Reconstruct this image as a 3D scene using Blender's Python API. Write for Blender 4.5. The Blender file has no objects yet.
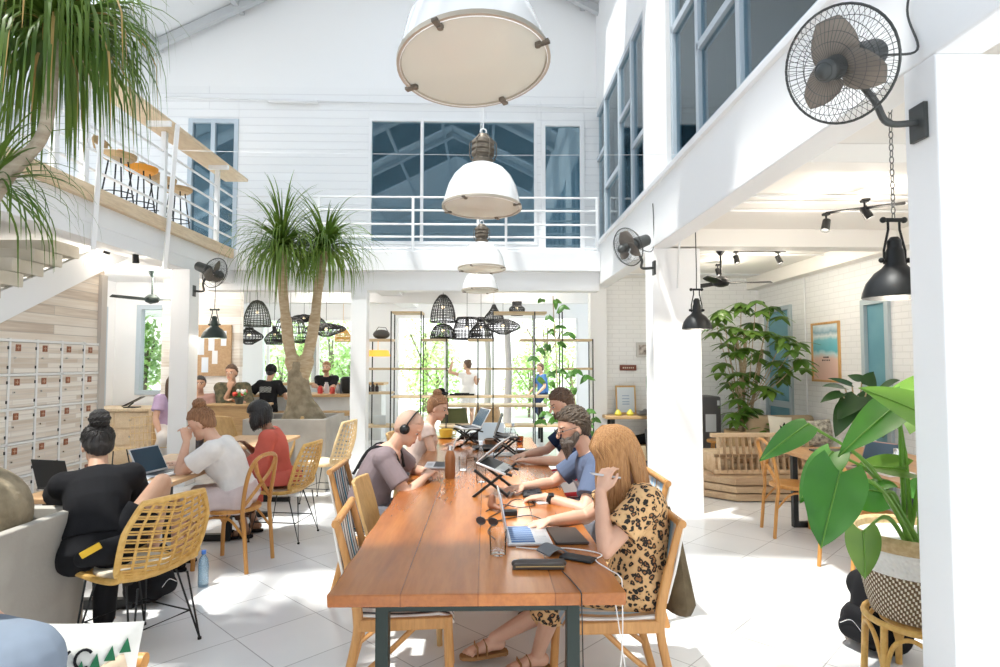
import bpy, bmesh, math, random
from math import sin, cos, pi, radians as R, sqrt, atan2
from mathutils import Vector as V, Matrix, Quaternion
random.seed(7)
scene = bpy.context.scene
COL = scene.collection
# ---------------------------------------------------------------- camera (one point perspective, slightly pitched up)
F_PX, CAM_H, PITCH, YAW = 605.0, 1.6, R(2.79), R(1.33)
_fw = V((sin(YAW)*cos(PITCH), cos(YAW)*cos(PITCH), sin(PITCH)))
_rt = V((cos(YAW), -sin(YAW), 0))
_up = _rt.cross(_fw)
CAM = V((0, 0, CAM_H))
def ray(px, py): return _fw + _rt*((px-500)/F_PX) + _up*((333.5-py)/F_PX)
def at(px, py, Y):
    d = ray(px, py); return CAM + d*(Y/d.y)
def atx(px, py, X):
    d = ray(px, py); return CAM + d*(X/d.x)
def flo(px, py, z=0.0):
    d = ray(px, py); return CAM + d*((z-CAM_H)/d.z)
cam_d = bpy.data.cameras.new('camera'); cam = bpy.data.objects.new('camera', cam_d); COL.objects.link(cam)
cam_d.sensor_width = 36; cam_d.lens = 36*F_PX/1000; cam_d.clip_end = 300
cam.location = CAM
cam.rotation_euler = Matrix((_rt, _up, -_fw)).transposed().to_euler()
scene.camera = cam
scene.view_settings.view_transform = 'Standard'; scene.view_settings.look = 'None'; scene.view_settings.gamma = 1
scene.view_settings.use_curve_mapping = False
# ---------------------------------------------------------------- materials
MATS = {}
def newmat(name):
    m = bpy.data.materials.new(name); m.use_nodes = True
    nt = m.node_tree; b = nt.nodes['Principled BSDF']
    MATS[name] = m
    return m, nt, b
def N(nt, t, **kw):
    n = nt.nodes.new(t)
    for k, v in kw.items():
        if k.startswith('i_'):
            key = k[2:].replace('_', ' ')
            n.inputs[int(key) if key.isdigit() else key].default_value = v
        else: setattr(n, k, v)
    return n
def L(nt, a, b): nt.links.new(a, b)
def c4(c): return (c[0], c[1], c[2], 1)
def ramp(nt, fac, stops, interp='LINEAR'):
    r = N(nt, 'ShaderNodeValToRGB'); r.color_ramp.interpolation = interp
    el = r.color_ramp.elements
    while len(el) < len(stops): el.new(0.5)
    for e, (p, c) in zip(el, stops): e.position = p; e.color = c4(c)
    L(nt, fac, r.inputs[0]); return r.outputs[0]
def coords(nt, scale=(1,1,1), rot=(0,0,0), kind='Object'):
    t = N(nt, 'ShaderNodeTexCoord'); mp = N(nt, 'ShaderNodeMapping')
    mp.inputs['Scale'].default_value = scale; mp.inputs['Rotation'].default_value = rot
    L(nt, t.outputs[kind], mp.inputs[0]); return mp.outputs[0]
def bump(nt, b, h, strength=.3, dist=.01):
    bn = N(nt, 'ShaderNodeBump'); bn.inputs['Strength'].default_value = strength; bn.inputs['Distance'].default_value = dist
    L(nt, h, bn.inputs['Height']); L(nt, bn.outputs[0], b.inputs['Normal'])
def mat(name, col, rough=.5, metal=0, col2=None, nscale=8, stretch=(1,1,1), bumps=0, bscale=None, spec=.5, sss=0, coat=0, emit=None, estr=1, sheen=0):
    if name in MATS: return MATS[name]
    m, nt, b = newmat(name)
    b.inputs['Base Color'].default_value = c4(col); b.inputs['Roughness'].default_value = rough
    b.inputs['Metallic'].default_value = metal; b.inputs['Specular IOR Level'].default_value = spec
    if coat: b.inputs['Coat Weight'].default_value = coat
    if sheen: b.inputs['Sheen Weight'].default_value = sheen
    if sss:
        b.inputs['Subsurface Weight'].default_value = sss; b.inputs['Subsurface Radius'].default_value = (.02, .008, .005); b.inputs['Subsurface Scale'].default_value = .5
    if col2 is not None or bumps:
        vec = coords(nt, stretch)
        nz = N(nt, 'ShaderNodeTexNoise'); nz.inputs['Scale'].default_value = nscale; nz.inputs['Detail'].default_value = 4
        L(nt, vec, nz.inputs['Vector'])
        if col2 is not None: L(nt, ramp(nt, nz.outputs[0], [(.35, col), (.65, col2)]), b.inputs['Base Color'])
        if bumps:
            h = nz.outputs[0]
            if bscale:
                n2 = N(nt, 'ShaderNodeTexNoise'); n2.inputs['Scale'].default_value = bscale; L(nt, vec, n2.inputs['Vector']); h = n2.outputs[0]
            bump(nt, b, h, bumps, .01)
    if emit is not None:
        b.inputs['Emission Color'].default_value = c4(emit); b.inputs['Emission Strength'].default_value = estr
    return m
def wood(name, c1, c2, axis='Y', scale=6, rough=.45, c3=None, coat=0, plank=None):
    """Grain along one axis; plank=(axis index across, width) adds boards of differing tone."""
    if name in MATS: return MATS[name]
    m, nt, b = newmat(name)
    st = {'X': (.12, 1, 1), 'Y': (1, .12, 1), 'Z': (1, 1, .12)}[axis]
    vec = coords(nt, st)
    nz = N(nt, 'ShaderNodeTexNoise'); nz.inputs['Scale'].default_value = scale*2.2; nz.inputs['Detail'].default_value = 6; nz.inputs['Distortion'].default_value = .6
    L(nt, vec, nz.inputs['Vector'])
    fine = N(nt, 'ShaderNodeTexNoise'); fine.inputs['Scale'].default_value = scale*18; fine.inputs['Detail'].default_value = 3
    L(nt, vec, fine.inputs['Vector'])
    base = ramp(nt, nz.outputs[0], [(.3, c1), (.7, c2)] if c3 is None else [(.25, c1), (.5, c2), (.75, c3)])
    mx = N(nt, 'ShaderNodeMix', data_type='RGBA', blend_type='MULTIPLY'); mx.inputs[0].default_value = .35
    L(nt, base, mx.inputs[6]); L(nt, ramp(nt, fine.outputs[0], [(.35, (.62, .55, .5)), (.6, (1, 1, 1))]), mx.inputs[7])
    out = mx.outputs[2]
    if plank:
        ax, wd = plank
        t = N(nt, 'ShaderNodeTexCoord'); sp = N(nt, 'ShaderNodeSeparateXYZ'); L(nt, t.outputs['Object'], sp.inputs[0])
        dv = N(nt, 'ShaderNodeMath', operation='DIVIDE'); dv.inputs[1].default_value = wd; L(nt, sp.outputs[ax], dv.inputs[0])
        fl = N(nt, 'ShaderNodeMath', operation='FLOOR'); L(nt, dv.outputs[0], fl.inputs[0])
        wn = N(nt, 'ShaderNodeTexWhiteNoise', noise_dimensions='1D'); L(nt, fl.outputs[0], wn.inputs['W'])
        m2 = N(nt, 'ShaderNodeMix', data_type='RGBA', blend_type='MULTIPLY'); m2.inputs[0].default_value = 1
        L(nt, out, m2.inputs[6]); L(nt, ramp(nt, wn.outputs[0], [(0, (.72, .66, .6)), (1, (1.05, 1.02, 1))]), m2.inputs[7])
        fr = N(nt, 'ShaderNodeMath', operation='FRACT'); L(nt, dv.outputs[0], fr.inputs[0])
        m3 = N(nt, 'ShaderNodeMix', data_type='RGBA', blend_type='MULTIPLY'); m3.inputs[0].default_value = 1
        L(nt, m2.outputs[2], m3.inputs[6]); L(nt, ramp(nt, fr.outputs[0], [(0, (.45, .38, .33)), (.025, (1, 1, 1))]), m3.inputs[7])
        out = m3.outputs[2]
    L(nt, out, b.inputs['Base Color']); b.inputs['Roughness'].default_value = rough
    if coat: b.inputs['Coat Weight'].default_value = coat; b.inputs['Coat Roughness'].default_value = .25
    bump(nt, b, fine.outputs[0], .03, .002)
    return m
def clear(name, tint=(1,1,1), gloss=.12, rough=.02, gtint=(1,1,1), frost=None, frost_amt=0, blend=.2):
    """thin pane: straight-through transmission plus a mirror share (by view angle)"""
    if name in MATS: return MATS[name]
    m = bpy.data.materials.new(name); m.use_nodes = True; nt = m.node_tree; nt.nodes.clear(); MATS[name] = m
    o = N(nt, 'ShaderNodeOutputMaterial'); t = N(nt, 'ShaderNodeBsdfTransparent'); t.inputs[0].default_value = c4(tint)
    g = N(nt, 'ShaderNodeBsdfGlossy'); g.inputs['Color'].default_value = c4(gtint); g.inputs['Roughness'].default_value = rough
    mx = N(nt, 'ShaderNodeMixShader'); fz = N(nt, 'ShaderNodeLayerWeight'); fz.inputs['Blend'].default_value = blend
    ml = N(nt, 'ShaderNodeMath', operation='ADD'); ml.inputs[1].default_value = gloss; ml.use_clamp = True
    L(nt, fz.outputs['Fresnel'], ml.inputs[0]); L(nt, ml.outputs[0], mx.inputs[0]); L(nt, t.outputs[0], mx.inputs[1]); L(nt, g.outputs[0], mx.inputs[2])
    res = mx.outputs[0]
    if frost is not None:
        d = N(nt, 'ShaderNodeBsdfDiffuse'); d.inputs[0].default_value = c4(frost); m2 = N(nt, 'ShaderNodeMixShader'); m2.inputs[0].default_value = frost_amt
        L(nt, res, m2.inputs[1]); L(nt, d.outputs[0], m2.inputs[2]); res = m2.outputs[0]
    L(nt, res, o.inputs[0]); return m
# ---------------------------------------------------------------- mesh builder
def rotm(r): return Matrix.Rotation(r[2], 3, 'Z') @ Matrix.Rotation(r[1], 3, 'Y') @ Matrix.Rotation(r[0], 3, 'X')
def frame(d):
    d = d.normalized(); a = V((0,0,1)) if abs(d.z) < .9 else V((1,0,0))
    u = d.cross(a).normalized(); return u, d.cross(u).normalized()
class MB:
    def __init__(s): s.v = []; s.f = []; s.m = []; s.mi = 0
    def add(s, vs, fs):
        o = len(s.v); s.v += [tuple(p) for p in vs]
        for f in fs: s.f.append([i+o for i in f]); s.m.append(s.mi)
        return s
    def box(s, c, d, rot=(0,0,0)):
        M = rotm(rot); c = V(c)
        vs = [c + M @ V((d[0]/2*x, d[1]/2*y, d[2]/2*z)) for x in (-1,1) for y in (-1,1) for z in (-1,1)]
        return s.add(vs, [(0,1,3,2),(4,6,7,5),(0,4,5,1),(2,3,7,6),(0,2,6,4),(1,5,7,3)])
    def bb(s, x0, x1, y0, y1, z0, z1):
        s.k = (getattr(s, 'k', -1)+1) % 9; e = s.k*.0005      # never two coplanar overlapping faces
        return s.box(((x0+x1)/2,(y0+y1)/2,(z0+z1)/2), (abs(x1-x0)-e,abs(y1-y0)-e,abs(z1-z0)-e))
    def rings(s, rs, close=True, caps=True):
        n = len(rs[0]); vs = [p for r in rs for p in r]; fs = []
        for i in range(len(rs)-1):
            for j in range(n if close else n-1):
                k = (j+1) % n; fs.append((i*n+j, i*n+k, (i+1)*n+k, (i+1)*n+j))
        if caps and close:
            fs.append(tuple(range(n))[::-1]); fs.append(tuple(range((len(rs)-1)*n, len(rs)*n)))
        return s.add(vs, fs)
    def cyl(s, a, b, r, r2=None, n=12):
        a, b = V(a), V(b); r2 = r if r2 is None else r2; u, w = frame(b-a)
        return s.rings([[p + (u*cos(2*pi*i/n) + w*sin(2*pi*i/n))*q for i in range(n)] for p, q in ((a, r), (b, r2))])
    def tube(s, pts, r, n=8, closed=False, flat=None, up=None):
        pts = [V(p) for p in pts]; N_ = len(pts); rs = []
        rad = r if isinstance(r, (list, tuple)) else [r]*N_
        prev = None
        for i, p in enumerate(pts):
            if closed: d = pts[(i+1) % N_] - pts[i-1]
            else: d = pts[min(i+1, N_-1)] - pts[max(i-1, 0)]
            if d.length < 1e-9: d = V((0,0,1))
            d.normalize()
            if up is not None: u = d.cross(V(up)); u = u.normalized() if u.length > 1e-6 else frame(d)[0]
            elif prev is None: u = frame(d)[0]
            else:
                u = prev - d*prev.dot(d); u = u.normalized() if u.length > 1e-6 else frame(d)[0]
            prev = u; w = d.cross(u)
            fx, fy = flat if flat else (1, 1)
            rs.append([p + u*(cos(2*pi*j/n)*rad[i]*fx) + w*(sin(2*pi*j/n)*rad[i]*fy) for j in range(n)])
        if closed: rs.append(rs[0]); return s.rings(rs, True, False)
        return s.rings(rs)
    def lathe(s, prof, c=(0,0,0), n=24, M=None, caps=False):
        c = V(c); M = M or Matrix.Identity(3)
        return s.rings([[c + M @ V((cos(2*pi*i/n)*r, sin(2*pi*i/n)*r, z)) for i in range(n)] for r, z in prof], True, caps)
    def ball(s, c, r, n=12, m=8, M=None):
        c = V(c); rr = V(r) if hasattr(r, '__len__') else V((r, r, r)); M = M or Matrix.Identity(3); vs = []; fs = []
        vs.append(c + M @ V((0,0,-rr.z)))
        for i in range(1, m):
            t = -pi/2 + pi*i/m
            for j in range(n): vs.append(c + M @ V((cos(t)*cos(2*pi*j/n)*rr.x, cos(t)*sin(2*pi*j/n)*rr.y, sin(t)*rr.z)))
        vs.append(c + M @ V((0,0,rr.z))); T = len(vs)-1
        for j in range(n):
            k = (j+1) % n; fs.append((0, 1+k, 1+j)); fs.append((T, T-n+j, T-n+k))
            for i in range(m-2): fs.append((1+i*n+j, 1+i*n+k, 1+(i+1)*n+k, 1+(i+1)*n+j))
        return s.add(vs, fs)
    def limb(s, a, b, r1, r2, n=12):
        a, b = V(a), V(b)
        if (b-a).length > 1e-5: s.cyl(a, b, r1, r2, n)
        s.ball(a, r1, n, 8); return s.ball(b, r2, n, 8)
    def prism(s, poly, h, M=None, c=(0,0,0)):
        """poly in local XY extruded along local Z from 0 to h"""
        M = M or Matrix.Identity(3); c = V(c); n = len(poly)
        vs = [c + M @ V((p[0], p[1], z)) for z in (0, h) for p in poly]
        return s.add(vs, [tuple(range(n))[::-1], tuple(range(n, 2*n))] + [(i, (i+1) % n, n+(i+1) % n, n+i) for i in range(n)])
    def mesh(s, name, mats, smooth=35):
        me = bpy.data.meshes.new(name); me.from_pydata(s.v, [], s.f)
        for m in (mats if isinstance(mats, (list, tuple)) else [mats]): me.materials.append(m)
        me.polygons.foreach_set('material_index', s.m)
        bm = bmesh.new(); bm.from_mesh(me)
        bmesh.ops.recalc_face_normals(bm, faces=bm.faces)
        if smooth:
            lim = R(smooth)
            for f in bm.faces: f.smooth = True
            for e in bm.edges:
                if len(e.link_faces) == 2 and e.calc_face_angle(0) > lim: e.smooth = False
        bm.to_mesh(me); bm.free(); return me
    def build(s, name, mats, parent=None, smooth=35, bevel=0, seg=2, remesh=0, relax=0, sub=0, solid=0):
        o = bpy.data.objects.new(name, s.mesh(name, mats, smooth)); COL.objects.link(o)
        if parent: o.parent = parent
        if remesh:
            md = o.modifiers.new('r', 'REMESH'); md.mode = 'VOXEL'; md.voxel_size = remesh; md.use_smooth_shade = True
        if relax:
            md = o.modifiers.new('s', 'SMOOTH'); md.factor = .5; md.iterations = relax
        if solid:
            md = o.modifiers.new('t', 'SOLIDIFY'); md.thickness = solid; md.offset = 0
        if bevel:
            md = o.modifiers.new('b', 'BEVEL'); md.width = bevel; md.segments = seg; md.limit_method = 'ANGLE'; md.angle_limit = R(40)
        if sub:
            md = o.modifiers.new('u', 'SUBSURF'); md.levels = sub; md.render_levels = sub
        return o
def bake(o):
    dg = bpy.context.evaluated_depsgraph_get(); me = bpy.data.meshes.new_from_object(o.evaluated_get(dg), depsgraph=dg)
    o.modifiers.clear(); old = o.data; o.data = me; bpy.data.meshes.remove(old); return o
def tag(o, label=None, cat=None, group=None, kind=None):
    if label: o['label'] = label
    if cat: o['category'] = cat
    if group: o['group'] = group
    if kind: o['kind'] = kind
    return o
def thing(name, label, cat, loc=(0,0,0), rz=0, group=None):
    o = bpy.data.objects.new(name, None); COL.objects.link(o); o.empty_display_size = .1
    o.location = loc; o.rotation_euler = (0, 0, rz)
    return tag(o, label, cat, group)
def struct(name, mb, m, **kw): return tag(mb.build(name, m, **kw), kind='structure')
def dup(root, loc, rz=None, label=None, scale=None):
    def cp(o, p):
        c = o.copy(); COL.objects.link(c)
        if p is not None: c.parent = p
        for ch in o.children: cp(ch, c)
        return c
    c = cp(root, None); c.location = loc
    if rz is not None: c.rotation_euler = (0, 0, rz)
    if label: c['label'] = label
    if scale: c.scale = (scale,)*3
    return c
def bez(p, n=12):
    """Catmull-Rom through points"""
    p = [V(q) for q in p]; out = []
    q = [p[0]*2-p[1]] + p + [p[-1]*2-p[-2]]
    for i in range(1, len(q)-2):
        for k in range(n):
            t = k/n; a, b, c, d = q[i-1:i+3]
            out.append(.5*((2*b) + (c-a)*t + (2*a-5*b+4*c-d)*t*t + (3*b-3*c+d-a)*t**3))
    out.append(p[-1]); return out
def holes_wall(mb, u0, u1, v0, v1, holes, put):
    """cells of a rectangle minus rectangular holes; put(u0,u1,v0,v1) adds one block"""
    us = sorted({u0, u1} | {x for h in holes for x in h[:2] if u0 < x < u1}); vs = sorted({v0, v1} | {x for h in holes for x in h[2:] if v0 < x < v1})
    for a, b in zip(us, us[1:]):
        run = None
        for c, d in zip(vs, vs[1:]):
            mu, mv = (a+b)/2, (c+d)/2
            if any(h[0] < mu < h[1] and h[2] < mv < h[3] for h in holes):
                if run: put(a, b, *run); run = None
            else: run = (run[0], d) if run else (c, d)
        if run: put(a, b, *run)
# ================================================================ materials
m, nt, b = newmat('white_paint'); b.inputs['Base Color'].default_value = (.86, .87, .88, 1); b.inputs['Roughness'].default_value = .55
nz = N(nt, 'ShaderNodeTexNoise'); nz.inputs['Scale'].default_value = 30; L(nt, coords(nt), nz.inputs[0]); bump(nt, b, nz.outputs[0], .06)
WHITE = m
WARMW = mat('warm_white_paint', (.87, .85, .81), .6)
def brickmat(name, col, mortar, plane='XZ', bw=.24, bh=.075, strength=.5, rough=.6):
    m, nt, b = newmat(name)
    t = N(nt, 'ShaderNodeTexCoord'); sp = N(nt, 'ShaderNodeSeparateXYZ'); cb = N(nt, 'ShaderNodeCombineXYZ'); L(nt, t.outputs['Object'], sp.inputs[0])
    L(nt, sp.outputs[0 if plane == 'XZ' else 1], cb.inputs[0]); L(nt, sp.outputs[2], cb.inputs[1])
    br = N(nt, 'ShaderNodeTexBrick'); L(nt, cb.outputs[0], br.inputs['Vector'])
    br.inputs['Scale'].default_value = 1; br.inputs['Brick Width'].default_value = bw; br.inputs['Row Height'].default_value = bh
    br.inputs['Mortar Size'].default_value = .006; br.inputs['Mortar Smooth'].default_value = .3
    br.inputs['Color1'].default_value = c4(col); br.inputs['Color2'].default_value = c4([x*.97 for x in col]); br.inputs['Mortar'].default_value = c4(mortar)
    L(nt, br.outputs['Color'], b.inputs['Base Color']); b.inputs['Roughness'].default_value = rough
    inv = N(nt, 'ShaderNodeMath', operation='SUBTRACT'); inv.inputs[0].default_value = 1; L(nt, br.outputs['Fac'], inv.inputs[1])
    bump(nt, b, inv.outputs[0], strength, .008); return m
BRICK_X = brickmat('painted_brick', (.85, .86, .86), (.74, .75, .75), 'XZ')
BRICK_Y = brickmat('painted_brick_side', (.85, .86, .86), (.74, .75, .75), 'YZ')
SHIP_X = brickmat('white_siding', (.86, .87, .88), (.74, .75, .77), 'XZ', 9.0, .13, .5)
def plankmat(name, stops, plane, bh, bw, mortar, rough=.7):
    m, nt, b = newmat(name)
    t = N(nt, 'ShaderNodeTexCoord'); sp = N(nt, 'ShaderNodeSeparateXYZ'); cb = N(nt, 'ShaderNodeCombineXYZ'); L(nt, t.outputs['Object'], sp.inputs[0])
    L(nt, sp.outputs[0 if plane == 'XZ' else 1], cb.inputs[0]); L(nt, sp.outputs[2], cb.inputs[1])
    br = N(nt, 'ShaderNodeTexBrick'); L(nt, cb.outputs[0], br.inputs['Vector'])
    br.inputs['Scale'].default_value = 1; br.inputs['Brick Width'].default_value = bw; br.inputs['Row Height'].default_value = bh
    br.inputs['Mortar Size'].default_value = .004; br.inputs['Color1'].default_value = (.12, .12, .12, 1); br.inputs['Color2'].default_value = (.88, .88, .88, 1); br.inputs['Mortar'].default_value = (.5, .5, .5, 1)
    mp = N(nt, 'ShaderNodeMapping'); mp.inputs['Scale'].default_value = (1.2, 26, 1); L(nt, cb.outputs[0], mp.inputs[0])
    nz = N(nt, 'ShaderNodeTexNoise'); nz.inputs['Scale'].default_value = 1.4; nz.inputs['Detail'].default_value = 7; L(nt, mp.outputs[0], nz.inputs[0])
    ad = N(nt, 'ShaderNodeMix', data_type='RGBA'); ad.inputs[0].default_value = .45; L(nt, nz.outputs[0], ad.inputs[6]); L(nt, br.outputs['Color'], ad.inputs[7])
    col = ramp(nt, ad.outputs[2], stops)
    mx = N(nt, 'ShaderNodeMix', data_type='RGBA'); L(nt, br.outputs['Fac'], mx.inputs[0]); L(nt, col, mx.inputs[6]); mx.inputs[7].default_value = c4(mortar)
    L(nt, mx.outputs[2], b.inputs['Base Color']); b.inputs['Roughness'].default_value = rough
    bump(nt, b, nz.outputs[0], .15, .004); return m
WHITEWASH = plankmat('whitewashed_boards', [(.28, (.52, .42, .33)), (.45, (.70, .61, .51)), (.66, (.80, .74, .66))], 'YZ', .1, 1.6, (.5, .44, .38))
WHITEWASH_X = plankmat('whitewashed_partition', [(.3, (.62, .54, .45)), (.5, (.8, .76, .7)), (.7, (.9, .88, .85))], 'XZ', .14, 1.9, (.66, .6, .54))
# floor: white polished tiles laid on the diagonal
m, nt, b = newmat('floor_tiles'); FLOOR = m
vec = coords(nt, (1,1,1), (0,0,R(45)))
br = N(nt, 'ShaderNodeTexBrick'); br.offset = 0; L(nt, vec, br.inputs['Vector'])
br.inputs['Scale'].default_value = 1; br.inputs['Brick Width'].default_value = .513; br.inputs['Row Height'].default_value = .513; br.inputs['Mortar Size'].default_value = .0032
br.inputs['Color1'].default_value = (.80, .80, .80, 1); br.inputs['Color2'].default_value = (.75, .755, .76, 1); br.inputs['Mortar'].default_value = (.42, .42, .42, 1)
nz = N(nt, 'ShaderNodeTexNoise'); nz.inputs['Scale'].default_value = 3; nz.inputs['Detail'].default_value = 5; L(nt, vec, nz.inputs[0])
mx = N(nt, 'ShaderNodeMix', data_type='RGBA', blend_type='MULTIPLY'); mx.inputs[0].default_value = .3
L(nt, br.outputs['Color'], mx.inputs[6]); L(nt, ramp(nt, nz.outputs[0], [(.3, (.85, .86, .87)), (.7, (1,1,1))]), mx.inputs[7])
L(nt, mx.outputs[2], b.inputs['Base Color']); b.inputs['Roughness'].default_value = .22
BLUEFR = mat('grey_blue_aluminium', (.50, .57, .63), .4, .2)
GLASS_T = clear('tinted_glass', (.55, .70, .76), .15, .02, (.78, .88, .93))
GLASS_C = clear('clear_glass', (.94, .97, .97), .04)
SKYGL = clear('rooflight_sheet', (.93, .95, .97), .02)
CONC = mat('grey_concrete', (.36, .33, .29), .75, 0, (.49, .46, .41), 2.2, bumps=.12, bscale=40)
TANSTEP = mat('beige_stone_tread', (.58, .53, .43), .6, 0, (.66, .61, .52), 4)
PINE = wood('light_pine', (.72, .55, .36), (.83, .68, .48), 'Y', 4, .5)
BLACKM = mat('black_metal', (.012, .013, .014), .45, .3)
DKGREEN = mat('dark_green_metal', (.035, .05, .045), .45, .3)
CHROME = mat('brushed_steel', (.62, .62, .62), .25, 1)
GALV = mat('painted_pipe', (.78, .79, .80), .4)
TEALP = mat('teal_paint', (.12, .30, .37), .45, 0, (.15, .34, .41), 3)

# ================================================================ shell
XR, ZB, ZS, YW = 1.8, 2.843, 3.5, 9.75
Y0 = -5.5  # hall carried on unseen behind the camera to lower the front light
struct('floor', MB().bb(-8.6, 6.2, Y0, 14.2, -.12, 0), FLOOR)
GROUND = mat('pale_paving', (.62, .61, .58), .8, 0, (.7, .69, .66), 3)
struct('exterior_ground', MB().bb(-30, 30, 14.2, 45, -.3, -.05), GROUND)
# right side: beam, upper window wall, lower room
q = MB(); q.bb(XR, XR+.2, Y0, 9.9, ZB, ZS)
struct('trim_1', q, WHITE, bevel=.01)
struct('trim_2', MB().bb(XR-.035, XR+.22, Y0, 9.72, ZS-.03, ZS+.03), WHITE, bevel=.008)     # sill ledge
struct('trim_3', MB().bb(XR, XR+.52, 6.46, 6.76, 0, ZB), WHITE, bevel=.006)           # middle column on the right
struct('trim_4', MB().bb(XR, XR+.9, 2.33, 2.515, 0, ZB), WHITE, bevel=.006)             # front column on the right
struct('trim_5', MB().bb(XR+.02, XR+.24, 5.97, 6.86, ZS+.03, 8.2), WHITE, bevel=.006)  # pier between the upper windows
struct('trim_6', MB().bb(XR+.02, XR+.24, Y0, 5.97, 5.78, 8.2), WHITE)                   # wall over right windows
struct('trim_7', MB().bb(XR+.02, XR+.24, 6.86, 9.9, 5.72, 8.2), WHITE)
def window_wall(name, x, ys, z0, z1, transoms, fw=.07):
    f = MB()
    for y in ys: f.bb(x-.03, x+.06, y-fw/2, y+fw/2, z0, z1)
    f.bb(x-.03, x+.06, ys[0], ys[-1], z0, z0+fw); f.bb(x-.03, x+.06, ys[0], ys[-1], z1-fw, z1)
    for (a, b_), zt in zip(zip(ys, ys[1:]), transoms):
        if zt: f.bb(x-.03, x+.06, min(a, b_), max(a, b_), zt-fw/2, zt+fw/2)
    o = struct(name, f, BLUEFR, bevel=.004)
    g = MB(); g.bb(x+.005, x+.015, min(ys)+.03, max(ys)-.03, z0+.03, z1-.03)
    gl = g.build('pane', GLASS_T, o, smooth=0); return o
yl = [atx(p, 150, XR).y for p in (642, 629.5, 617, 603, 594.5)]
window_wall('window_1', XR+.05, yl, ZS+.03, 5.72, [4.3, 4.93, 4.3, 4.93])
yr = [atx(p, 60, XR).y for p in (669, 694, 735)] + [3.05, 2.2, 1.35, .5]
window_wall('window_2', XR+.05, yr, ZS+.03, 5.78, [4.87, 4.33, 0, 4.6, 4.33, 0])
BACKRM = mat('upper_room_wall', (.62, .68, .72), .8)
q = MB(); q.bb(4.7, 4.8, Y0, 10.0, ZS, 5.9); q.bb(XR+.25, 4.8, Y0, 10.0, 3.4, 3.49); q.bb(XR+.2, 4.8, Y0, 10.0, 5.9, 6.0); q.bb(XR+.2, 4.8, 9.9, 10, ZS, 5.9)
struct('wall_upper_room', q, BACKRM)
LAMPW = mat('warm_bulb', (1, .9, .75), .4, emit=(1, .86, .65), estr=14)
for i, (y, x) in enumerate(((4.7, 2.7), (5.4, 3.5), (3.2, 3.0), (8.2, 2.7))):
    dl = MB().cyl((x, y, 5.875), (x, y, 5.9), .06, n=16).build('downlight', LAMPW)
    tag(dl, 'small round ceiling downlight behind the tinted upper windows', 'downlight', 'upper floor downlights')
# lower right room
holes = [(9.16, 10.02, -.1, 2.50), (6.9, 7.42, -.1, 2.38)]
q = MB(); holes_wall(q, 2.6, 10.42, 0, 3.3, holes, lambda a, b_, c, d: q.bb(4.7, 4.86, a, b_, c, d)); struct('wall_right', q, BRICK_Y)
q = MB(); q.bb(1.78, 4.86, 10.3, 10.46, 0, 3.3); struct('wall_back_right', q, BRICK_X)
struct('trim_8', MB().bb(1.76, 2.03, 10.12, 10.3, 0, ZB), WHITE, bevel=.005)
struct('ceiling_right', MB().bb(XR+.2, 4.86, Y0, 10.4, 3.06, 3.3), WARMW)
q = MB(); q.bb(XR+.2, 4.7, 6.46, 6.72, ZB+.02, 3.06); q.bb(XR+.2, 4.7, 3.9, 4.1, 2.93, 3.06); q.bb(4.5, 4.7, 2.5, 10.3, 2.86, 3.06)
struct('trim_9', q, WARMW, bevel=.006)
def door(name, y0, y1, ztop):
    f = MB(); x = 4.68
    f.bb(x-.02, x+.08, y0, y0+.07, 0, ztop); f.bb(x-.02, x+.08, y1-.07, y1, 0, ztop); f.bb(x-.02, x+.08, y0, y1, ztop-.07, ztop)
    o = struct(name, f, mat('grey_door_frame', (.42, .5, .53), .5), bevel=.004)
    d = MB(); d.bb(x+.03, x+.06, y0+.07, y1-.07, .0, ztop-.07); d.build('door_leaf', TEALP, o)
    d = MB(); d.bb(x, x+.035, y0+.07, y1-.07, .9, 1.0); d.build('rail', mat('grey_door_frame', (.42, .5, .53)), o, bevel=.004)
    h = MB(); h.cyl((x-.02, y1-.2, 1.02), (x+.03, y1-.2, 1.02), .012); h.cyl((x-.02, y1-.2, 1.02), (x-.02, y1-.32, 1.02), .01); h.build('handle', CHROME, o)
door('door_1', 9.16, 10.02, 2.5); door('door_2', 6.9, 7.42, 2.38)
# conduit pipes on the right ceiling and wall
def pipes(name, lines, r=.012, m=GALV):
    q = MB()
    for l in lines: q.tube(l, r, 8)
    return struct(name, q, m)
pipes('trim_10', [[(2.1, 5.6, 3.04), (4.4, 5.6, 3.04)], [(2.1, 5.1, 3.04), (4.0, 5.1, 3.04), (4.1, 5.0, 3.04)], [(2.1, 5.3, 3.04), (4.5, 5.3, 3.04)], [(4.68, 8.75, .3), (4.68, 8.75, 2.9)], [(2.1, 7.9, 3.04), (4.5, 7.9, 3.04)], [(2.05, 6.3, 2.95), (2.05, 6.4, 2.4)]])
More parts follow.
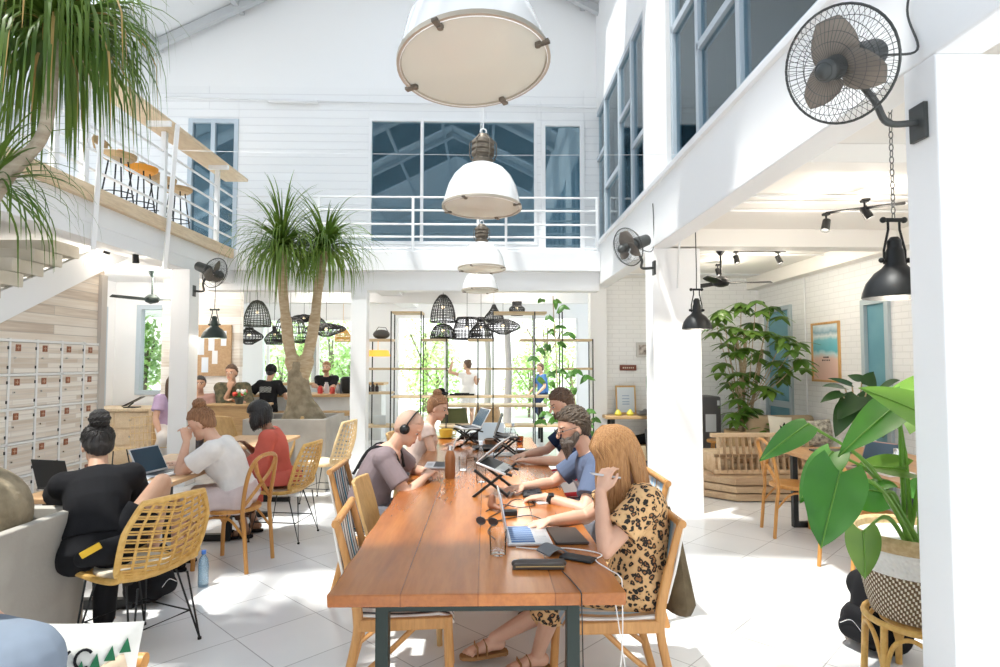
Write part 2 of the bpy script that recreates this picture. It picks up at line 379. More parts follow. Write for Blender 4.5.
# back: upper gable wall with windows, balcony
bw = [(at(369, 120, YW).x, at(537, 120, YW).x, 3.52, at(450, 119, YW).z), (at(541, 122, YW).x, at(584, 122, YW).x, 3.40, at(560, 122, YW).z), (at(189, 120, YW).x, at(239, 120, YW).x, 3.36, at(215, 119, YW).z)]
q = MB(); holes_wall(q, -9.2, 5.2, 3.05, 6.1, bw, lambda a, b_, c, d: q.bb(a, b_, YW, YW+.16, c, d))
struct('wall_back_upper', q, SHIP_X)
q = MB(); RX, RZ = -1.05, 8.86     # ridge
def roofz(x): return RZ - abs(x-RX)*.497
q.prism([(-7.0, 5.9), (5.2, 5.9), (5.2, roofz(5.2)+.1), (RX, RZ+.1)], -.14, M=Matrix(((1,0,0),(0,0,1),(0,1,0))), c=(0, YW+.15, 0))
struct('wall_gable', q, WHITE, smooth=0)
def wframe(name, h, muls, fw=.06, depth=.1, y=YW, m=None, lower=None):
    m = m or WHITE; f = MB(); x0, x1, z0, z1 = h
    for x in [x0+fw/2, x1-fw/2] + list(muls): f.bb(x-fw/2, x+fw/2, y-.02, y+depth, z0, z1)
    f.bb(x0, x1, y-.02, y+depth, z1-fw, z1); f.bb(x0, x1, y-.02, y+depth, z0, z0+fw)
    if lower: f.bb(x0, x1, y-.02, y+depth, lower-fw/2, lower+fw/2)
    o = struct(name, f, m, bevel=.004)
    MB().bb(x0+.03, x1-.03, y+.03, y+.04, z0+.03, z1-.03).build('pane', GLASS_T, o, smooth=0); return o
wframe('window_3', bw[0], [at(422, 150, YW).x], .05)
wframe('window_4', bw[1], [], .07)
wframe('window_5', bw[2], [at(213, 150, YW).x], .07, m=BLUEFR)
# dim room behind the upper windows
q = MB(); q.bb(-8.6, 5, 13.5, 13.6, 3.3, 8.5); q.bb(-8.6, 5, 9.92, 13.6, 3.2, 3.34)
q.prism([(-8.6, 5.2), (RX, 8.2), (RX, 8.3), (-8.6, 5.3)], 3.6, M=Matrix(((1,0,0),(0,0,1),(0,1,0))), c=(0, 9.95, 0))
q.prism([(5, 5.6), (RX, 8.2), (RX, 8.3), (5, 5.7)], 3.6, M=Matrix(((1,0,0),(0,0,1),(0,1,0))), c=(0, 9.95, 0))
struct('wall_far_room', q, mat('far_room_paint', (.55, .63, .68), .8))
# balcony slab and the beam under it
struct('trim_11', MB().bb(-3.97, XR, 9.4, 9.9, 3.04, 3.35), WHITE, bevel=.008)
struct('trim_12', MB().bb(-4.4, XR, 9.52, 9.8, 2.74, 3.04), WHITE, bevel=.008)
struct('ceiling_back', MB().bb(-8.6, 1.95, 9.7, 14.1, 3.0, 3.2), WHITE)
XC = at(350, 380, 9.5).x
struct('trim_13', MB().bb(XC, XC+.245, 9.5, 9.75, 0, 2.74), WHITE, bevel=.006)
q = MB(); q.bb(-8.6, 1.95, 11.3, 11.5, 2.72, 3.0); q.bb(-1.95, -1.55, 9.9, 14, 2.85, 3.0); struct('trim_14', q, WHITE, bevel=.006)
def railing(name, pts, ztop, zbot, rails, parent_label, posts, r=.016):
    t = thing(name, parent_label, 'railing', V((pts[0][0], pts[0][1], zbot)))
    inv = V(t.location)
    for z in rails:
        MB().tube([V((x, y, z))-inv for x, y in pts], r, 8).build('rail', WHITE, t)
    for (x, y) in posts:
        MB().bb(x-.02-inv.x, x+.02-inv.x, y-.02-inv.y, y+.02-inv.y, 0, ztop-zbot).build('post', WHITE, t, bevel=.003)
    return t
railing('balcony_railing', [(-3.9, 9.45), (1.78, 9.45)], 4.22, 3.35, [4.21, 4.0, 3.78, 3.58, 3.40], 'white metal railing with horizontal bars along the back balcony', [(x, 9.45) for x in (at(413, 220, 9.45).x, at(478, 220, 9.45).x, at(506, 220, 9.45).x, at(597, 220, 9.45).x, -2.62)])
# left mezzanine
XL = -3.97
struct('ceiling_left', MB().bb(-8.6, XL, 3.2, 9.7, 3.0, 3.32), WHITE, bevel=.006)
struct('trim_15', MB().bb(XL-.26, XL+.0, 3.2, 9.7, ZB, 3.0), WHITE, bevel=.006)
struct('trim_16', MB().bb(XL-.05, XL+.06, 3.2, 9.5, 3.22, 3.37), PINE, bevel=.006)
# left column
pc = flo(187, 484); YC = 8.03
struct('trim_17', MB().bb(at(168, 400, YC).x, at(187, 400, YC).x, YC, YC+.27, 0, ZB), WHITE, bevel=.006)
# left mezzanine rear wall (outer), lower outer wall with windows
wl = [(at(135, 400, 10.6).x, at(166, 400, 10.6).x, 1.05, at(150, 305, 10.6).z)]
q = MB(); holes_wall(q, -8.6, -5.35, 0, 3.1, wl, lambda a, b_, c, d: q.bb(a, b_, 10.6, 10.74, c, d)); struct('wall_back_left', q, WHITE)
XO = at(113, 400, 10.6).x
hl = [(9.35, 10.35, .6, 2.55), (7.4, 9.0, .6, 2.55)]
q = MB(); holes_wall(q, -5.5, 10.6, 0, 3.1, hl, lambda a, b_, c, d: q.bb(XO-.14, XO, a, b_, c, d)); struct('wall_left', q, WHITE)
def winframe(name, mb, m=BLUEFR): return struct(name, mb, m, bevel=.004)
f = MB(); x0, x1, z0, z1 = wl[0]
for x in (x0+.04, x1-.04): f.bb(x-.04, x+.04, 10.57, 10.7, z0, z1)
f.bb(x0, x1, 10.57, 10.7, z0, z0+.08); f.bb(x0, x1, 10.57, 10.7, z1-.08, z1)
w = winframe('window_6', f); MB().bb(x0+.05, x1-.05, 10.64, 10.65, z0+.05, z1-.05).build('pane', GLASS_C, w, smooth=0)
for i, (a, b_, c, d) in enumerate(hl):
    f = MB()
    for y in (a+.04, (a+b_)/2, b_-.04): f.bb(XO-.12, XO+.03, y-.04, y+.04, c, d)
    f.bb(XO-.12, XO+.03, a, b_, c, c+.08); f.bb(XO-.12, XO+.03, a, b_, d-.08, d)
    w = winframe('window_%d' % (7+i), f); MB().bb(XO-.06, XO-.05, a+.05, b_-.05, c+.05, d-.05).build('pane', GLASS_C, w, smooth=0)
# whitewashed partition by the meeting corner
struct('wall_partition', MB().bb(-5.4, at(240, 350, 10.2).x, 10.2, 10.32, 0, 3.0), WHITEWASH_X)
# mezzanine upper back-left: outer wall left
struct('wall_upper_left', MB().bb(-8.6, -8.45, 0, 9.8, 3.3, 6.0), WHITE)
# ---- stair against the locker wall
XK = -4.5
pz = lambda y: 1.979 + (y-5.698)*(2.691-1.979)/(7.171-5.698)
q = MB(); YZ = Matrix(((0,0,1),(1,0,0),(0,1,0)))
q.prism([(2.2, 0), (7.2, 0), (7.2, pz(7.2)), (2.2, max(pz(2.2), .2))], -.1, M=YZ, c=(XK, 0, 0)); struct('wall_locker_backing', q, WHITEWASH)
q = MB(); q.prism([(2.2, pz(2.2)), (7.2, pz(7.2)), (8.3, pz(8.3)), (8.3, pz(8.3)+.3), (2.2, pz(2.2)+.3)], .06, M=YZ, c=(XK-.03, 0, 0)); struct('trim_18', q, WHITE, bevel=.005)
y = 6.42; z = atx(62, 269, XK).z
st = thing('stair', 'beige stair flight climbing above the whitewashed lockers', 'stair', (XK, 4.0, 0))
for i in range(-1, 11):
    yy = 6.42 - .262*i; zz = 2.73 - .137*i
    if zz < .3: break
    MB().bb(-1.0, .05 if zz > 2.0 else -.12, yy-.4-4.0, yy-4.0, zz-.13, zz).build('tread', TANSTEP, st, bevel=.006)
struct('trim_19', MB().bb(-5.6, -5.5, 2.5, 8.6, 0, 3.0), WHITE)
# ---- roof: corrugated sheets with clear rooflight strips
ROOF = mat('white_roof_sheet', (.74, .76, .78), .5, 0, (.7, .72, .74), 2)
def roof_side(name, xe, strips):
    q = MB(); d = 1 if xe > RX else -1
    ye = [Y0-.5] + [v for s in strips for v in s] + [10.0]
    for i in range(0, len(ye), 2):
        a, b_ = ye[i], ye[i+1]
        q.prism([(RX, RZ), (xe, roofz(xe)), (xe, roofz(xe)+.05), (RX, RZ+.05)], b_-a, M=Matrix(((1,0,0),(0,0,1),(0,1,0))), c=(0, a, 0))
    o = struct(name, q, ROOF, smooth=0)
    for a, b_ in strips:
        g = MB(); g.prism([(RX, RZ+.02), (xe, roofz(xe)+.02), (xe, roofz(xe)+.03), (RX, RZ+.03)], b_-a, M=Matrix(((1,0,0),(0,0,1),(0,1,0))), c=(0, a, 0)); g.build('rooflight', SKYGL, o, smooth=0)
    return o
roof_side('roof_left', -9.2, [(-1.5, .3), (1.3, 3.1), (4.4, 6.2), (7.3, 8.7)])
roof_side('roof_right', 5.2, [(-1.5, .3), (1.3, 3.1), (4.4, 6.2), (7.3, 8.7)])
q = MB()
for x in (-7.9, -6.6, -5.3, -4.0, -2.7, -1.3, .2, 1.6): q.bb(x-.04, x+.04, Y0, 9.75, roofz(x)-.1, roofz(x)-.02)
for y in (0.8, 3.7, 6.8, 9.5):
    for xe in (-9.2, 5.2):
        q.prism([(RX, RZ-.02), (xe, roofz(xe)-.02), (xe, roofz(xe)-.16), (RX, RZ-.16)], .1, M=Matrix(((1,0,0),(0,0,1),(0,1,0))), c=(0, y, 0))
struct('trim_20', q, mat('grey_roof_steel', (.5, .52, .54), .5))
# ---- back facade: columns around the openings, garden beyond
q = MB()
for x0, x1 in ((at(240, 350, 13.8).x-1.2, at(262, 350, 13.8).x), (at(360, 350, 13.8).x, at(396, 350, 13.8).x), (at(578, 350, 13.8).x, 3.4)): q.bb(x0, x1, 13.8, 14.0, 0, 3.0)
q.bb(-8.6, 3.4, 13.8, 14.0, 2.62, 3.0); q.bb(at(262, 350, 13.8).x, at(360, 350, 13.8).x, 13.8, 14.0, 0, 1.0)
struct('wall_back', q, WHITE, bevel=.005)
f = MB()
for p in (268, 318, 359): x = at(p, 350, 13.85).x; f.bb(x-.03, x+.03, 13.82, 13.9, 1.0, 2.62)
x0, x1 = at(262, 350, 13.85).x, at(361, 350, 13.85).x; f.bb(x0, x1, 13.82, 13.9, 1.0, 1.06); f.bb(x0, x1, 13.82, 13.9, 2.56, 2.62)
w = winframe('window_9', f, WHITE); MB().bb(x0, x1, 13.86, 13.87, 1.03, 2.6).build('pane', GLASS_C, w, smooth=0)
f = MB()
for p in (398, 445, 534, 577): x = at(p, 350, 13.85).x; f.bb(x-.025, x+.025, 13.82, 13.9, 0, 2.62)
winframe('door_3', f, WHITE)
struct('wall_sky_block', MB().bb(-9.2, 5.2, Y0-.2, Y0, 2.7, 8.9), WHITE)  # unseen wall behind the camera, added to hold back sky light
# ---- light
w = bpy.data.worlds.new('sky'); scene.world = w; w.use_nodes = True; nt = w.node_tree
bg = nt.nodes['Background']
tc = N(nt, 'ShaderNodeTexCoord'); sp = N(nt, 'ShaderNodeSeparateXYZ'); L(nt, tc.outputs['Generated'], sp.inputs[0])
L(nt, ramp(nt, sp.outputs[2], [(0, (1, 1, 1)), (.5, (.86, .93, 1)), (1, (.75, .87, 1))]), bg.inputs[0]); bg.inputs[1].default_value = 1.15
sd = bpy.data.lights.new('sun', 'SUN'); sd.energy = 3.5; sd.angle = R(1.5); sd.color = (1, .95, .86); so = bpy.data.objects.new('sun', sd); COL.objects.link(so)
so.rotation_euler = V((.33, .22, -1)).to_track_quat('-Z', 'Y').to_euler()
def bulb(x, y, z, w=18, r=.05, c=(1, .90, .76)):
    l = bpy.data.lights.new('lamp', 'POINT'); l.energy = w; l.shadow_soft_size = r; l.color = c; o = bpy.data.objects.new('lamp', l); COL.objects.link(o); o.location = (x, y, z)
scene.view_settings.exposure = 1.05
for i, (x, y) in enumerate(((-4.9, 7.6), (-5.6, 9.2), (-4.9, 9.3), (-3.0, 10.6), (-3.4, 12.2), (-.8, 12.2), (.6, 10.7))):  # left mezzanine downlights, plus unseen ones added to brighten the back
    zc = 2.995
    tag(MB().cyl((x, y, zc-.02), (x, y, zc), .055, n=16).build('downlight', LAMPW), 'small round downlight in the white ceiling, in a set partly added for brightness', 'downlight', 'ground floor downlights'); bulb(x, y, zc-.12, 11, .05, (1, .94, .86))
scene.cycles.use_denoising = True
scene.cycles.max_bounces = 10; scene.cycles.diffuse_bounces = 6; scene.cycles.transparent_max_bounces = 16; scene.cycles.sample_clamp_indirect = 8
# ================================================================ furniture materials
TABLEW = wood('red_brown_table_wood', (.40, .125, .028), (.53, .19, .043), 'Y', 3, .26, (.59, .235, .06), coat=.3, plank=(0, .285))
TEAK = wood('honey_teak', (.50, .235, .07), (.64, .33, .11), 'Z', 5, .4)
TEAKX = wood('honey_teak_side', (.50, .235, .07), (.64, .33, .11), 'X', 5, .4)
OAK = wood('golden_oak', (.55, .33, .12), (.70, .46, .20), 'Z', 4, .45)
PLY = wood('tan_counter_wood', (.48, .30, .14), (.62, .42, .21), 'X', 3, .4)
BENT = wood('orange_bentwood', (.50, .22, .05), (.62, .31, .08), 'Z', 6, .35)
RATTAN = mat('golden_rattan', (.60, .34, .08), .5, 0, (.72, .45, .14), 30, bumps=.15, bscale=60)
RATTAN_L = mat('pale_rattan', (.66, .47, .24), .55, 0, (.76, .58, .33), 30, bumps=.15, bscale=60)
CUSH = mat('cream_seat_pad', (.72, .64, .50), .9, 0, (.78, .70, .56), 20, bumps=.2, bscale=120)
LEGM = mat('dark_table_leg_metal', (.018, .03, .026), .4, .3)
def stripes(name, stops, axis, period, rough=.8):
    m, nt, b = newmat(name)
    t = N(nt, 'ShaderNodeTexCoord'); sp = N(nt, 'ShaderNodeSeparateXYZ'); L(nt, t.outputs['Object'], sp.inputs[0])
    d = N(nt, 'ShaderNodeMath', operation='DIVIDE'); d.inputs[1].default_value = period; L(nt, sp.outputs[axis], d.inputs[0])
    f = N(nt, 'ShaderNodeMath', operation='FRACT'); L(nt, d.outputs[0], f.inputs[0])
    L(nt, ramp(nt, f.outputs[0], stops, 'CONSTANT'), b.inputs['Base Color']); b.inputs['Roughness'].default_value = rough
    d2 = N(nt, 'ShaderNodeMath', operation='MULTIPLY'); d2.inputs[1].default_value = 160; L(nt, sp.outputs[axis], d2.inputs[0])
    s = N(nt, 'ShaderNodeMath', operation='SINE'); L(nt, d2.outputs[0], s.inputs[0]); bump(nt, b, s.outputs[0], .3, .003); return m
Wh, Bk, Te = (.78, .76, .72), (.07, .065, .07), (.03, .30, .46)
WEB = stripes('striped_webbing', [(0, Wh), (.16, Bk), (.28, Wh), (.42, Bk), (.52, Te), (.66, Wh), (.78, Bk), (.9, Wh)], 1, .17)
LBl = (.45, .66, .82)
WEBL = stripes('pale_striped_webbing', [(0, Wh), (.3, LBl), (.55, Wh), (.7, LBl), (.85, (.55, .36, .2))], 1, .2)

# ================================================================ long table
TX0, TX1, TY0, TY1 = -.58, .515, 2.27, 6.95
tb = thing('long_table', 'long red brown wooden communal table on dark metal legs down the middle', 'table', (-.03, 4.6, 0))
q = MB()
n = 40; rs = []
for i in range(n+1):
    y = TY0 + (TY1-TY0)*i/n; w = .004*sin(i*1.7)+.003*sin(i*.6); u = .004*sin(i*1.1+2)
    rs.append([(TX0+w+.03, y-4.6, .705), (TX1+u+.03, y-4.6, .705), (TX1+u+.033, y-4.6, .752), (TX0+w+.027, y-4.6, .752)])
q.rings(rs); q.build('tabletop', TABLEW, tb, bevel=.005)
for y in (2.42, 4.6, 6.78):
    for s in (-1, 1): MB().bb(s*.37-.025, s*.37+.025, y-4.6-.03, y-4.6+.03, 0, .703).build('leg', LEGM, tb, bevel=.003)
    MB().bb(-.36, .36, y-4.6-.028, y-4.6+.028, .64, .70).build('crossbar', LEGM, tb, bevel=.003)

# ================================================================ chairs (front = +X)
def mirror_parts(fn, *a):
    for s in (-1, 1): fn(s, *a)
def webbing_chair(name, label, web, group=None):
    t = thing(name, label, 'chair', group=group)
    for s in (-1, 1):
        y = s*.225
        MB().tube(bez([(-.30, y, 0), (-.235, y, .25), (-.21, y, .43), (-.25, y, .64), (-.315, y, .88)], 5), [.021]*10+[.024]*6+[.018]*5, 10, flat=(1, .8), up=(0,1,0)).build('back_post', TEAK, t)
        MB().tube(bez([(.22, y, 0), (.205, y, .25), (.20, y, .43)], 5), .022, 10).build('leg', TEAK, t)
        MB().tube(bez([(-.27, y*.99, .12), (-.1, y*.99, .25), (.05, y*.99, .385)], 5), .013, 8).build('brace', TEAK, t)
        MB().bb(-.22, .22, y-.016, y+.016, .375, .43).build('side_rail', TEAK, t, bevel=.006)
    MB().cyl((.2, -.22, .405), (.2, .22, .405), .018).build('front_rail', TEAK, t)
    MB().cyl((-.312, -.25, .865), (-.312, .25, .865), .019).build('top_rail', TEAK, t)
    q = MB(); rs = []
    for i in range(9):
        x = -.2 + .41*i/8; z = .448 - .012*sin(pi*i/8)
        if i == 8: z = .43
        rs.append([(x, -.22, z-.012), (x, .22, z-.012), (x, .22, z), (x, -.22, z)])
    rs.append([(.222, -.22, .39), (.222, .22, .39), (.232, .22, .395), (.232, -.22, .395)])
    q.rings(rs); q.build('seat', web, t, bevel=.004)
    q = MB(); rs = []
    for i in range(9):
        z = .50+.36*i/8; x = -.225 - .10*((z-.43)/.45)**1.2 - .012*sin(pi*i/8)
        rs.append([(x, -.222, z), (x, .222, z), (x-.014, .222, z), (x-.014, -.222, z)])
    q.rings(rs); q.build('backrest', web, t, bevel=.004)
    return t
def rattan_chair(name, label, group=None, tall=.86, m=None):
    m = m or RATTAN
    t = thing(name, label, 'chair', group=group); sz = .43
    # shell profile: seat front -> bend -> leaning back
    prof = bez([(.24, 0, sz), (.0, 0, sz-.02), (-.17, 0, sz+.0), (-.235, 0, sz+.10), (-.29, 0, sz+.28), (-.335, 0, tall)], 6)
    def wid(i): f = i/(len(prof)-1); return .225 if f < .45 else .225+.03*sin((f-.45)/.55*pi) - .04*max(0, f-.8)/.2
    def pt(i, v):
        p = prof[i]; f = i/(len(prof)-1); c = .05*(v*v)*(1 if f > .5 else .3)
        return V((p.x + c*(1 if f > .45 else 0), v*wid(i), p.z + (.03*(v*v) if f <= .5 else 0)))
    n = len(prof)
    q = MB(); edge = [pt(i, 1) for i in range(n)] + [pt(n-1, v) + V((0,0,.012*(1-v*v))) for v in (.6, .2, -.2, -.6)] + [pt(i, -1) for i in range(n-1, -1, -1)] + [pt(0, v) for v in (-.5, 0, .5)]
    q.tube(edge, .017, 8, closed=True); q.build('rim', m, t)
    q = MB(); k0 = int(n*.42)
    for v in (-.72, -.45, -.15, .15, .45, .72): q.tube([pt(i, v) for i in range(k0, n)], .0075, 6)
    for j in range(11):                      # slanted woven slats in pairs
        f0 = k0 + (n-1-k0)*(j+.4)/11.5
        for sgn in (1, -1):
            for dd in (0, .45):
                pts = []
                for v in [x/5 for x in range(0, 6)]:
                    fi = min(n-1, max(k0, f0 + dd + v*1.6)); i = int(fi); fr = fi-i
                    a = pt(i, v*sgn); b_ = pt(min(i+1, n-1), v*sgn); pts.append(a.lerp(b_, fr))
                q.tube(pts, .0085, 5, flat=(1, .6))
    q.build('backrest', m, t)
    q = MB()
    for i in range(1, k0+2):
        q.tube([pt(i, v) for v in (-1, -.5, 0, .5, 1)], .012, 6)
    q.build('seat', m, t)
    q = MB(); q.prism([(.2*cos(a)*1.05-.0, .2*sin(a)) for a in [2*pi*k/24 for k in range(24)]], .035, c=(.02, 0, sz+.0)); q.build('seat_pad', CUSH, t, bevel=.012)
    for sx in (-1, 1):
        for sy in (-1, 1):
            c = V((sx*.17, sy*.15, sz-.03)); foot = V((sx*.235-.02, sy*.21, .008))
            q = MB(); q.tube([c+V((-.045, 0, 0)), foot, c+V((.045, 0, 0))], .0065, 6); q.cyl(foot-V((0,0,.008)), foot+V((0,0,.006)), .011); q.build('leg', BLACKM, t)
    q = MB(); q.tube([(-.21, -.175, .17), (.18, -.175, .17), (.18, .175, .17), (-.21, .175, .17)], .005, 6, closed=True); q.build('stretcher', BLACKM, t)
    return t
def cross_chair(name, label, group=None):
    t = thing(name, label, 'chair', group=group)
    q = MB(); arch = [(-.24, -.19, 0), (-.215, -.19, .3), (-.20, -.195, .46), (-.235, -.2, .7), (-.27, -.15, .84), (-.28, 0, .875), (-.27, .15, .84), (-.235, .2, .7), (-.20, .195, .46), (-.215, .19, .3), (-.24, .19, 0)]
    q.tube(bez(arch, 5), .016, 10); q.build('back_frame', BENT, t)
    for s in (-1, 1):
        MB().tube(bez([(-.205, -.19*s, .50), (-.235, -.04*s, .62), (-.262, .1*s, .74), (-.272, .15*s, .83)], 5), .014, 8, flat=(1.3, .6)).build('cross_slat', BENT, t)
        MB().tube(bez([(.21, s*.19, 0), (.2, s*.185, .25), (.17, s*.17, .45)], 5), .017, 10).build('leg', BENT, t)
        MB().tube(bez([(-.21, s*.188, .27), (-.1, s*.185, .39), (.0, s*.185, .41), (.1, s*.185, .39), (.19, s*.185, .27)], 5), .010, 8).build('hoop', BENT, t)
    MB().tube(bez([(.2, -.18, .27), (.2, -.08, .4), (.2, .08, .4), (.2, .18, .27)], 5), .010, 8).build('hoop', BENT, t)
    q = MB(); q.prism([(.225*cos(a)*(1.0 if cos(a) > 0 else .95), .225*sin(a)*(1-.08*(cos(a) < 0)*abs(cos(a)))) for a in [2*pi*k/32 for k in range(32)]], .032, c=(0, 0, .437)); q.build('seat', BENT, t, bevel=.01)
    return t
def teak_chair(name, label, group=None):
    t = thing(name, label, 'chair', group=group)
    for s in (-1, 1):
        MB().tube([(.2, s*.2, 0), (.18, s*.18, .42)], [.016, .022], 10).build('leg', OAK, t)
        MB().tube([(-.27, s*.19, 0), (-.2, s*.18, .44), (-.24, s*.17, .6)], [.016, .022, .016], 10).build('leg', OAK, t)
    q = MB(); q.prism([(-.22, -.2), (.2, -.23), (.23, -.15), (.23, .15), (.2, .23), (-.22, .2)], .035, c=(0,0,.42)); q.build('seat', OAK, t, bevel=.012)
    q = MB(); rs = []
    for i in range(9):
        f = i/8; z = .47+.43*f; x = -.205-.12*f; w = .15+.055*sin(f*pi*.75)
        rs.append([V((x+.04*abs(v)**2*1.0 - th, v*w, z)) for th, vs in ((0, (-1, -.5, 0, .5, 1)), (.02, (1, .5, 0, -.5, -1))) for v in vs])
    q.rings(rs); q.build('backrest', OAK, t, bevel=.005)
    return t
def put(o, x, y, rz): o.location = (x, y, 0); o.rotation_euler = (0, 0, rz); return o
put(webbing_chair('webbing_chair', 'empty teak chair with black and white striped webbing at the near left table corner', WEB, ), -.39, 3.08, R(4))
put(webbing_chair('webbing_chair', 'teak chair with striped webbing back behind the man wearing headphones', WEB), -.74, 4.38, R(0))
put(webbing_chair('webbing_chair', 'teak chair with pale blue and white webbing carrying the woman in leopard print', WEBL), .58, 3.02, R(181))
put(webbing_chair('webbing_chair', 'teak chair with pale webbing under the bearded man in glasses', WEBL), .80, 3.95, R(180))
put(webbing_chair('webbing_chair', 'teak chair with pale webbing under the dark haired man in navy', WEBL), .78, 5.35, R(180))
put(teak_chair('wooden_chair', 'empty solid teak chair with slab back pushed in beside the man wearing headphones'), -.46, 3.72, R(0))
put(teak_chair('wooden_chair', 'solid teak chair under the sunlit woman at the far left of the long table'), -.66, 6.15, R(0))
put(webbing_chair('webbing_chair', 'webbing chair at lower left corner with a tree print cushion', WEB), -1.09, 1.24, R(-90))
put(rattan_chair('rattan_chair', 'golden rattan chair on hairpin legs carrying the woman in black'), -1.98, 3.55, R(155))
put(rattan_chair('rattan_chair', 'golden rattan chair on hairpin legs carrying the woman in red'), -1.88, 5.72, R(172))
put(rattan_chair('rattan_chair', 'empty pale rattan chair on hairpin legs beside the concrete palm planter', tall=.92, m=RATTAN_L), -1.86, 7.16, R(168))
put(cross_chair('cross_back_chair', 'bentwood cross back chair carrying the woman in white t-shirt'), -2.02, 4.95, R(170))
# left table where the three women work
lt = thing('cafe_table', 'wooden table on a black frame with laptops where three women sit on the left', 'table', (-2.60, 4.85, 0))
q = MB(); q.bb(-.36, .36, -.95, .95, .715, .75); q.build('tabletop', wood('tan_table_wood', (.50, .30, .15), (.62, .40, .22), 'Y', 3, .4), lt, bevel=.006)
for y in (-.75, .75):
    q = MB(); q.bb(-.3, .3, y-.03, y+.03, 0, .06); q.bb(-.3, -.24, y-.03, y+.03, .05, .71); q.bb(.24, .3, y-.03, y+.03, .05, .71); q.bb(-.3, .3, y-.03, y+.03, .66, .712); q.build('leg', BLACKM, lt, bevel=.004)
l2 = thing('cafe_table', 'small wooden table between the woman in red and the teak bench seats', 'table', (-2.55, 6.85, 0))
q = MB(); q.bb(-.36, .36, -.55, .4, .715, .75); q.build('tabletop', MATS['tan_table_wood'], l2, bevel=.006)
for y in (-.4, .3):
    q = MB(); q.bb(-.28, .28, y-.03, y+.03, 0, .05); q.bb(-.03, .03, y-.03, y+.03, .04, .715); q.build('leg', BLACKM, l2, bevel=.004)
# right table
rt = thing('side_room_table', 'long wooden table on black frame in the right room with open laptops', 'table', (3.45, 5.15, 0))
q = MB(); q.bb(-.52, .52, -1.05, .95, .71, .75); q.build('tabletop', wood('brown_side_table_wood', (.45, .23, .09), (.58, .33, .14), 'Y', 3, .35), rt, bevel=.006)
for y in (-.85, .78):
    q = MB(); q.bb(-.45, .45, y-.03, y+.03, 0, .05); q.bb(-.45, -.4, y-.03, y+.03, .04, .71); q.bb(.4, .45, y-.03, y+.03, .04, .71); q.build('leg', BLACKM, rt, bevel=.004)
put(cross_chair('cross_back_chair', 'orange bentwood cross back chair at the far left corner of the side room table'), 2.90, 5.70, R(-8))
put(cross_chair('cross_back_chair', 'orange bentwood cross back chair behind the big hanging monstera leaf'), 2.88, 4.62, R(5))
# rustic stool by the deck
# ================================================================ big bell pendants
ENAM = mat('white_enamel', (.88, .88, .88), .18, 0, coat=.5)
ALU = mat('spun_aluminium', (.80, .80, .79), .28, .7)
LENS = clear('cream_glass_lens', (.95, .92, .84), .06, .15, (1, .97, .9), frost=(.93, .90, .83), frost_amt=.4)
CAST = mat('aged_cast_housing', (.09, .075, .06), .5, .5, (.22, .185, .145), 12)
def bell(name, label, loc, tilt=0, cable=2.0):
    t = thing(name, label, 'pendant lamp', loc, group='row of white bell pendants'); t.rotation_euler = (R(-7 if loc[1] < 3 else -2.5), tilt, 0)
    q = MB(); o = [(.275, 0), (.272, .02), (.262, .07), (.24, .15), (.205, .22), (.155, .275), (.10, .305), (.07, .315)]
    q.lathe(o + [(r-.006, z-.006) for r, z in o[::-1]] + [o[0]], n=48); q.build('shade', ENAM, t)
    q = MB(); q.lathe([(.266, -.004), (.281, -.004), (.281, .014), (.266, .014), (.266, -.004)], n=48); q.build('rim', mat('aged_rim', (.5, .44, .36), .4, .6), t)
    q = MB(); q.lathe([(.001, -.012), (.14, -.008), (.265, .002), (.265, .006), (.14, -.003), (.001, -.007)], n=40); q.build('glass_lens', LENS, t)
    for k in range(4):
        a = pi/4+.35 + k*pi/2; p = V((cos(a), sin(a), 0))
        q = MB(); q.box(p*.268+V((0,0,-.004)), (.05, .022, .012), (0, 0, a)); q.cyl(p*.25+V((0,0,-.014)), p*.25+V((0,0,.0)), .011, n=10); q.build('clip', CAST, t, bevel=.002)
    q = MB(); q.lathe([(.0, .31), (.072, .31), (.075, .345), (.062, .36), (.062, .372), (.08, .38), (.082, .40), (.07, .41), (.082, .42), (.082, .44), (.07, .45), (.082, .46), (.08, .48), (.05, .5), (.04, .53), (.0, .535)], n=28); q.build('housing', CAST, t)
    q = MB()
    for k in range(6):
        a = k*pi/3; p = V((cos(a), sin(a), 0)); q.tube([p*.078+V((0,0,.34)), p*.094+V((0,0,.38)), p*.094+V((0,0,.47)), p*.04+V((0,0,.52))], .004, 6)
    q.build('cage', CAST, t)
    q = MB(); q.tube([(.022*cos(a), 0, .555+.022*sin(a)) for a in [2*pi*k/12 for k in range(12)]], .005, 6, closed=True); q.cyl((0,0,.575), (0,0,.575+cable), .004, n=6); q.build('hanger', GALV, t)
    return t
zl = 2.69
for i, (y, lab, tl, x) in enumerate(((2.17, 'largest white bell pendant lamp at the top, seen from below with cream glass', R(-4), -.045), (4.21, 'second white bell pendant lamp with dark ribbed cap under the largest one', R(1), -.03), (7.0, 'third white bell pendant lamp in front of the balcony railing', 0, -.05), (9.1, 'fourth and farthest white bell pendant lamp under the balcony edge', 0, -.09))):
    bell('bell_pendant', lab, (x, y, zl), tl, roofz(x)-.2-zl-.575)
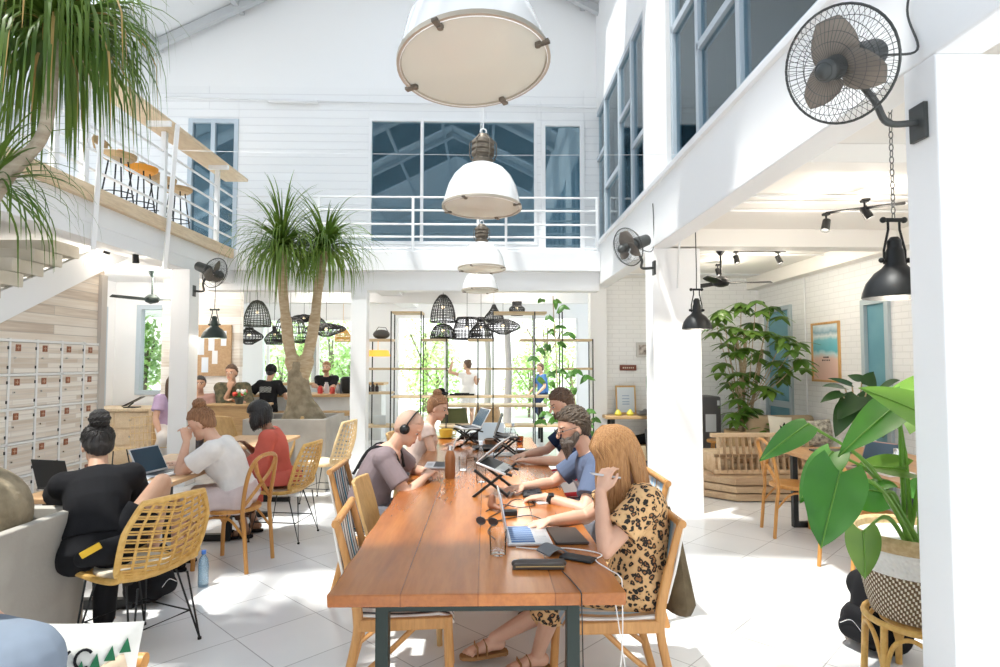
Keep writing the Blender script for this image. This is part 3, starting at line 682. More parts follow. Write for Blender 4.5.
# small black barn pendants
def barn(name, label, loc, ztop, r=.17, chain=False, m=None, k=1.0):
    m = m or BLACKM; t = thing(name, label, 'pendant lamp', loc)
    o = [(r, 0), (r*.97, .025), (r*.86, .075), (r*.62, .125), (r*.4, .15), (r*.3, .17), (r*.27, .235), (r*.2, .26), (.0, .265)]
    q = MB(); q.lathe(o[:-1] + [(rr-.004, z-.004) for rr, z in o[-2::-1]] + [o[0]], n=32); q.build('shade', m, t)
    q = MB(); q.lathe([(.0, .25), (r*.22, .25), (r*.22, .29), (r*.12, .31), (0, .31)], n=16); q.build('cap', m, t)
    q = MB(); q.tube([(-r*.36, 0, .17), (-r*.36, 0, .24), (-.03, 0, .35), (-.03, 0, .40)], .006, 6); q.tube([(r*.36, 0, .17), (r*.36, 0, .24), (.03, 0, .35), (.03, 0, .40)], .006, 6); q.cyl((-r*.45, 0, .19), (r*.45, 0, .19), .008); q.cyl((-.055, 0, .4), (.055, 0, .4), .011); q.ball((-.055, 0, .4), .016); q.ball((.055, 0, .4), .016); q.ball((-r*.45, 0, .19), .014); q.ball((r*.45, 0, .19), .014); q.build('yoke', m, t)
    q = MB()
    if chain:
        z = .4; i = 0; top = ztop-loc[2]
        while z < top:
            M = [(0.010*cos(a), 0, .02*sin(a)) if i % 2 else (0, .010*cos(a), .02*sin(a)) for a in [2*pi*k_/10 for k_ in range(10)]]
            q.tube([V(p)+V((0,0,z+.018)) for p in M], .0028, 5, closed=True); z += .033; i += 1
        q.build('chain', mat('dark_steel_chain', (.18, .18, .18), .4, .6), t)
    else:
        q.tube([(0,0,.4), (.003,0,(ztop-loc[2])*.6), (0,0,ztop-loc[2])], .005, 6); q.build('cord', m, t)
    q = MB(); q.ball((0,0,.06), .035, 12, 8); q.build('bulb', mat('lamp_bulb', (1, .95, .85), .4, emit=(1, .85, .6), estr=4), t)
    q = MB(); q.cyl((0,0,.09), (0,0,.18), .02); q.build('socket', m, t)
    bulb(loc[0], loc[1], loc[2]-.03, 7)
    return t
p = at(896, 297, 3.05); barn('barn_pendant', 'large matt black barn pendant on a chain beside the front column', (p.x, 3.05, p.z), 3.05, r=.155, chain=True)
p = at(697, 329, 6.05); barn('barn_pendant', 'small black barn pendant in front of the middle white column', (p.x, 6.05, p.z), 2.95, r=.15)
p = at(214, 338, 8.6); barn('barn_pendant', 'dark green barn pendant above the meeting corner on the left', (p.x, 8.6, p.z), 3.0, r=.17, m=DKGREEN)
# ================================================================ fans
BLADE = clear('smoky_fan_blade', (.45, .40, .35), .06, .2, (.6, .55, .5), frost=(.50, .45, .40), frost_amt=.38)
DKGREY = mat('dark_grey_plastic', (.05, .055, .055), .45)
def axis_m(d):
    d = V(d).normalized(); u, w = frame(d); return Matrix((u, w, d)).transposed()
def wall_fan(name, label, mount, centre, axis, wall_n, r=.225):
    """centre: guard centre; axis: blowing direction; mount: wall plate point with normal wall_n"""
    t = thing(name, label, 'wall fan', mount); O = V(mount); C = V(centre)-O; M = axis_m(axis); ax = V(axis).normalized()
    q = MB(); n = 56
    for k in range(n):
        a = 2*pi*k/n
        for s in (1, -1):
            pr = [(.035, .075*s), (r*.45, .078*s), (r*.8, .055*s), (r*.97, .018*s), (r, 0)]
            q.tube([C + M @ V((rr*cos(a+zz*.0), rr*sin(a), zz)) for rr, zz in pr], .0011, 4)
    for rr, zz, w in ((r, 0, .0055), (r*.8, .055, .0014), (r*.8, -.055, .0014), (r*.45, .078, .0014), (r*.45, -.078, .0014), (r*.62, .069, .0012)):
        q.tube([C + M @ V((rr*cos(2*pi*k/40), rr*sin(2*pi*k/40), zz)) for k in range(40)], w, 5, closed=True)
    q.build('guard', DKGREY, t)
    for k in range(3):
        q = MB(); a0 = 2*pi*k/3 + .5; top = []; 
        for i in range(9):
            f = i/8; rr = .035+(r*.84-.035)*f; wd = .045+.075*sin(pi*min(1, .25+f*.75)); row = []
            for j in range(7):
                v = (j/6-.5)*2; a = a0 + v*wd/max(rr, .07)*.8; row.append(C + M @ V((rr*cos(a), rr*sin(a), .03*v*(1-.3*f))))
            top.append(row)
        q.rings(top, False); q.build('blade', BLADE, t, solid=.003)
    q = MB(); q.cyl(C+ax*.03, C+ax*.105, .05, .036, 20); q.ball(C+ax*.105, (.036,.036,.036)); q.build('hub', DKGREY, t)
    q = MB(); q.cyl(C+ax*.105, C+ax*.12, .045, .035, 20); q.build('badge', DKGREY, t)
    q = MB(); q.cyl(C-ax*.10, C-ax*.29, .068, .060, 20); q.cyl(C-ax*.05, C-ax*.11, .03, .05, 16); q.cyl(C-ax*.0, C-ax*.06, .02); q.build('motor', DKGREY, t, bevel=.008)
    wn = V(wall_n); e = C-ax*.12-V((0,0,.06))
    q = MB(); q.tube(bez([wn*.02, wn*.14+V((0,0,.0)), e*.7+V((0,0,-.05)), e, C-ax*.12], 6), .014, 8); q.build('arm', DKGREY, t)
    q = MB(); q.prism([(-.045, -.075), (.045, -.075), (.045, .075), (-.045, .075)], .02, M=axis_m(wn) if abs(wn.z) > .5 else Matrix((wn.cross(V((0,0,1))), V((0,0,1)), wn)).transposed()); q.build('wall_plate', DKGREY, t, bevel=.004)
    return t, C
m0 = atx(921, 123, XR); c0 = at(839, 66, 2.36)
wf, C = wall_fan('wall_fan', 'big black caged wall fan on the front right column', m0, c0, (-.80, -.44, -.42), (-1, 0, 0))
q = MB(); a = V(m0)
q.tube(bez([C+V((.10, .05, .02)), C+V((.16, .05, -.04)), C+V((.2, .04, .06)), V(m0)*0+V((-.02, -.02, .30)), V((-.02, .03, .5)), V((-.02, -.05, .7)), V((-.02, -.1, 1.0))], 8), .005, 6); q.build('power_cord', DKGREY, wf)
m1 = atx(655, 268, XR); c1 = at(628, 247, m1.y-.18)
wf, C = wall_fan('wall_fan', 'black caged wall fan high on the middle right column', (m1.x, m1.y, m1.z), c1, (-.80, -.45, -.35), (-1, 0, 0), .2)
MB().tube(bez([C+V((.1, .05, .0)), V((-.01, .05, .2)), V((-.01, .0, .5)), V((-.01, .02, .7))], 6), .005, 6).build('power_cord', DKGREY, wf)
m2 = at(193, 291, 8.15); c2 = at(215, 273, 7.85)
wf, C = wall_fan('wall_fan', 'black caged wall fan on the left white column', (m2.x+.0, m2.y, m2.z), c2, (.88, -.25, -.35), (1, 0, 0), .2)
def ceiling_fan(name, label, loc, ztop, a0, r=.62, m=None):
    m = m or BLACKM; t = thing(name, label, 'ceiling fan', loc); h = ztop-loc[2]
    q = MB(); q.lathe([(0, h), (.07, h), (.06, h-.03), (.02, h-.09), (0, h-.09)], n=20); q.build('canopy', m, t)
    MB().cyl((0,0,.04), (0,0,h-.05), .013).build('rod', m, t)
    q = MB(); q.lathe([(0, .09), (.05, .08), (.1, .035), (.105, .0), (.085, -.035), (.04, -.05), (0, -.052)], n=24); q.build('motor', m, t)
    for k in range(3):
        a = a0+2*pi*k/3; q = MB(); rs = []
        for i in range(8):
            f = i/7; rr = .09+(r-.09)*f; w = .03+.032*sin(pi*min(1, f*.9+.1)); tw = .014
            c = V((cos(a)*rr, sin(a)*rr, 0)); u = V((-sin(a), cos(a), 0))
            rs.append([c-u*w+V((0,0,-tw)), c+u*w+V((0,0,tw)), c+u*w+V((0,0,tw+.008)), c-u*w+V((0,0,-tw+.008))])
        q.rings(rs); q.build('blade', m, t, bevel=.002)
    return t
p = at(721, 283, 7.6); ceiling_fan('ceiling_fan', 'black three blade ceiling fan in the right room', (p.x, p.y, p.z), 3.06, R(-8))
p = at(152, 300, 9.3); ceiling_fan('ceiling_fan', 'dark ceiling fan in the back left room before the window', (p.x, p.y, p.z), 3.0, R(3), m=DKGREEN)
# ================================================================ woven black pendants (open wire cages)
WICK = mat('black_wicker', (.012, .012, .013), .6)
WICKG = mat('dark_olive_wicker', (.035, .04, .025), .6)
def wicker(name, label, loc, prof, ztop, m=None, nv=26, nh=12, group=None):
    m = m or WICK; t = thing(name, label, 'pendant lamp', loc, group=group); pr = bez([(r, 0, z) for r, z in prof], 6)
    q = MB()
    for k in range(nv):
        a = 2*pi*k/nv; q.tube([(p.x*cos(a), p.x*sin(a), p.z) for p in pr[::2]], .0055, 4)
    for i in range(nh+1):
        p = pr[round(i*(len(pr)-1)/nh)]; w = .011 if i in (0, nh) else .006
        q.tube([(p.x*cos(2*pi*k/24), p.x*sin(2*pi*k/24), p.z) for k in range(24)], w, 4, closed=True)
    q.build('shade', m, t)
    zt = max(z for r, z in prof)
    MB().cyl((0,0,zt), (0,0,ztop-loc[2]), .004, n=5).build('cord', m, t)
    q = MB(); q.ball((0,0,zt*.55), .026); q.build('bulb', mat('dim_bulb', (.9, .8, .6), .3, emit=(1, .8, .5), estr=1.2), t); MB().cyl((0,0,zt*.55), (0,0,zt+.01), .012).build('socket', m, t)
    return t
BELLP = [(.20, 0), (.19, .10), (.15, .25), (.08, .36), (.03, .38)]
LANT = [(.05, 0), (.19, .10), (.06, .2), (.05, .22)]
BASK = [(.20, 0), (.21, .06), (.16, .25), (.11, .30), (.05, .31)]
FLAT = [(.06, 0), (.24, .08), (.20, .13), (.05, .16)]
DROP = [(.12, 0), (.15, .08), (.09, .17), (.03, .22), (.03, .28)]
GRP = 'woven pendants over the bar'
for (px, py, Y, pr, k, lab, mm) in (
    (257, 326, 10.9, BELLP, .85, 'tall olive woven bell pendant leftmost over the bar', WICKG), (249, 344, 10.6, LANT, .9, 'black woven diamond lantern hanging below the tall bell pendant', WICK),
    (274, 344, 11.2, DROP, .8, 'small black woven drop pendant between bell and basket pendants', WICK), (290, 342, 10.8, BASK, 1.0, 'wide black woven basket pendant just left of the palm trunks', WICK),
    (304, 322, 11.4, FLAT, .6, 'small black woven lantern high between the palm trunks', WICK), (318, 330, 11.6, DROP, .8, 'black woven drop pendant between the palm trunks', WICK),
    (326, 336, 10.9, FLAT, 1.0, 'flat black woven saucer pendant right of the palm trunks', WICK), (343, 341, 11.8, [(.11, 0), (.10, .08), (.04, .16), (.02, .17)], 1.0, 'small tan rattan pendant nearest the white post by the bar', RATTAN)):
    p = at(px, py, Y); wicker('woven_pendant', lab, (p.x, Y, p.z), [(r*k*1.4, z*k*1.4) for r, z in pr], 3.0, mm, group=GRP)
GRP2 = 'woven pendants over the open shelf'
for (px, py, Y, pr, k, lab) in (
    (443, 322, 10.6, [(.17, 0), (.16, .12), (.12, .26), (.05, .36), (.02, .37)], 1.0, 'tall black woven pendant leftmost over the open shelf'), (443, 338, 10.3, [(.17, 0), (.15, .08), (.1, .16), (.05, .18)], 1.0, 'black woven bowl pendant below the tall one over the open shelf'),
    (467, 339, 10.5, [(.18, 0), (.17, .1), (.13, .24), (.12, .26)], 1.1, 'large black woven drum pendant left of centre over the open shelf'), (481, 339, 10.9, [(.18, 0), (.15, .12), (.06, .22), (.05, .3)], 1.0, 'black woven funnel pendant at the middle of the shelf pendants'),
    (494, 322, 11.3, [(.10, 0), (.14, .06), (.06, .17), (.02, .25)], 1.0, 'small black woven onion pendant over the open shelf'), (503, 334, 10.7, [(.06, 0), (.24, .09), (.16, .17), (.05, .2)], 1.0, 'wide black woven saucer pendant over the open shelf'),
    (517, 315, 11.0, [(.08, 0), (.10, .08), (.06, .12), (.06, .17)], 1.1, 'small black woven lantern rightmost over the open shelf')):
    p = at(px, py, Y); wicker('woven_pendant', lab, (p.x, Y, p.z), [(r*k*1.3, z*k*1.28) for r, z in pr], 3.0, group=GRP2)
# ================================================================ people
def skin(name, c, c2): return mat(name, c, .5, 0, c2, 6, sss=.12, bumps=.05, bscale=90)
SK_L = skin('fair_skin', (.62, .36, .25), (.70, .43, .31)); SK_M = skin('tan_skin', (.50, .29, .19), (.57, .34, .23)); SK_D = skin('brown_skin', (.27, .14, .085), (.33, .18, .11))
LIP = mat('lips', (.50, .20, .17), .45); EYE = mat('dark_eye', (.03, .02, .02), .2); EYEW = mat('eye_white', (.75, .73, .7), .3)
def hairmat(name, a, b_): return mat(name, a, .42, 0, b_, 9, (14, 14, .8), bumps=.5, bscale=26)
H_BLACK = hairmat('black_hair', (.008, .007, .007), (.025, .02, .018)); H_BROWN = hairmat('brown_hair', (.07, .035, .018), (.14, .075, .04))
H_GINGER = hairmat('ginger_blonde_hair', (.28, .13, .042), (.46, .24, .095)); H_GREY = hairmat('greying_brown_hair', (.045, .028, .016), (.10, .068, .042)); H_LIGHT = hairmat('auburn_hair', (.20, .085, .035), (.34, .17, .08))
H_BEARD = hairmat('grey_beard', (.05, .04, .032), (.17, .14, .115))
def cloth(name, c, c2=None, b=.35): return mat(name, c, .9, 0, c2 or [x*.88 for x in c], 7, bumps=b, bscale=9, spec=.2)
# animal print: dark rosettes round tan centres
m, nt, b = newmat('leopard_print'); LEO = m
vec = coords(nt); nz = N(nt, 'ShaderNodeTexNoise'); nz.inputs['Scale'].default_value = 25; L(nt, vec, nz.inputs[0])
ad = N(nt, 'ShaderNodeMix', data_type='VECTOR'); ad.inputs[0].default_value = .035; L(nt, vec, ad.inputs[4]); L(nt, nz.outputs[1], ad.inputs[5])
vo = N(nt, 'ShaderNodeTexVoronoi'); vo.inputs['Scale'].default_value = 38; vo.inputs['Randomness'].default_value = .9; L(nt, ad.outputs[1], vo.inputs['Vector'])
n3 = N(nt, 'ShaderNodeTexNoise'); n3.inputs['Scale'].default_value = 48; L(nt, vec, n3.inputs[0])
mm = N(nt, 'ShaderNodeMath', operation='MULTIPLY_ADD'); mm.inputs[1].default_value = .5; L(nt, n3.outputs[0], mm.inputs[0]); L(nt, vo.outputs['Distance'], mm.inputs[2])
L(nt, ramp(nt, mm.outputs[0], [(0, (.30, .13, .045)), (.44, (.30, .13, .045)), (.47, (.012, .009, .008)), (.70, (.012, .009, .008)), (.73, (.60, .36, .16)), (1, (.68, .43, .21))]), b.inputs['Base Color']); b.inputs['Roughness'].default_value = .8
def ik(S, W, a, b_, pole):
    d = W-S; D = min(d.length, (a+b_)*.995); d.normalize(); W = S+d*D
    x = (a*a-b_*b_+D*D)/(2*D); h = sqrt(max(a*a-x*x, 0)); p = pole-d*pole.dot(d); p.normalize()
    return S+d*x+p*h, W
def hand(q, W, d, n, u, k=1.0, curl=.5, spread=1.0, thumb=.6):
    """W wrist, d along hand, n back-of-hand normal, u towards the thumb side"""
    d = d.normalized(); n = (n-d*n.dot(d)).normalized(); u = (u-d*u.dot(d)-n*u.dot(n)).normalized()
    rs = []
    for t, w, h in ((-.02, .025, .019), (.02, .031, .019), (.055, .041, .017), (.085, .042, .014), (.095, .036, .010)):
        c = W+d*t*k; rs.append([c+u*w*k*cos(a)+n*h*k*sin(a) for a in [2*pi*i/12 for i in range(12)]])
    q.rings(rs)
    for i, (o, ln) in enumerate(((.031, .072), (.011, .082), (-.011, .076), (-.030, .060))):
        p = W+(d*.085+u*o)*k; dd = (d+u*o*2.2*spread).normalized(); c = curl*(1+.12*i); pts = [p]
        for s, f in ((.42, .35), (.32, .9), (.26, 1.3)):
            ang = c*f; v = dd*cos(ang)-n*sin(ang); p = p+v*ln*s*1.05*k; pts.append(p)
        for (a, b_), (r1, r2) in zip(zip(pts, pts[1:]), ((.0095, .0088), (.0088, .008), (.008, .0068))): q.limb(a, b_, r1*k, r2*k, 8)
    p0 = W+(d*.022+u*.026)*k; p1 = p0+(d*.028+u*.026-n*.008)*k; p2 = p1+(d*.032+u*.012*(1-thumb)-n*.014*thumb)*k; p3 = p2+(d*.026-u*.004*thumb-n*.010*thumb)*k
    q.limb(p0, p1, .014*k, .011*k, 8); q.limb(p1, p2, .0105*k, .0095*k, 8); q.limb(p2, p3, .0095*k, .0075*k, 8)
def person(label, loc, rz, hip=.50, lean=15, hunch=15, twist=0, head=(0, 0), handL=None, handR=None, dirL=None, dirR=None, nL=None, nR=None, poleL=None, poleR=None,
           footL=None, footR=None, kneeL=None, kneeR=None, toes=None, k=1.0, female=False, skinm=None, hair='short', hairm=None, vox=.007, tops=None, legs=None, shoes=None, beard=None,
           curlL=.5, curlR=.5, group=None, neck_fwd=0, eyes=True, hair_len=.3, bun=None, side_lean=0, turn_hips=0, name='person', bulk=1.0):
    O = V(loc); f0 = V((cos(rz), sin(rz), 0)); l0 = V((-sin(rz), cos(rz), 0)); Z = V((0,0,1)); Pv = V((O.x, O.y, hip))
    skinm = skinm or SK_L; rel = lambda p: p-O
    # spine
    sp = []; fr = []; p = Pv.copy(); nS = 10; seg = .50*k/nS
    for i in range(nS+1):
        t = i/nS; a = R(lean+hunch*t*1.2-hunch*.2); tw = R(twist)*t; ff = (f0*cos(tw)+l0*sin(tw)); ll = Z.cross(ff); sl = R(side_lean)*t
        up = (Z*cos(a)+ff*sin(a)); up = (up*cos(sl)+ll*sin(sl)).normalized(); fw = (ff-up*ff.dot(up)).normalized(); lf = up.cross(fw)
        sp.append(p.copy()); fr.append((fw, lf, up)); p = p+up*seg
    def S(t):
        x = max(0, min(.9999, t))*nS; i = int(x); return sp[i].lerp(sp[i+1], x-i), fr[min(i+(x-i > .5), nS)]
    sw = .165 if female else .185
    prof = [(-.10, .10, .08), (-.06, .155, .11), (.0, .17, .125), (.18, .15, .112), (.36, .128 if female else .142, .10), (.58, .142 if female else .158, .112), (.76, .15 if female else .17, .108), (.88, .145 if female else .165, .088), (.96, .10, .07), (1.0, .058, .055)]
    def torso(q, inf, t0=-.2, t1=2, n=24):
        rs = []
        for t, w, d in prof:
            if t < t0 or t > t1: continue
            c, (fw, lf, up) = S(max(t, 0)); c = c + up*min(t, 0)*.5*k
            w = w*k*bulk+inf; d = d*k*bulk+inf; belly = .02*k if (.1 < t < .5 and not female) else 0; bust = .03*k if female and .5 < t < .8 else 0
            rs.append([c + lf*w*cos(a) + fw*((d+belly+(bust if sin(a) > 0 else 0))*sin(a)) for a in [2*pi*i/n for i in range(n)]])
        q.rings(rs)
    NB, (hf, hl, hu) = S(1.0)
    ny, npit = R(head[0]), R(head[1])
    base_f = V((hf.x, hf.y, 0)).normalized(); hfw = (base_f*cos(ny)+Z.cross(base_f)*sin(ny)); hfw = (hfw*cos(npit)-Z*sin(npit)).normalized()
    hlf = Z.cross(hfw).normalized(); hup = hfw.cross(hlf)
    HM = Matrix((hfw, hlf, hup)).transposed(); H = NB + (hu*.5+Z*.5+hf*.12).normalized()*.098*k + hup*.072*k + hfw*(.02+neck_fwd)*k
    hp = lambda x, y, z: H + HM @ V((x*k, y*k, z*k))
    sh = {}; el = {}; wr = {}; kn = {}; an = {}; hj = {}
    c, (fw, lf, up) = S(.86)
    for s, key in ((1, 'L'), (-1, 'R')): sh[key] = c + lf*s*sw*k*bulk - up*.0
    fD = {'L': handL, 'R': handR}; pD = {'L': poleL, 'R': poleR}
    for s, key in ((1, 'L'), (-1, 'R')):
        W = V(fD[key]) if fD[key] is not None else sh[key]+fw*.25-Z*.4+lf*s*.08
        pole = V(pD[key]) if pD[key] is not None else (-Z*.8+lf*s*.5-fw*.3)
        el[key], wr[key] = ik(sh[key], W, .29*k, .255*k, pole)
    ft = {'L': footL, 'R': footR}; kP = {'L': kneeL, 'R': kneeR}; th = R(turn_hips); hf0 = f0*cos(th)+l0*sin(th); hl0 = Z.cross(hf0)
    for s, key in ((1, 'L'), (-1, 'R')):
        hj[key] = Pv + hl0*s*.088*k
        A = V(ft[key]) if ft[key] is not None else O*1 + hf0*.43*k + hl0*s*.11*k + Z*.085
        A.z = max(A.z, .075); pole = V(kP[key]) if kP[key] is not None else hf0*.6+Z*.8
        kn[key], an[key] = ik(hj[key], A, .43*k, .42*k, pole)
    q = MB(); torso(q, 0)
    q.limb(NB-hu*.03, hp(-.015, 0, -.06), .056*k, .05*k, 14)
    q.ball(hp(-.005, 0, .022), (.098*k, .078*k, .098*k), 20, 14, HM); q.ball(hp(.028, 0, -.055), (.066*k, .056*k, .066*k), 16, 10, HM); q.ball(hp(.066, 0, -.10), (.024*k, .026*k, .018*k), 10, 8, HM)
    q.limb(hp(.092, 0, .012), hp(.112, 0, -.025), .009*k, .0145*k, 8)
    q.ball(hp(.083, 0, -.066), (.018*k, .026*k, .014*k), 10, 6, HM)
    for s in (1, -1):
        q.ball(hp(.078, .03*s, .024), (.016*k, .026*k, .010*k), 8, 6, HM); q.ball(hp(-.008, .078*s, -.015), (.020*k, .009*k, .032*k), 10, 8, HM)
    for s, key in ((1, 'L'), (-1, 'R')):
        q.ball(sh[key], .058*k*bulk, 12, 8); q.limb(sh[key], el[key], .050*k*bulk, .040*k, 12); mid = el[key].lerp(wr[key], .3)
        q.limb(el[key], mid, .040*k, .042*k, 12); q.limb(mid, wr[key], .042*k, .026*k, 12)
        q.limb(S(.80)[0]+S(.80)[1][1]*s*.09*k, sh[key], .07*k, .055*k, 10)
        fa = (wr[key]-el[key]).normalized(); dd = {'L': dirL, 'R': dirR}[key]; dd = V(dd) if dd is not None else fa
        nn = {'L': nL, 'R': nR}[key]; nn = V(nn) if nn is not None else Z
        nn = (nn - dd*nn.dot(dd.normalized())/dd.length)
        hand(q, wr[key], dd, nn, (dd.cross(nn))*(1 if key == 'L' else -1), k*(.94 if female else 1.0), curlL if key == 'L' else curlR)
        q.limb(hj[key], kn[key], .085*k*bulk, .054*k, 14); cm = kn[key].lerp(an[key], .32)-(hf0*.012*k)
        q.limb(kn[key], cm, .054*k, .054*k, 12); q.limb(cm, an[key], .054*k, .034*k, 12)
        tf = {'L': hf0, 'R': hf0}[key] if toes is None else V(toes); tf = tf.normalized(); side = Z.cross(tf)
        q.limb(an[key]-Z*.03*k-tf*.03*k, an[key]-Z*.03*k+tf*.05*k, .034*k, .032*k, 10)
        q.limb(an[key]-Z*.035*k+tf*.04*k, an[key]-Z*.052*k+tf*.13*k, .034*k, .026*k, 10)
        for j in range(5):
            o_ = (j-2)*.015*k; q.limb(an[key]-Z*.052*k+tf*.12*k+side*o_, an[key]-Z*.06*k+tf*(.165-.012*abs(j-1))*k+side*o_*1.15, .012*k, .010*k, 7)
    q.v = [tuple(V(p)-O) for p in q.v]
    me_m = [skinm, EYE, LIP, hairm or H_BROWN, EYEW]
    body = q.build(name, me_m, remesh=vox, relax=3); bake(body)
    body.location = O
    for m_ in me_m[len(body.data.materials):]: body.data.materials.append(m_)
    if eyes:
        inv = HM.transposed(); Hr = H-O
        for pg in body.data.polygons:
            c_ = inv @ (V(pg.center)-Hr)/k
            if abs(c_.z) > .12 or c_.x < .05 or abs(c_.y) > .06: continue
            ay = abs(c_.y)
            if ((ay-.031)/.015)**2+((c_.z-.002)/.0075)**2 < 1: pg.material_index = 1 if ((ay-.031)/.007)**2+((c_.z-.002)/.0075)**2 < 1 else 4
            elif ((ay-.033)/.022)**2+((c_.z-.026-.0*ay)/.0055)**2 < 1: pg.material_index = 3
            elif (ay/.024)**2+((c_.z+.066)/.0085)**2 < 1: pg.material_index = 2
    tag(body, label, 'person', group)
    def sub(nm, q, m_, vx=None, rl=3, lab=None, **kw):
        q.v = [tuple(V(p)-O) for p in q.v]
        o = q.build(nm, m_, body, remesh=vx or 0, relax=rl if vx else 0, **kw)
        if vx: bake(o)
        if lab: o['label'] = lab
        return o
    J = dict(sh=sh, el=el, wr=wr, kn=kn, an=an, hj=hj, hp=hp, H=H, HM=HM, S=S, NB=NB, sub=sub, body=body, fw=fw, lf=lf, up=up, hf0=hf0, hl0=hl0, O=O)
    if tops:   # (name, material, sleeve fraction, hem t, inflation, neckline t)
        nm, tm, slv, hem, inf, nk = tops; q = MB(); torso(q, inf, hem, nk)
        for s, key in ((1, 'L'), (-1, 'R')):
            q.limb(S(.82)[0]+S(.82)[1][1]*s*.09*k, sh[key], .075*k+inf, .056*k+inf*1.2, 12); q.ball(sh[key], .058*k*bulk+inf, 12, 8)
            e = sh[key].lerp(el[key], min(slv, 1)); flare = inf*1.8
            if slv > 0: q.cyl(sh[key], e, .052*k*bulk+inf, .044*k+flare, 16)
            if slv > 1: q.ball(el[key], .044*k+flare, 12, 8); q.cyl(el[key], el[key].lerp(wr[key], slv-1), .044*k+flare, .032*k+flare, 14)
        sub(nm, q, tm, vox*1.1, 2)
    if legs:   # (name, material, fraction 0..2, inflation)
        nm, tm, ln, inf = legs; q = MB(); torso(q, inf, -.2, .2)
        for key in 'LR':
            q.ball(hj[key], .088*k*bulk+inf, 14, 10); e = hj[key].lerp(kn[key], min(ln, 1)); fl = .083*(1-min(ln, 1))+.056*min(ln, 1)
            q.cyl(hj[key], e, .085*k*bulk+inf, fl*k+inf*1.4, 16)
            if ln > 1: q.ball(kn[key], .056*k+inf, 12, 8); q.cyl(kn[key], kn[key].lerp(an[key], ln-1), .056*k+inf*1.2, .045*k+inf*1.5, 14)
        sub(nm, q, tm, vox*1.1, 2)
    if shoes:
        nm, sm = shoes; tf = (hf0 if toes is None else V(toes)).normalized(); sd = Z.cross(tf)
        for key in 'LR':
            q = MB(); a = an[key]; b_ = a-Z*.085*k+V((0,0,.012)); oz = max(.0, .0)
            rs = []
            for t, w in ((-.075, .018), (-.06, .034), (0, .036), (.08, .044), (.14, .042), (.18, .026), (.19, .01)):
                rs.append([b_+tf*t*k+sd*w*k*u_ - Z*zz for u_, zz in ((-1, .014), (1, .014), (1, -.006), (-1, -.006))])
            q.rings(rs)
            if nm == 'sandal':
                for t in (.05, .10): q.tube([b_+tf*t*k+sd*(-.046*k)-Z*.002, b_+tf*t*k+sd*(-.03*k)+Z*.045*k, b_+tf*(t+.01)*k+Z*.062*k*(1.15-t*3), b_+tf*t*k+sd*(.03*k)+Z*.045*k, b_+tf*t*k+sd*(.046*k)-Z*.002], .016*k, 8, flat=(1.2, .22), up=tf)
            else:
                q.limb(b_-tf*.03*k+Z*.03*k, b_+tf*.06*k+Z*.03*k, .042*k, .045*k); q.limb(b_+tf*.06*k+Z*.025*k, b_+tf*.15*k+Z*.012*k, .043*k, .033*k)
            sub(nm, q, sm, bevel=.004 if nm == 'sandal' else 0)
    if hair:
        q = MB(); inf = {'short': .010, 'bun': .010, 'long': .016, 'bob': .018, 'shaved': .0025}[hair]; n_, m_ = 40, 26; c = hp(-.008, 0, .024); rr = V((.098+inf, .078+inf, .098+inf*1.3))*k; vs = []; fs = []
        for i in range(m_+1):
            t = -pi/2+pi*i/m_
            for j in range(n_):
                a = 2*pi*j/n_; d = V((cos(t)*cos(a), cos(t)*sin(a), sin(t)))
                front = max(0, d.x); bk_ = max(0, -d.x-.05); line = .56*front**.6 - 1.0*bk_**.6 - .10 + (.10 if d.x > .25 else 0)*(1-front)
                if hair in ('long', 'bob'): line -= .12
                w = max(0, min(1, (d.z-line)/.14+.6)); sc = .80+.2*w; dzs = 1.28 if d.z < 0 and d.x < .3 else 1; rip = 1+.012*sin(a*17+3*sin(t*5))*(w)
                vs.append(c + HM @ V((d.x*rr.x*sc*rip, d.y*rr.y*sc*rip, d.z*rr.z*sc*rip*dzs)))
        for i in range(m_):
            for j in range(n_): kk = (j+1) % n_; fs.append((i*n_+j, i*n_+kk, (i+1)*n_+kk, (i+1)*n_+j))
        q.add(vs, fs)
        if hair in ('short', 'bun'):
            rnd = random.Random(8)
            for j in range(170 if vox < .009 else 50):
                a = rnd.uniform(-pi, pi); z_ = rnd.uniform(-.35, 1); rr_ = sqrt(max(0, 1-z_*z_)); d = V((cos(a)*rr_, sin(a)*rr_, z_)); ln_ = .56*max(0, d.x)**.6-1.0*max(0, -d.x-.05)**.6-.06
                if d.z < ln_: continue
                if hair == 'short': e_ = (d+V((-.42, rnd.uniform(-.2, .2), .03-.25*(d.z < .3)))).normalized()
                else: e_ = (d.lerp(V((-.75, 0, .66)), .45)).normalized()
                lift = 1.012 if hair == 'short' else 1.015; f_ = lambda v, s_: c + HM @ V((v.x*rr.x*s_, v.y*rr.y*s_, v.z*rr.z*s_)); mid_ = (d+e_).normalized()
                q.tube([f_(d, .96), f_(mid_, lift), f_(e_, .99)], [.005*k, .0075*k, .002*k], 5)
        if bun:
            bx, bz, br = bun; q.ball(hp(bx, 0, bz), br*k, 16, 10); q.limb(hp(bx*.7, 0, bz*.75), hp(bx, 0, bz), br*.8*k, br*.6*k, 10)
            for j in range(16):
                a = 2*pi*j/16; q.tube([hp(bx+br*1.02*cos(a+x)*cos(x*.7), br*1.02*sin(a+x)*cos(x*.7), bz+br*1.02*sin(x*.7)) for x in (-1.6, -.8, 0, .8, 1.6)], .010*k*br/.05, 5)
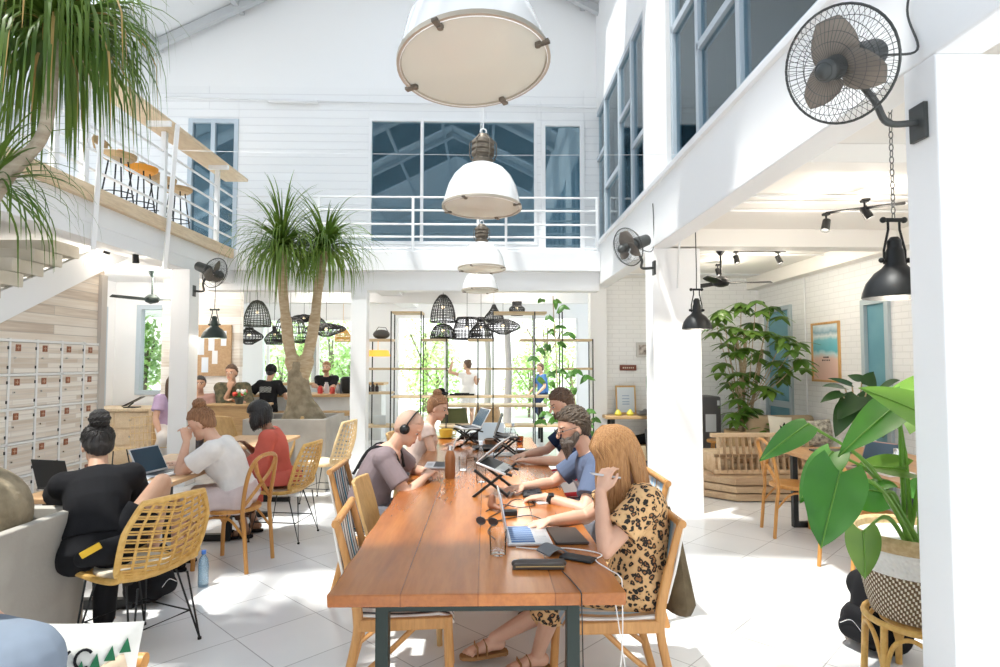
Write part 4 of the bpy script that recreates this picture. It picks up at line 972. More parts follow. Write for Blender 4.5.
        if hair == 'bob' or hair == 'long':
            rnd = random.Random(3); ln = hair_len
            for j in range(70):
                a = pi*(.30+1.40*j/69) ; 
                if hair == 'long': a = pi*(.16+1.68*j/69)
                d = V((cos(a), sin(a), 0)); r0 = rnd.uniform(.92, 1.05); L_ = ln*rnd.uniform(.82, 1.05)*(1 if abs(sin(a)) < .8 or True else 1); wv = rnd.uniform(-.012, .012)
                p0 = hp(d.x*.07, d.y*.06, .095); p1 = hp(d.x*.108*r0-.006, d.y*.088*r0, .02); p2 = p1-Z*(L_*.45*k)+HM @ V((d.x*.012, d.y*.012, 0))+(l0*wv); p3 = p1-Z*(L_*k)+HM @ V((-.01+d.x*.0, d.y*.004, 0))+l0*wv*2
                q.tube(bez([p0, p1, p2, p3], 5), [.010*k]*4+[.015*k]*7+[.012*k]*3+[.004*k]*2, 6)
        sub('hair', q, hairm or H_BROWN, smooth=50)
        J['hairdone'] = 1
    if beard:
        q = MB(); rnd = random.Random(5)
        for j in range(60):
            a = rnd.uniform(-1.35, 1.35); x = .03+.062*cos(a); y = .064*sin(a); z = -.062-.03*cos(a)*rnd.random(); ln = beard*rnd.uniform(.6, 1.1)*(.35+.65*cos(a))
            bs = min(1, .45+beard*6); q.tube([hp(x*.9, y*.9, z+.02), hp(x*(1.0+.08*bs), y*(1+.06*bs), z-.005), hp(x*(1+.05*bs)+.006*bs, y*.85, z-ln)], [.012*k*bs, .016*k*bs, .004*k], 6)
        if beard > .05:
            for s in (1, -1):
                for j in range(16):
                    f = j/15; x = .0+.075*f; z = -.01-.05*f; q.tube([hp(x, (.078-.022*f)*s, z), hp(x+.004, (.080-.022*f)*s, z-.03), hp(x+.008, (.070-.02*f)*s, z-.055-.02*f)], [.006*k, .011*k, .005*k], 6)
        for s in (1, -1): q.tube([hp(.105, .004*s, -.050), hp(.098, .022*s, -.054), hp(.085, .036*s, -.078)], [.006*k, .007*k, .004*k], 6)
        sub('beard', q, H_BEARD if beard > .05 else (hairm or H_BROWN))
    return J
BLKFAB = cloth('black_cotton', (.012, .012, .014)); WHITEFAB = cloth('white_cotton', (.80, .76, .73)); REDFAB = cloth('coral_red_cotton', (.60, .13, .095)); MAUVE = cloth('mauve_grey_cotton', (.25, .195, .205)); NAVY = cloth('navy_cotton', (.018, .03, .07)); SLATE = cloth('slate_blue_cotton', (.11, .14, .22)); PALEBLUE = cloth('heather_blue_cotton', (.20, .24, .30)); GREYP = cloth('grey_trousers', (.16, .16, .18)); PINKSH = cloth('pink_white_cotton', (.70, .58, .57))
TT = .765    # wrist height resting on a table
# --- woman in black, seen from behind on the left
J = person('woman in black t-shirt with high bun seen from behind on rattan chair', (-2.19, 3.50, 0), R(118), side_lean=4, hip=.53, lean=24, hunch=22, head=(22, 16), female=True, skinm=SK_M, hair='bun', hairm=H_BLACK, bun=(-.075, .145, .052),
  handL=(-2.72, 4.05, .80), handR=(-2.38, 4.10, .80), poleL=(-.55, -.3, -.9), poleR=(.5, -.1, -.9), footL=(-2.25, 3.72, .09), footR=(-2.06, 3.86, .50), kneeR=(.5, .7, 1.0), tops=('t_shirt', BLKFAB, .85, .02, .024, .965), legs=('shorts', BLKFAB, .62, .02), k=1.0, vox=.008, bulk=1.0)
q = MB(); q.limb((-2.06, 3.30, .60), (-1.92, 3.44, .63), .055, .05); q.limb((-2.12, 3.29, .57), (-2.0, 3.31, .58), .045, .05); J['sub']('waist_bag', q, BLKFAB, .01)
q = MB(); q.box((-2.045, 3.232, .63), (.10, .012, .035), (0, -.5, .35)); J['sub']('zip_tab', q, mat('yellow_tab', (.75, .45, .02), .6), bevel=.004, lab='yellow zip tab on the waist bag')
q = MB()
for p in ((-2.25, 3.72, .0), ): q.limb((-2.22, 3.66, .50), (-2.25, 3.70, .10), .078, .058)
J['sub']('trouser_leg', q, BLKFAB, .01)
# --- woman in white t-shirt
J = person('woman in white t-shirt with top knot leaning on elbow over laptop', (-1.97, 4.95, 0), R(186), hip=.53, lean=18, hunch=20, head=(-4, 30), female=True, hair='bun', hairm=H_LIGHT, bun=(-.055, .14, .045), bulk=1.06,
  handL=(-2.33, 4.80, .985), handR=(-2.50, 5.10, TT), dirL=(-.15, .12, .6), nL=(.8, -.5, .2), poleL=(-.3, -.3, -1), poleR=(0, .4, -.6), tops=('t_shirt', WHITEFAB, .62, -.12, .022, .96), legs=('skirt', PINKSH, .9, .03), vox=.007, curlL=1.1, shoes=('shoe', BLKFAB))
# --- woman in red
J = person('woman in coral red long sleeved top with dark bobbed hair holding phone', (-1.93, 5.72, 0), R(190), hip=.52, lean=6, hunch=16, head=(0, 26), female=True, skinm=SK_D, hair='bob', hairm=H_BLACK, hair_len=.16, k=.95,
  handL=(-2.2, 5.58, .80), handR=(-2.2, 5.72, .82), dirL=(-.6, .3, .2), poleL=(.2, -.3, -1), tops=('blouse', REDFAB, 1.55, -.12, .024, .96), legs=('trousers', cloth('brown_tights', (.12, .06, .04)), 1.75, .006), footL=(-2.2, 5.66, .09), footR=(-2.18, 5.86, .09), toes=(-1, -.25, 0), shoes=('sandal', BLKFAB), vox=.008)
q = MB(); q.rings([[(-1.93+dx*w, 5.72+dy*w*1.1, z) for dx, dy in ((.16, -.2), (.2, 0), (.16, .2), (-.2, .22), (-.26, 0), (-.2, -.22))] for z, w in ((.62, .80), (.56, 1.0), (.50, 1.02))]); J['sub']('hem', q, REDFAB, .012)
q = MB(); q.rings([[(-2.05+x, 5.53+.012*sin(x*40), z) for x in (-.06, 0, .06)] + [(-2.05+x, 5.50+.012*sin(x*40), z) for x in (.06, 0, -.06)] for z in (.62, .5, .36)]); J['sub']('hanging_scarf', q, REDFAB, .012)
# --- man with headphones
J = person('bald man in mauve grey t-shirt with black headphones typing at the long table', (-.84, 4.36, 0), R(0), hip=.55, lean=13, hunch=28, head=(-4, 34), hair='shaved', hairm=mat('shaved_stubble', (.55, .36, .27), .6), bulk=1.05,
  handR=(-.43, 4.33, TT+.03), handL=(-.42, 4.52, TT+.03), poleR=(-.5, -1, -.25), poleL=(-.3, 1, -.3), tops=('t_shirt', MAUVE, .72, -.1, .016, .955), legs=('trousers', GREYP, 1.9, .012), shoes=('shoe', BLKFAB), vox=.006, curlL=.7, curlR=.7)
hp = J['hp']; q = MB(); q.tube([hp(-.012+.0*a, .1*cos(a), .012+.118*sin(a)) for a in [pi*i/14 for i in range(15)]], .009, 8, flat=(1.4, .6)); J['sub']('headband', q, BLACKM)
for s in (1, -1):
    q = MB(); q.cyl(hp(-.008, .083*s, -.01), hp(-.008, .108*s, -.012), .036, .032, 18); q.ball(hp(-.008, .086*s, -.01), (.036, .036, .036), 12, 8); J['sub']('ear_cup', q, BLACKM, bevel=.004)
for s in (-1, 1):
    c, (a_, l_, u_) = J['S'](.8); q = MB(); q.tube(bez([c+l_*s*.1+a_*.14, c+l_*s*.105+u_*.085+a_*.03, c+l_*s*.1-a_*.12+u_*.02, J['S'](.4)[0]+l_*s*.1-a_*.15], 5), .006, 6, flat=(1.6, .5), up=l_); J['sub']('strap', q, BLACKM)
# --- sunlit woman at far left of the table
J = person('sunlit woman in pale pink top with hair bun at far left of long table', (-.74, 6.15, 0), R(2), hip=.53, lean=16, hunch=14, head=(-10, 18), female=True, hair='bun', hairm=H_LIGHT, bun=(-.05, .135, .042),
  handR=(-.34, 6.08, TT), handL=(-.34, 6.28, TT), poleR=(-.1, -.6, -.8), tops=('top', cloth('pale_pink_cotton', (.78, .60, .52)), .25, -.1, .016, .93), legs=('trousers', GREYP, 1.8, .014), shoes=('shoe', BLKFAB), vox=.008)
# --- woman in leopard print
J = person('woman in leopard print dress with long ginger hair holding a pen', (.75, 3.02, 0), R(180), hip=.52, lean=-3, hunch=14, head=(-2, 40), female=True, hair=None, bulk=1.08,
  handL=(.535, 2.84, 1.00), handR=(.33, 3.14, TT+.025), dirL=(.16, .10, .5), nL=(-.6, -.6, .2), poleL=(.0, -.3, -1), poleR=(0, .5, -.4), dirR=(-.9, -.1, -.12), nR=(0, 0, 1), curlR=.55, curlL=1.0,
  tops=('dress', LEO, .62, -.15, .024, .95), footL=(.27, 3.22, .088), footR=(.0, 3.36, .088), toes=(-1, -.25, 0), kneeL=(-.6, -.2, .8), kneeR=(-.7, 0, .8), shoes=('sandal', mat('tan_suede', (.33, .17, .06), .8)), vox=.006)
hp = J['hp']; q = MB(); rnd = random.Random(11); Z = V((0,0,1))
q.ball(hp(-.006, 0, .026), (.107, .088, .110), 24, 16, J['HM'])
for j in range(150):
    s = 1 if j % 5 else -1; u = rnd.random(); a = pi*(.12+.86*u)*s; d = V((cos(a), sin(a), 0)); r0 = rnd.uniform(.95, 1.06)
    p0 = hp(d.x*.02-.01, .012*s, .142); p1 = hp(d.x*.085, d.y*.075, .10); p2 = hp(d.x*.110*r0, d.y*.094*r0, .02)
    drop = rnd.uniform(.20, .30) if d.x > -.3 else rnd.uniform(.26, .36)
    out = V((-.012*d.x+.012, -.02*s, 0)) if d.x > -.4 else V((.06, -.01*s, 0))
    p3 = p2-Z*drop*.5+out*.9; p4 = p2-Z*drop+out*1.1+V((rnd.uniform(-.02, .02), rnd.uniform(-.015, .015), 0))
    q.tube(bez([p0, p1, p2, p3, p4], 5), [.008]*5+[.013]*10+[.011]*4+[.003]*2, 6)
J['sub']('hair', q, H_GINGER, smooth=50)
q = MB()   # skirt of the dress over the legs, falling to the calf
for key in 'LR':
    q.ball(J['hj'][key], .115, 14, 10); q.cyl(J['hj'][key], J['kn'][key], .115, .085, 16); q.ball(J['kn'][key], .082, 12, 8); e = J['kn'][key].lerp(J['an'][key], .30)
    q.cyl(J['kn'][key], e, .080, .10, 16)
J['sub']('skirt', q, LEO, .008, 2)
q = MB(); w = J['wr']['L']; q.cyl(w+V((-.035, -.005, .085)), w+V((.10, .03, .058)), .0055, .0055, 8); q.cyl(w+V((-.035, -.005, .085)), w+V((-.052, -.0095, .0905)), .0055, .001, 8)
q.v = [tuple(v) for v in q.v]; tag(q.build('pen', mat('silver_pen', (.55, .56, .6), .3, .8)), 'silver pen held by the woman in leopard print', 'pen')
# --- bearded man
J = person('bearded man with glasses and wristwatch in slate blue printed t-shirt', (.83, 3.95, 0), R(180), hip=.54, lean=14, hunch=18, head=(6, 18), hair='short', hairm=H_GREY, beard=.088, bulk=1.06, k=1.04,
  handL=(.36, 3.72, TT+.02), handR=(.24, 4.02, TT+.02), dirL=(-.9, .2, -.1), poleL=(-.1, -.7, -.8), poleR=(.1, .7, -.6), tops=('t_shirt', SLATE, .70, -.1, .018, 1.01), legs=('shorts', GREYP, .9, .02), shoes=('shoe', BLKFAB), vox=.006, curlL=.75, curlR=.7)
hp = J['hp']; q = MB()
for s in (1, -1):
    q.tube([hp(.112, .032*s+.021*cos(a), .002+.016*sin(a)) for a in [2*pi*i/16 for i in range(16)]], .0022, 5, closed=True); q.tube([hp(.110, .053*s, .006), hp(.06, .078*s, .008), hp(-.01, .083*s, .004)], .002, 5)
q.tube([hp(.112, .011, .004), hp(.118, 0, .007), hp(.112, -.011, .004)], .002, 5); J['sub']('glasses', q, BLACKM)
w, e = J['wr']['L'], J['el']['L']; d = (w-e).normalized(); q = MB(); q.cyl(w-d*.055, w-d*.025, .0345, .033, 18); q.box(w-d*.04+V((0, -.02, .028)), (.034, .03, .014), (.5, 0, 0)); J['sub']('wristwatch', q, BLACKM, bevel=.003)
q = MB(); c, (a_, l_, u_) = J['S'](.56)
PRINT = mat('shirt_print', (.62, .64, .68), .9, 0, (.10, .12, .2), 14)
rs = []
for i in range(6):
    t = .36+.42*i/5; c, (a_, l_, u_) = J['S'](t); rs.append([c+l_*(.212*cos(an_))+a_*(.166*sin(an_)) for an_ in [R(8)+R(88)*j/8 for j in range(9)]])
q.rings(rs, False); J['sub']('print_patch', q, PRINT, lab='pale grey printed panel on the shirt front')
# --- dark haired man in navy
J = person('dark haired man with short beard in navy t-shirt and red shorts', (.86, 5.35, 0), R(180), hip=.57, lean=7, hunch=16, k=1.05, head=(4, 22), hair='short', hairm=H_BROWN, beard=.018, skinm=SK_L,
  handL=(.36, 5.10, TT+.02), handR=(.34, 5.42, TT+.02), poleL=(-.1, -.7, -.8), poleR=(.1, .7, -.6), tops=('t_shirt', NAVY, .72, -.1, .018, .955), legs=('shorts', stripes('red_striped_cloth', [(0, (.55, .03, .04)), (.8, (.75, .7, .68))], 1, .05), .95, .03), shoes=('shoe', BLKFAB), vox=.007, curlL=.8, curlR=.7)
# --- background people
CAMO = mat('camouflage_cloth', (.05, .055, .03), .9, 0, (.16, .13, .075), 16)
p = at(232, 380, 9.4)
J = person('man in camouflage shirt resting chin on hand behind the wood counter', (p.x, 9.5, 0), R(-84), hip=.80, lean=10, hunch=10, head=(-6, 2), skinm=SK_M, hair='short', hairm=H_BROWN, handR=(p.x+.03, 9.25, 1.20), dirR=(.2, -.1, .9), nR=(0, -1, 0), curlR=1.2, handL=(p.x+.18, 9.1, 1.04), tops=('shirt', CAMO, 1.3, -.1, .03, .97), legs=('trousers', GREYP, 1.9, .014), shoes=('shoe', BLKFAB), vox=.010, footL=(p.x+.1, 9.12, .3), footR=(p.x-.1, 9.12, .3))
p = at(198, 392, 9.3)
J = person('person in pink top half hidden behind the left white column', (p.x-.03, 9.45, 0), R(-70), hip=.66, lean=8, hunch=8, skinm=SK_M, hair='short', hairm=H_BLACK, tops=('t_shirt', cloth('dusty_pink_cotton', (.55, .34, .30)), .6, -.1, .02, .96), legs=('trousers', GREYP, 1.9, .014), shoes=('shoe', BLKFAB), vox=.011, k=.95, footL=(p.x+.1, 9.1, .16), footR=(p.x-.1, 9.1, .16))
p = at(160, 400, 8.9)
J = person('woman in lilac top with long brown hair beside the left window', (p.x+.14, 8.9, 0), R(-40), hip=.66, lean=6, hunch=10, head=(10, 10), female=True, hair='long', hairm=H_BROWN, hair_len=.30, tops=('top', cloth('lilac_cotton', (.55, .42, .62)), .6, -.1, .02, .95), legs=('trousers', WHITEFAB, 1.9, .014), shoes=('shoe', BLKFAB), vox=.011, footL=(p.x+.22, 8.62, .2), footR=(p.x+.12, 8.56, .2))
p = at(267, 400, 10.4)
J = person('man in black t-shirt and black cap standing at the bar seen from behind', (p.x, 10.45, 0), R(84), hip=.84, lean=3, hunch=8, head=(4, 14), skinm=SK_M, hair='short', hairm=H_BLACK, k=.92, bulk=.92, handL=(p.x-.25, 10.42, .84), handR=(p.x+.30, 10.7, 1.02), footL=(p.x-.1, 10.45, .085), footR=(p.x+.1, 10.45, .085), kneeL=(.1, 1, 0), kneeR=(.1, 1, 0), tops=('t_shirt', BLKFAB, .7, -.15, .025, .96), legs=('trousers', BLKFAB, 1.95, .014), shoes=('shoe', BLKFAB), vox=.010)
hp = J['hp']; q = MB(); q.ball(hp(-.008, 0, .045), (.112, .094, .10), 20, 12, J['HM']); q.box(hp(.14, 0, .05), (.1, .13, .012), (0, 0, R(84))); J['sub']('cap', q, BLKFAB)
q = MB(); c, (a_, l_, u_) = J['S'](.66)
for k_ in range(5): q.tube([c-a_*(.112+.036)+u_*(.03-.02*k_)+l_*(.10-.2*i/6)+u_*.006*sin(i*3+k_)+a_*(.03*abs(i-3)/3*.8) for i in range(7)], .004, 5)
J['sub']('back_print', q, mat('pale_print', (.5, .52, .5), .9))
p = at(327, 380, 12.6)
J = person('barista with folded arms in black t-shirt and pale apron behind the bar', (p.x, 12.6, 0), R(-90), hip=.86, lean=2, hunch=6, skinm=SK_M, hair='short', hairm=H_LIGHT, beard=.03, k=.97, handL=(p.x-.12, 12.38, 1.12), handR=(p.x+.12, 12.36, 1.10), dirL=(-1, 0, .1), dirR=(1, 0, .1), nL=(0, -1, 0), nR=(0, -1, 0), poleL=(.5, -.2, -.7), poleR=(-.5, -.2, -.7), footL=(p.x+.1, 12.6, .085), footR=(p.x-.1, 12.6, .085), kneeL=(.1, -1, 0), kneeR=(.1, -1, 0), tops=('t_shirt', BLKFAB, .7, -.15, .02, .96), legs=('trousers', GREYP, 1.95, .014), shoes=('shoe', BLKFAB), vox=.011)
p = at(468, 380, 14.2)
J = person('woman in white dress standing in the bright doorway with raised arm', (p.x, 14.4, 0), R(110), hip=.88, lean=2, hunch=2, head=(40, 0), female=True, skinm=SK_M, hair='bun', hairm=H_BROWN, bun=(-.07, .1, .035), handR=(p.x+.25, 14.5, 1.2), handL=(p.x-.38, 14.45, 1.62), dirL=(-.3, 0, 1), poleL=(-1, 0, -.2), footL=(p.x-.08, 14.4, .085), footR=(p.x+.08, 14.4, .085), kneeL=(0, 1, 0), kneeR=(0, 1, 0), tops=('top', WHITEFAB, .1, -.15, .02, .93), legs=('skirt', WHITEFAB, .8, .03), shoes=('shoe', WHITEFAB), vox=.011)
p = at(543, 385, 16.5)
J = person('man in blue shirt and jeans standing on the paving outside', (p.x, 16.5, -.05), R(200), hip=.80, lean=3, hunch=6, skinm=SK_M, hair='short', hairm=H_BROWN, footL=(p.x, 16.4, .08), footR=(p.x, 16.6, .08), kneeL=(-1, 0, 0), kneeR=(-1, 0, 0), tops=('shirt', cloth('blue_cotton', (.06, .14, .32)), .7, -.15, .02, .96), legs=('jeans', NAVY, 1.95, .014), shoes=('shoe', BLKFAB), vox=.013)
# --- foreground person at the lower left corner
J = person('person in heather blue t-shirt at the lower left corner, back to cushion', (-1.08, 1.30, 0), R(-112), hip=.56, lean=0, hunch=6, k=1.06, head=(-30, 22), hair='long', hairm=H_LIGHT, hair_len=.20, tops=('t_shirt', PALEBLUE, .7, -.1, .02, .955), legs=('trousers', GREYP, 1.9, .014), shoes=('shoe', BLKFAB), vox=.007)
# ================================================================ lockers: one bank, each door a part
LOCKW = plankmat('pale_locker_boards', [(.3, (.60, .50, .40)), (.5, (.74, .66, .57)), (.68, (.84, .79, .72))], 'YZ', .05, .9, (.66, .6, .54))
LOCKF = mat('white_locker_frame', (.80, .79, .77), .6)
RED = mat('red_brown_number_plate', (.28, .09, .035), .5); PLW = mat('plate_digits', (.55, .36, .25), .6)
lk = thing('locker_bank', 'bank of whitewashed wooden lockers with small red brown number plates', 'lockers', (XK, 0, 0))
LZ = 1.815
yk = [atx(p, 360, XK).y for p in (102, 81, 58.5, 33, 5)]; dy = yk[0]-yk[1]
cols = [yk[0]-i*.352 for i in range(10)]
rows = [LZ-.328*i for i in range(6)]
q = MB()
for y in cols: q.bb(0, .028, y-.014, y+.014, .04, rows[0]+.02)
for z in rows: q.bb(0, .028, cols[-1], cols[0]+.014, z-.013, z+.013)
q.bb(0, .028, cols[-1], cols[0], 0, .1)
q.build('frame', LOCKF, lk, bevel=.003)
q = MB(); q.bb(.0, .045, 7.1, 7.2, 0, pz(7.1)-.03); q.build('end_post', mat('grey_brown_post', (.5, .46, .42), .7), lk, bevel=.004)
for i in range(len(cols)-1):
    for j in range(5):
        y0, y1, z1, z0 = cols[i+1]+.018, cols[i]-.018, rows[j]-.017, rows[j+1]+.017
        d = MB().bb(.004, .022, y0, y1, z0, z1).build('door', LOCKW, lk, bevel=.003)
        MB().bb(.021, .027, y0+.05, y0+.115, z1-.085, z1-.02).build('number_plate', RED, d, bevel=.002)
        q = MB(); q.bb(.026, .029, y0+.062, y0+.103, z1-.056, z1-.05); q.bb(.026, .029, y0+.079, y0+.085, z1-.074, z1-.032); q.build('plate_mark', PLW, d)
        q = MB(); q.cyl((.02, y0+.04, z1-.15), (.036, y0+.04, z1-.15), .009, n=10); q.build('lock', CHROME, d)
        MB().bb(.02, .026, y1-.012, y1+.008, z0+.04, z0+.07).build('hinge', BLACKM, d); MB().bb(.02, .026, y1-.012, y1+.008, z1-.07, z1-.04).build('hinge', BLACKM, d)
# ================================================================ open shelf divider in the middle back
SHY = 9.95; SHW = wood('shelf_board_wood', (.55, .40, .22), (.70, .54, .33), 'X', 4, .5)
sx = lambda p: at(p, 380, SHY).x
szz = lambda y: at(480, y, SHY).z
sh = thing('open_shelf', 'tall open black metal shelf with wooden boards dividing the back of the room', 'shelf', (sx(480), SHY, 0))
ox = sx(480); dp = .19
zz = {k: szz(v) for k, v in dict(top=313, a=340, b=368.5, c=396, d=425).items()}
def sboard(p0, p1, z): MB().bb(sx(p0)-ox, sx(p1)-ox, -dp, dp, z-.022, z+.012).build('board', SHW, sh, bevel=.004)
for a, b_, k in ((393, 423, 'top'), (493, 546, 'top'), (365, 393, 'a'), (422, 448, 'a'), (468, 494, 'a'), (520, 591, 'a'), (365, 447, 'b'), (470, 535, 'b'), (563, 591, 'b'), (365, 393, 'c'), (393, 560, 'c'), (365, 405, 'd'), (440, 470, 'd'), (505, 591, 'd')):
    sboard(a, b_, zz[k] + (0.0 if (a, k) != (365, 'c') else .06))
for p, zt in ((365, 'a'), (370, 'a'), (392.5, 'top'), (422, 'top'), (447, 'a'), (478, 'a'), (493, 'top'), (534, 'top'), (561, 'top'), (591, 'a')):
    for s in (-1, 1): MB().bb(sx(p)-ox-.009, sx(p)-ox+.009, s*dp-.009, s*dp+.009, 0, zz[zt]+.01).build('post', BLACKM, sh)
# things on the shelf
def small(name, label, cat, q, m, loc=(0,0,0), group=None, **kw):
    o = q.build(name, m, **kw); o.location = loc; return tag(o, label, cat, group)
ORANGE = mat('orange_shade', (.85, .35, .05), .6, emit=(1, .42, .06), estr=.6)
p = at(378, 356, SHY); q = MB(); q.lathe([(.20, 0), (.20, .01), (.17, .10), (.16, .10), (.19, .01), (.20, 0)], n=28); q.cyl((0,0,.10), (0,0,.25), .004)
small('lamp_shade', 'orange drum lampshade hanging inside the upper left shelf bay', 'lampshade', q, ORANGE, (p.x, SHY, zz['a']-.27))
q = MB(); q.ball((0,0,.07), (.14, .12, .08), 16, 8); q.tube([(-.13,0,.07), (-.05,0,.19), (.07,0,.18), (.13,0,.07)], .006, 6); small('wire_basket', 'dark wire basket on the upper left shelf board', 'basket', q, mat('dark_wire', (.10, .09, .08), .6), (sx(381), SHY, zz['a']+.02))
q = MB(); q.ball((0,0,.025), (.13, .16, .035), 16, 8); q.ball((0, 0, .07), (.07, .09, .05), 14, 8); small('black_hat', 'black brimmed hat lying on the long shelf board', 'hat', q, BLKFAB, (sx(441), SHY, zz['c']+.015))
q = MB(); q.bb(-.2, .2, -.12, .12, 0, .02); q.bb(-.12, .12, -.08, .08, .02, .035); small('magazine_stack', 'dark magazines lying on the long shelf board beside the hat', 'magazine', q, BLKFAB, (sx(462), SHY, zz['c']+.013))
for pp, hgt, lab in ((373, .16, 'tall dark bottle at the left end of the shelf'), (369, .12, 'short dark jar at the left end of the shelf'), (377, .13, 'dark brown bottle third from the left end of the shelf')):
    q = MB(); q.lathe([(0,0), (.03,0), (.03,hgt*.6), (.012,hgt*.78), (.012,hgt), (0,hgt)], n=14); small('bottle', lab, 'bottle', q, mat('dark_bottle', (.04, .03, .03), .2), (sx(pp), SHY, zz['c']+.073))
q = MB(); q.bb(-.10, .10, -.01, .01, 0, .15); q.bb(-.08, .08, -.012, .0, .02, .13); small('picture_frame', 'small pale framed card standing on the low left shelf', 'picture frame', q, mat('pale_card', (.7, .76, .78), .5), (sx(380), SHY, zz['d']+.013))
# bench table behind the shelf with a shell chair and outside stools
p = at(486, 425, 11.2)
def shell_chair(name, label, loc, rz, m=PLY, sc=1.0, lm=None):
    t = thing(name, label, 'chair', loc, rz); lm = lm or WHITE
    q = MB(); q.prism([(.22*cos(a), .24*sin(a)) for a in [2*pi*k/24 for k in range(24)]], .03, c=(0, 0, .44)); q.build('seat', m, t, bevel=.008)
    q = MB(); rs = []
    for i in range(7):
        z = .46+.36*i/6; rs.append([V((-.20-.06*i/6+.16*v*v, v*(.26-.01*i), z)) for v in [x/5-1 for x in range(11)]])
    q.rings(rs, False); q.build('backrest', m, t, solid=.02)
    for a_ in (1, -1):
        for b_ in (1, -1): MB().cyl((a_*.12, b_*.13, .44), (a_*.2, b_*.2, 0), .012, n=8).build('leg', lm, t)
    return t
shell_chair('shell_chair', 'brown shell chair with curved back behind the long shelf board', (sx(486)+.03, 10.9, 0), R(90))
shell_chair('shell_chair', 'green upholstered stool chair behind the shelf near the hat', (sx(453), 10.75, 0), R(80), mat('moss_green_fabric', (.12, .13, .05), .9), lm=BLACKM)
tt = thing('window_table', 'pale window table standing in the bright doorway behind the shelf', 'table', (sx(500), 12.6, 0))
q = MB(); q.bb(-1.2, 1.0, -.35, .35, .71, .75); q.build('tabletop', SHW, tt, bevel=.005)
for x in (-1.1, .9):
    for y in (-.3, .3): MB().bb(x-.025, x+.025, y-.025, y+.025, 0, .71).build('leg', BLACKM, tt)
# ================================================================ bar on the left
BX0, BX1 = at(254, 400, 11.0).x, XC-.25
bar = thing('bar_counter', 'wood topped bar counter behind the palm with a low display ledge', 'bar counter', ((BX0+BX1)/2, 11.1, 0)); hw = (BX1-BX0)/2
MB().bb(-hw, hw, -.22, .35, 0, 1.0).build('front', mat('white_bar_front', (.7, .72, .72), .6, 0, (.62, .64, .64), 5), bar)
MB().bb(-hw-.05, hw+.05, -.34, .45, 1.0, 1.05).build('counter_top', PLY, bar, bevel=.006)
bb2 = thing('back_counter', 'higher wooden back counter under the bar window', 'counter', ((BX0+BX1)/2, 12.9, 0))
MB().bb(-hw-.2, hw+.2, -.25, .3, 0, 1.14).build('body', mat('white_bar_front', (.7,.72,.72)), bb2); MB().bb(-hw-.25, hw+.25, -.3, .35, 1.14, 1.19).build('counter_top', PLY, bb2, bevel=.006)
rnd = random.Random(4)
for i, (dx, h, c, nm) in enumerate(((.28, .14, (.6, .05, .04), 'red tin'), (.36, .20, (.62, .66, .70), 'tall steel canister'), (.50, .12, (.60, .07, .05), 'small red box'), (.58, .16, (.5, .52, .55), 'grey jar'), (.68, .18, (.05, .06, .08), 'dark bottle'), (.76, .11, (.78, .78, .76), 'white cup'), (.02, .10, (.75, .72, .66), 'cream cup'), (-.08, .12, (.25, .14, .06), 'brown jar'))):
    q = MB(); q.lathe([(0,0), (.045,0), (.047,h*.5), (.04,h*.8), (.03,h*.85), (.03,h), (0,h)], n=14)
    small('bar_item', nm+' on the bar counter right of the palm trunk' if dx > .1 else nm+' on the bar counter behind the palm trunk', nm.split()[-1], q, mat('bar_'+nm.replace(' ', '_'), c, .4), ((BX0+BX1)/2+dx, 11.0+.12*(i % 2), 1.05))
q = MB(); q.lathe([(0,0), (.10,0), (.12,.05), (.12,.26), (.08,.30), (0,.31)], n=20); small('coffee_grinder', 'dark round coffee machine at the right end of the bar counter', 'coffee machine', q, BLACKM, (BX1-.15, 11.05, 1.05))
def bar_stool(name, label, loc, m=PLY, h=.74, grp=None, rz=0):
    t = thing(name, label, 'stool', loc, rz, grp)
    q = MB(); q.lathe([(0, h-.03), (.15, h-.03), (.19, h+.0), (.195, h+.035), (.17, h+.03), (0, h+.015)], n=24); q.build('seat', m, t)
    for k in range(4):
        a = pi/4+k*pi/2; MB().cyl((.10*cos(a), .10*sin(a), h-.03), (.2*cos(a), .2*sin(a), 0), .009, n=8).build('leg', BLACKM, t)
    q = MB(); q.tube([(.165*cos(2*pi*k/16), .165*sin(2*pi*k/16), .28) for k in range(16)], .007, 6, closed=True); q.build('foot_ring', BLACKM, t)
    return t
for pp, lab in ((330, 'round wooden stool at the bar right of the palm trunk'), (346, 'round wooden stool at the bar partly behind the white post'), (282, 'round wooden stool at the bar left of the palm trunk')): p = at(pp, 400, 10.45); bar_stool('bar_stool', lab, (p.x, 10.45, 0))
# meeting corner counter and slatted benches
p0, p1 = at(205, 410, 8.95), at(264, 410, 8.95)
ct = thing('wood_counter', 'tan wooden counter in front of the man in camouflage', 'counter', ((p0.x+p1.x)/2, 8.95, 0)); w_ = (p1.x-p0.x)/2
MB().bb(-w_, w_, -.02, .03, 0, .97).build('front_panel', PLY, ct, bevel=.004); MB().bb(-w_-.02, w_+.02, -.06, .34, .97, 1.0).build('counter_top', PLY, ct, bevel=.004)
MB().bb(-w_, -w_+.04, .03, .3, 0, .97).build('side_panel', PLY, ct); MB().bb(w_-.04, w_, .03, .3, 0, .97).build('side_panel', PLY, ct)
FLW = [mat('flower_red', (.75, .08, .05), .6), mat('flower_white', (.8, .78, .75), .6), mat('flower_green', (.15, .35, .08), .6)]
p = at(238, 398, 8.95); t = thing('flower_pot', 'small pot of red and white flowers on the wood counter', 'flowers', (p.x, 9.0, 1.0))
q = MB(); q.lathe([(0,0), (.05,0), (.065,.09), (.055,.09), (0,.08)], n=16); q.build('pot', mat('dark_pot', (.05, .06, .05), .5), t)
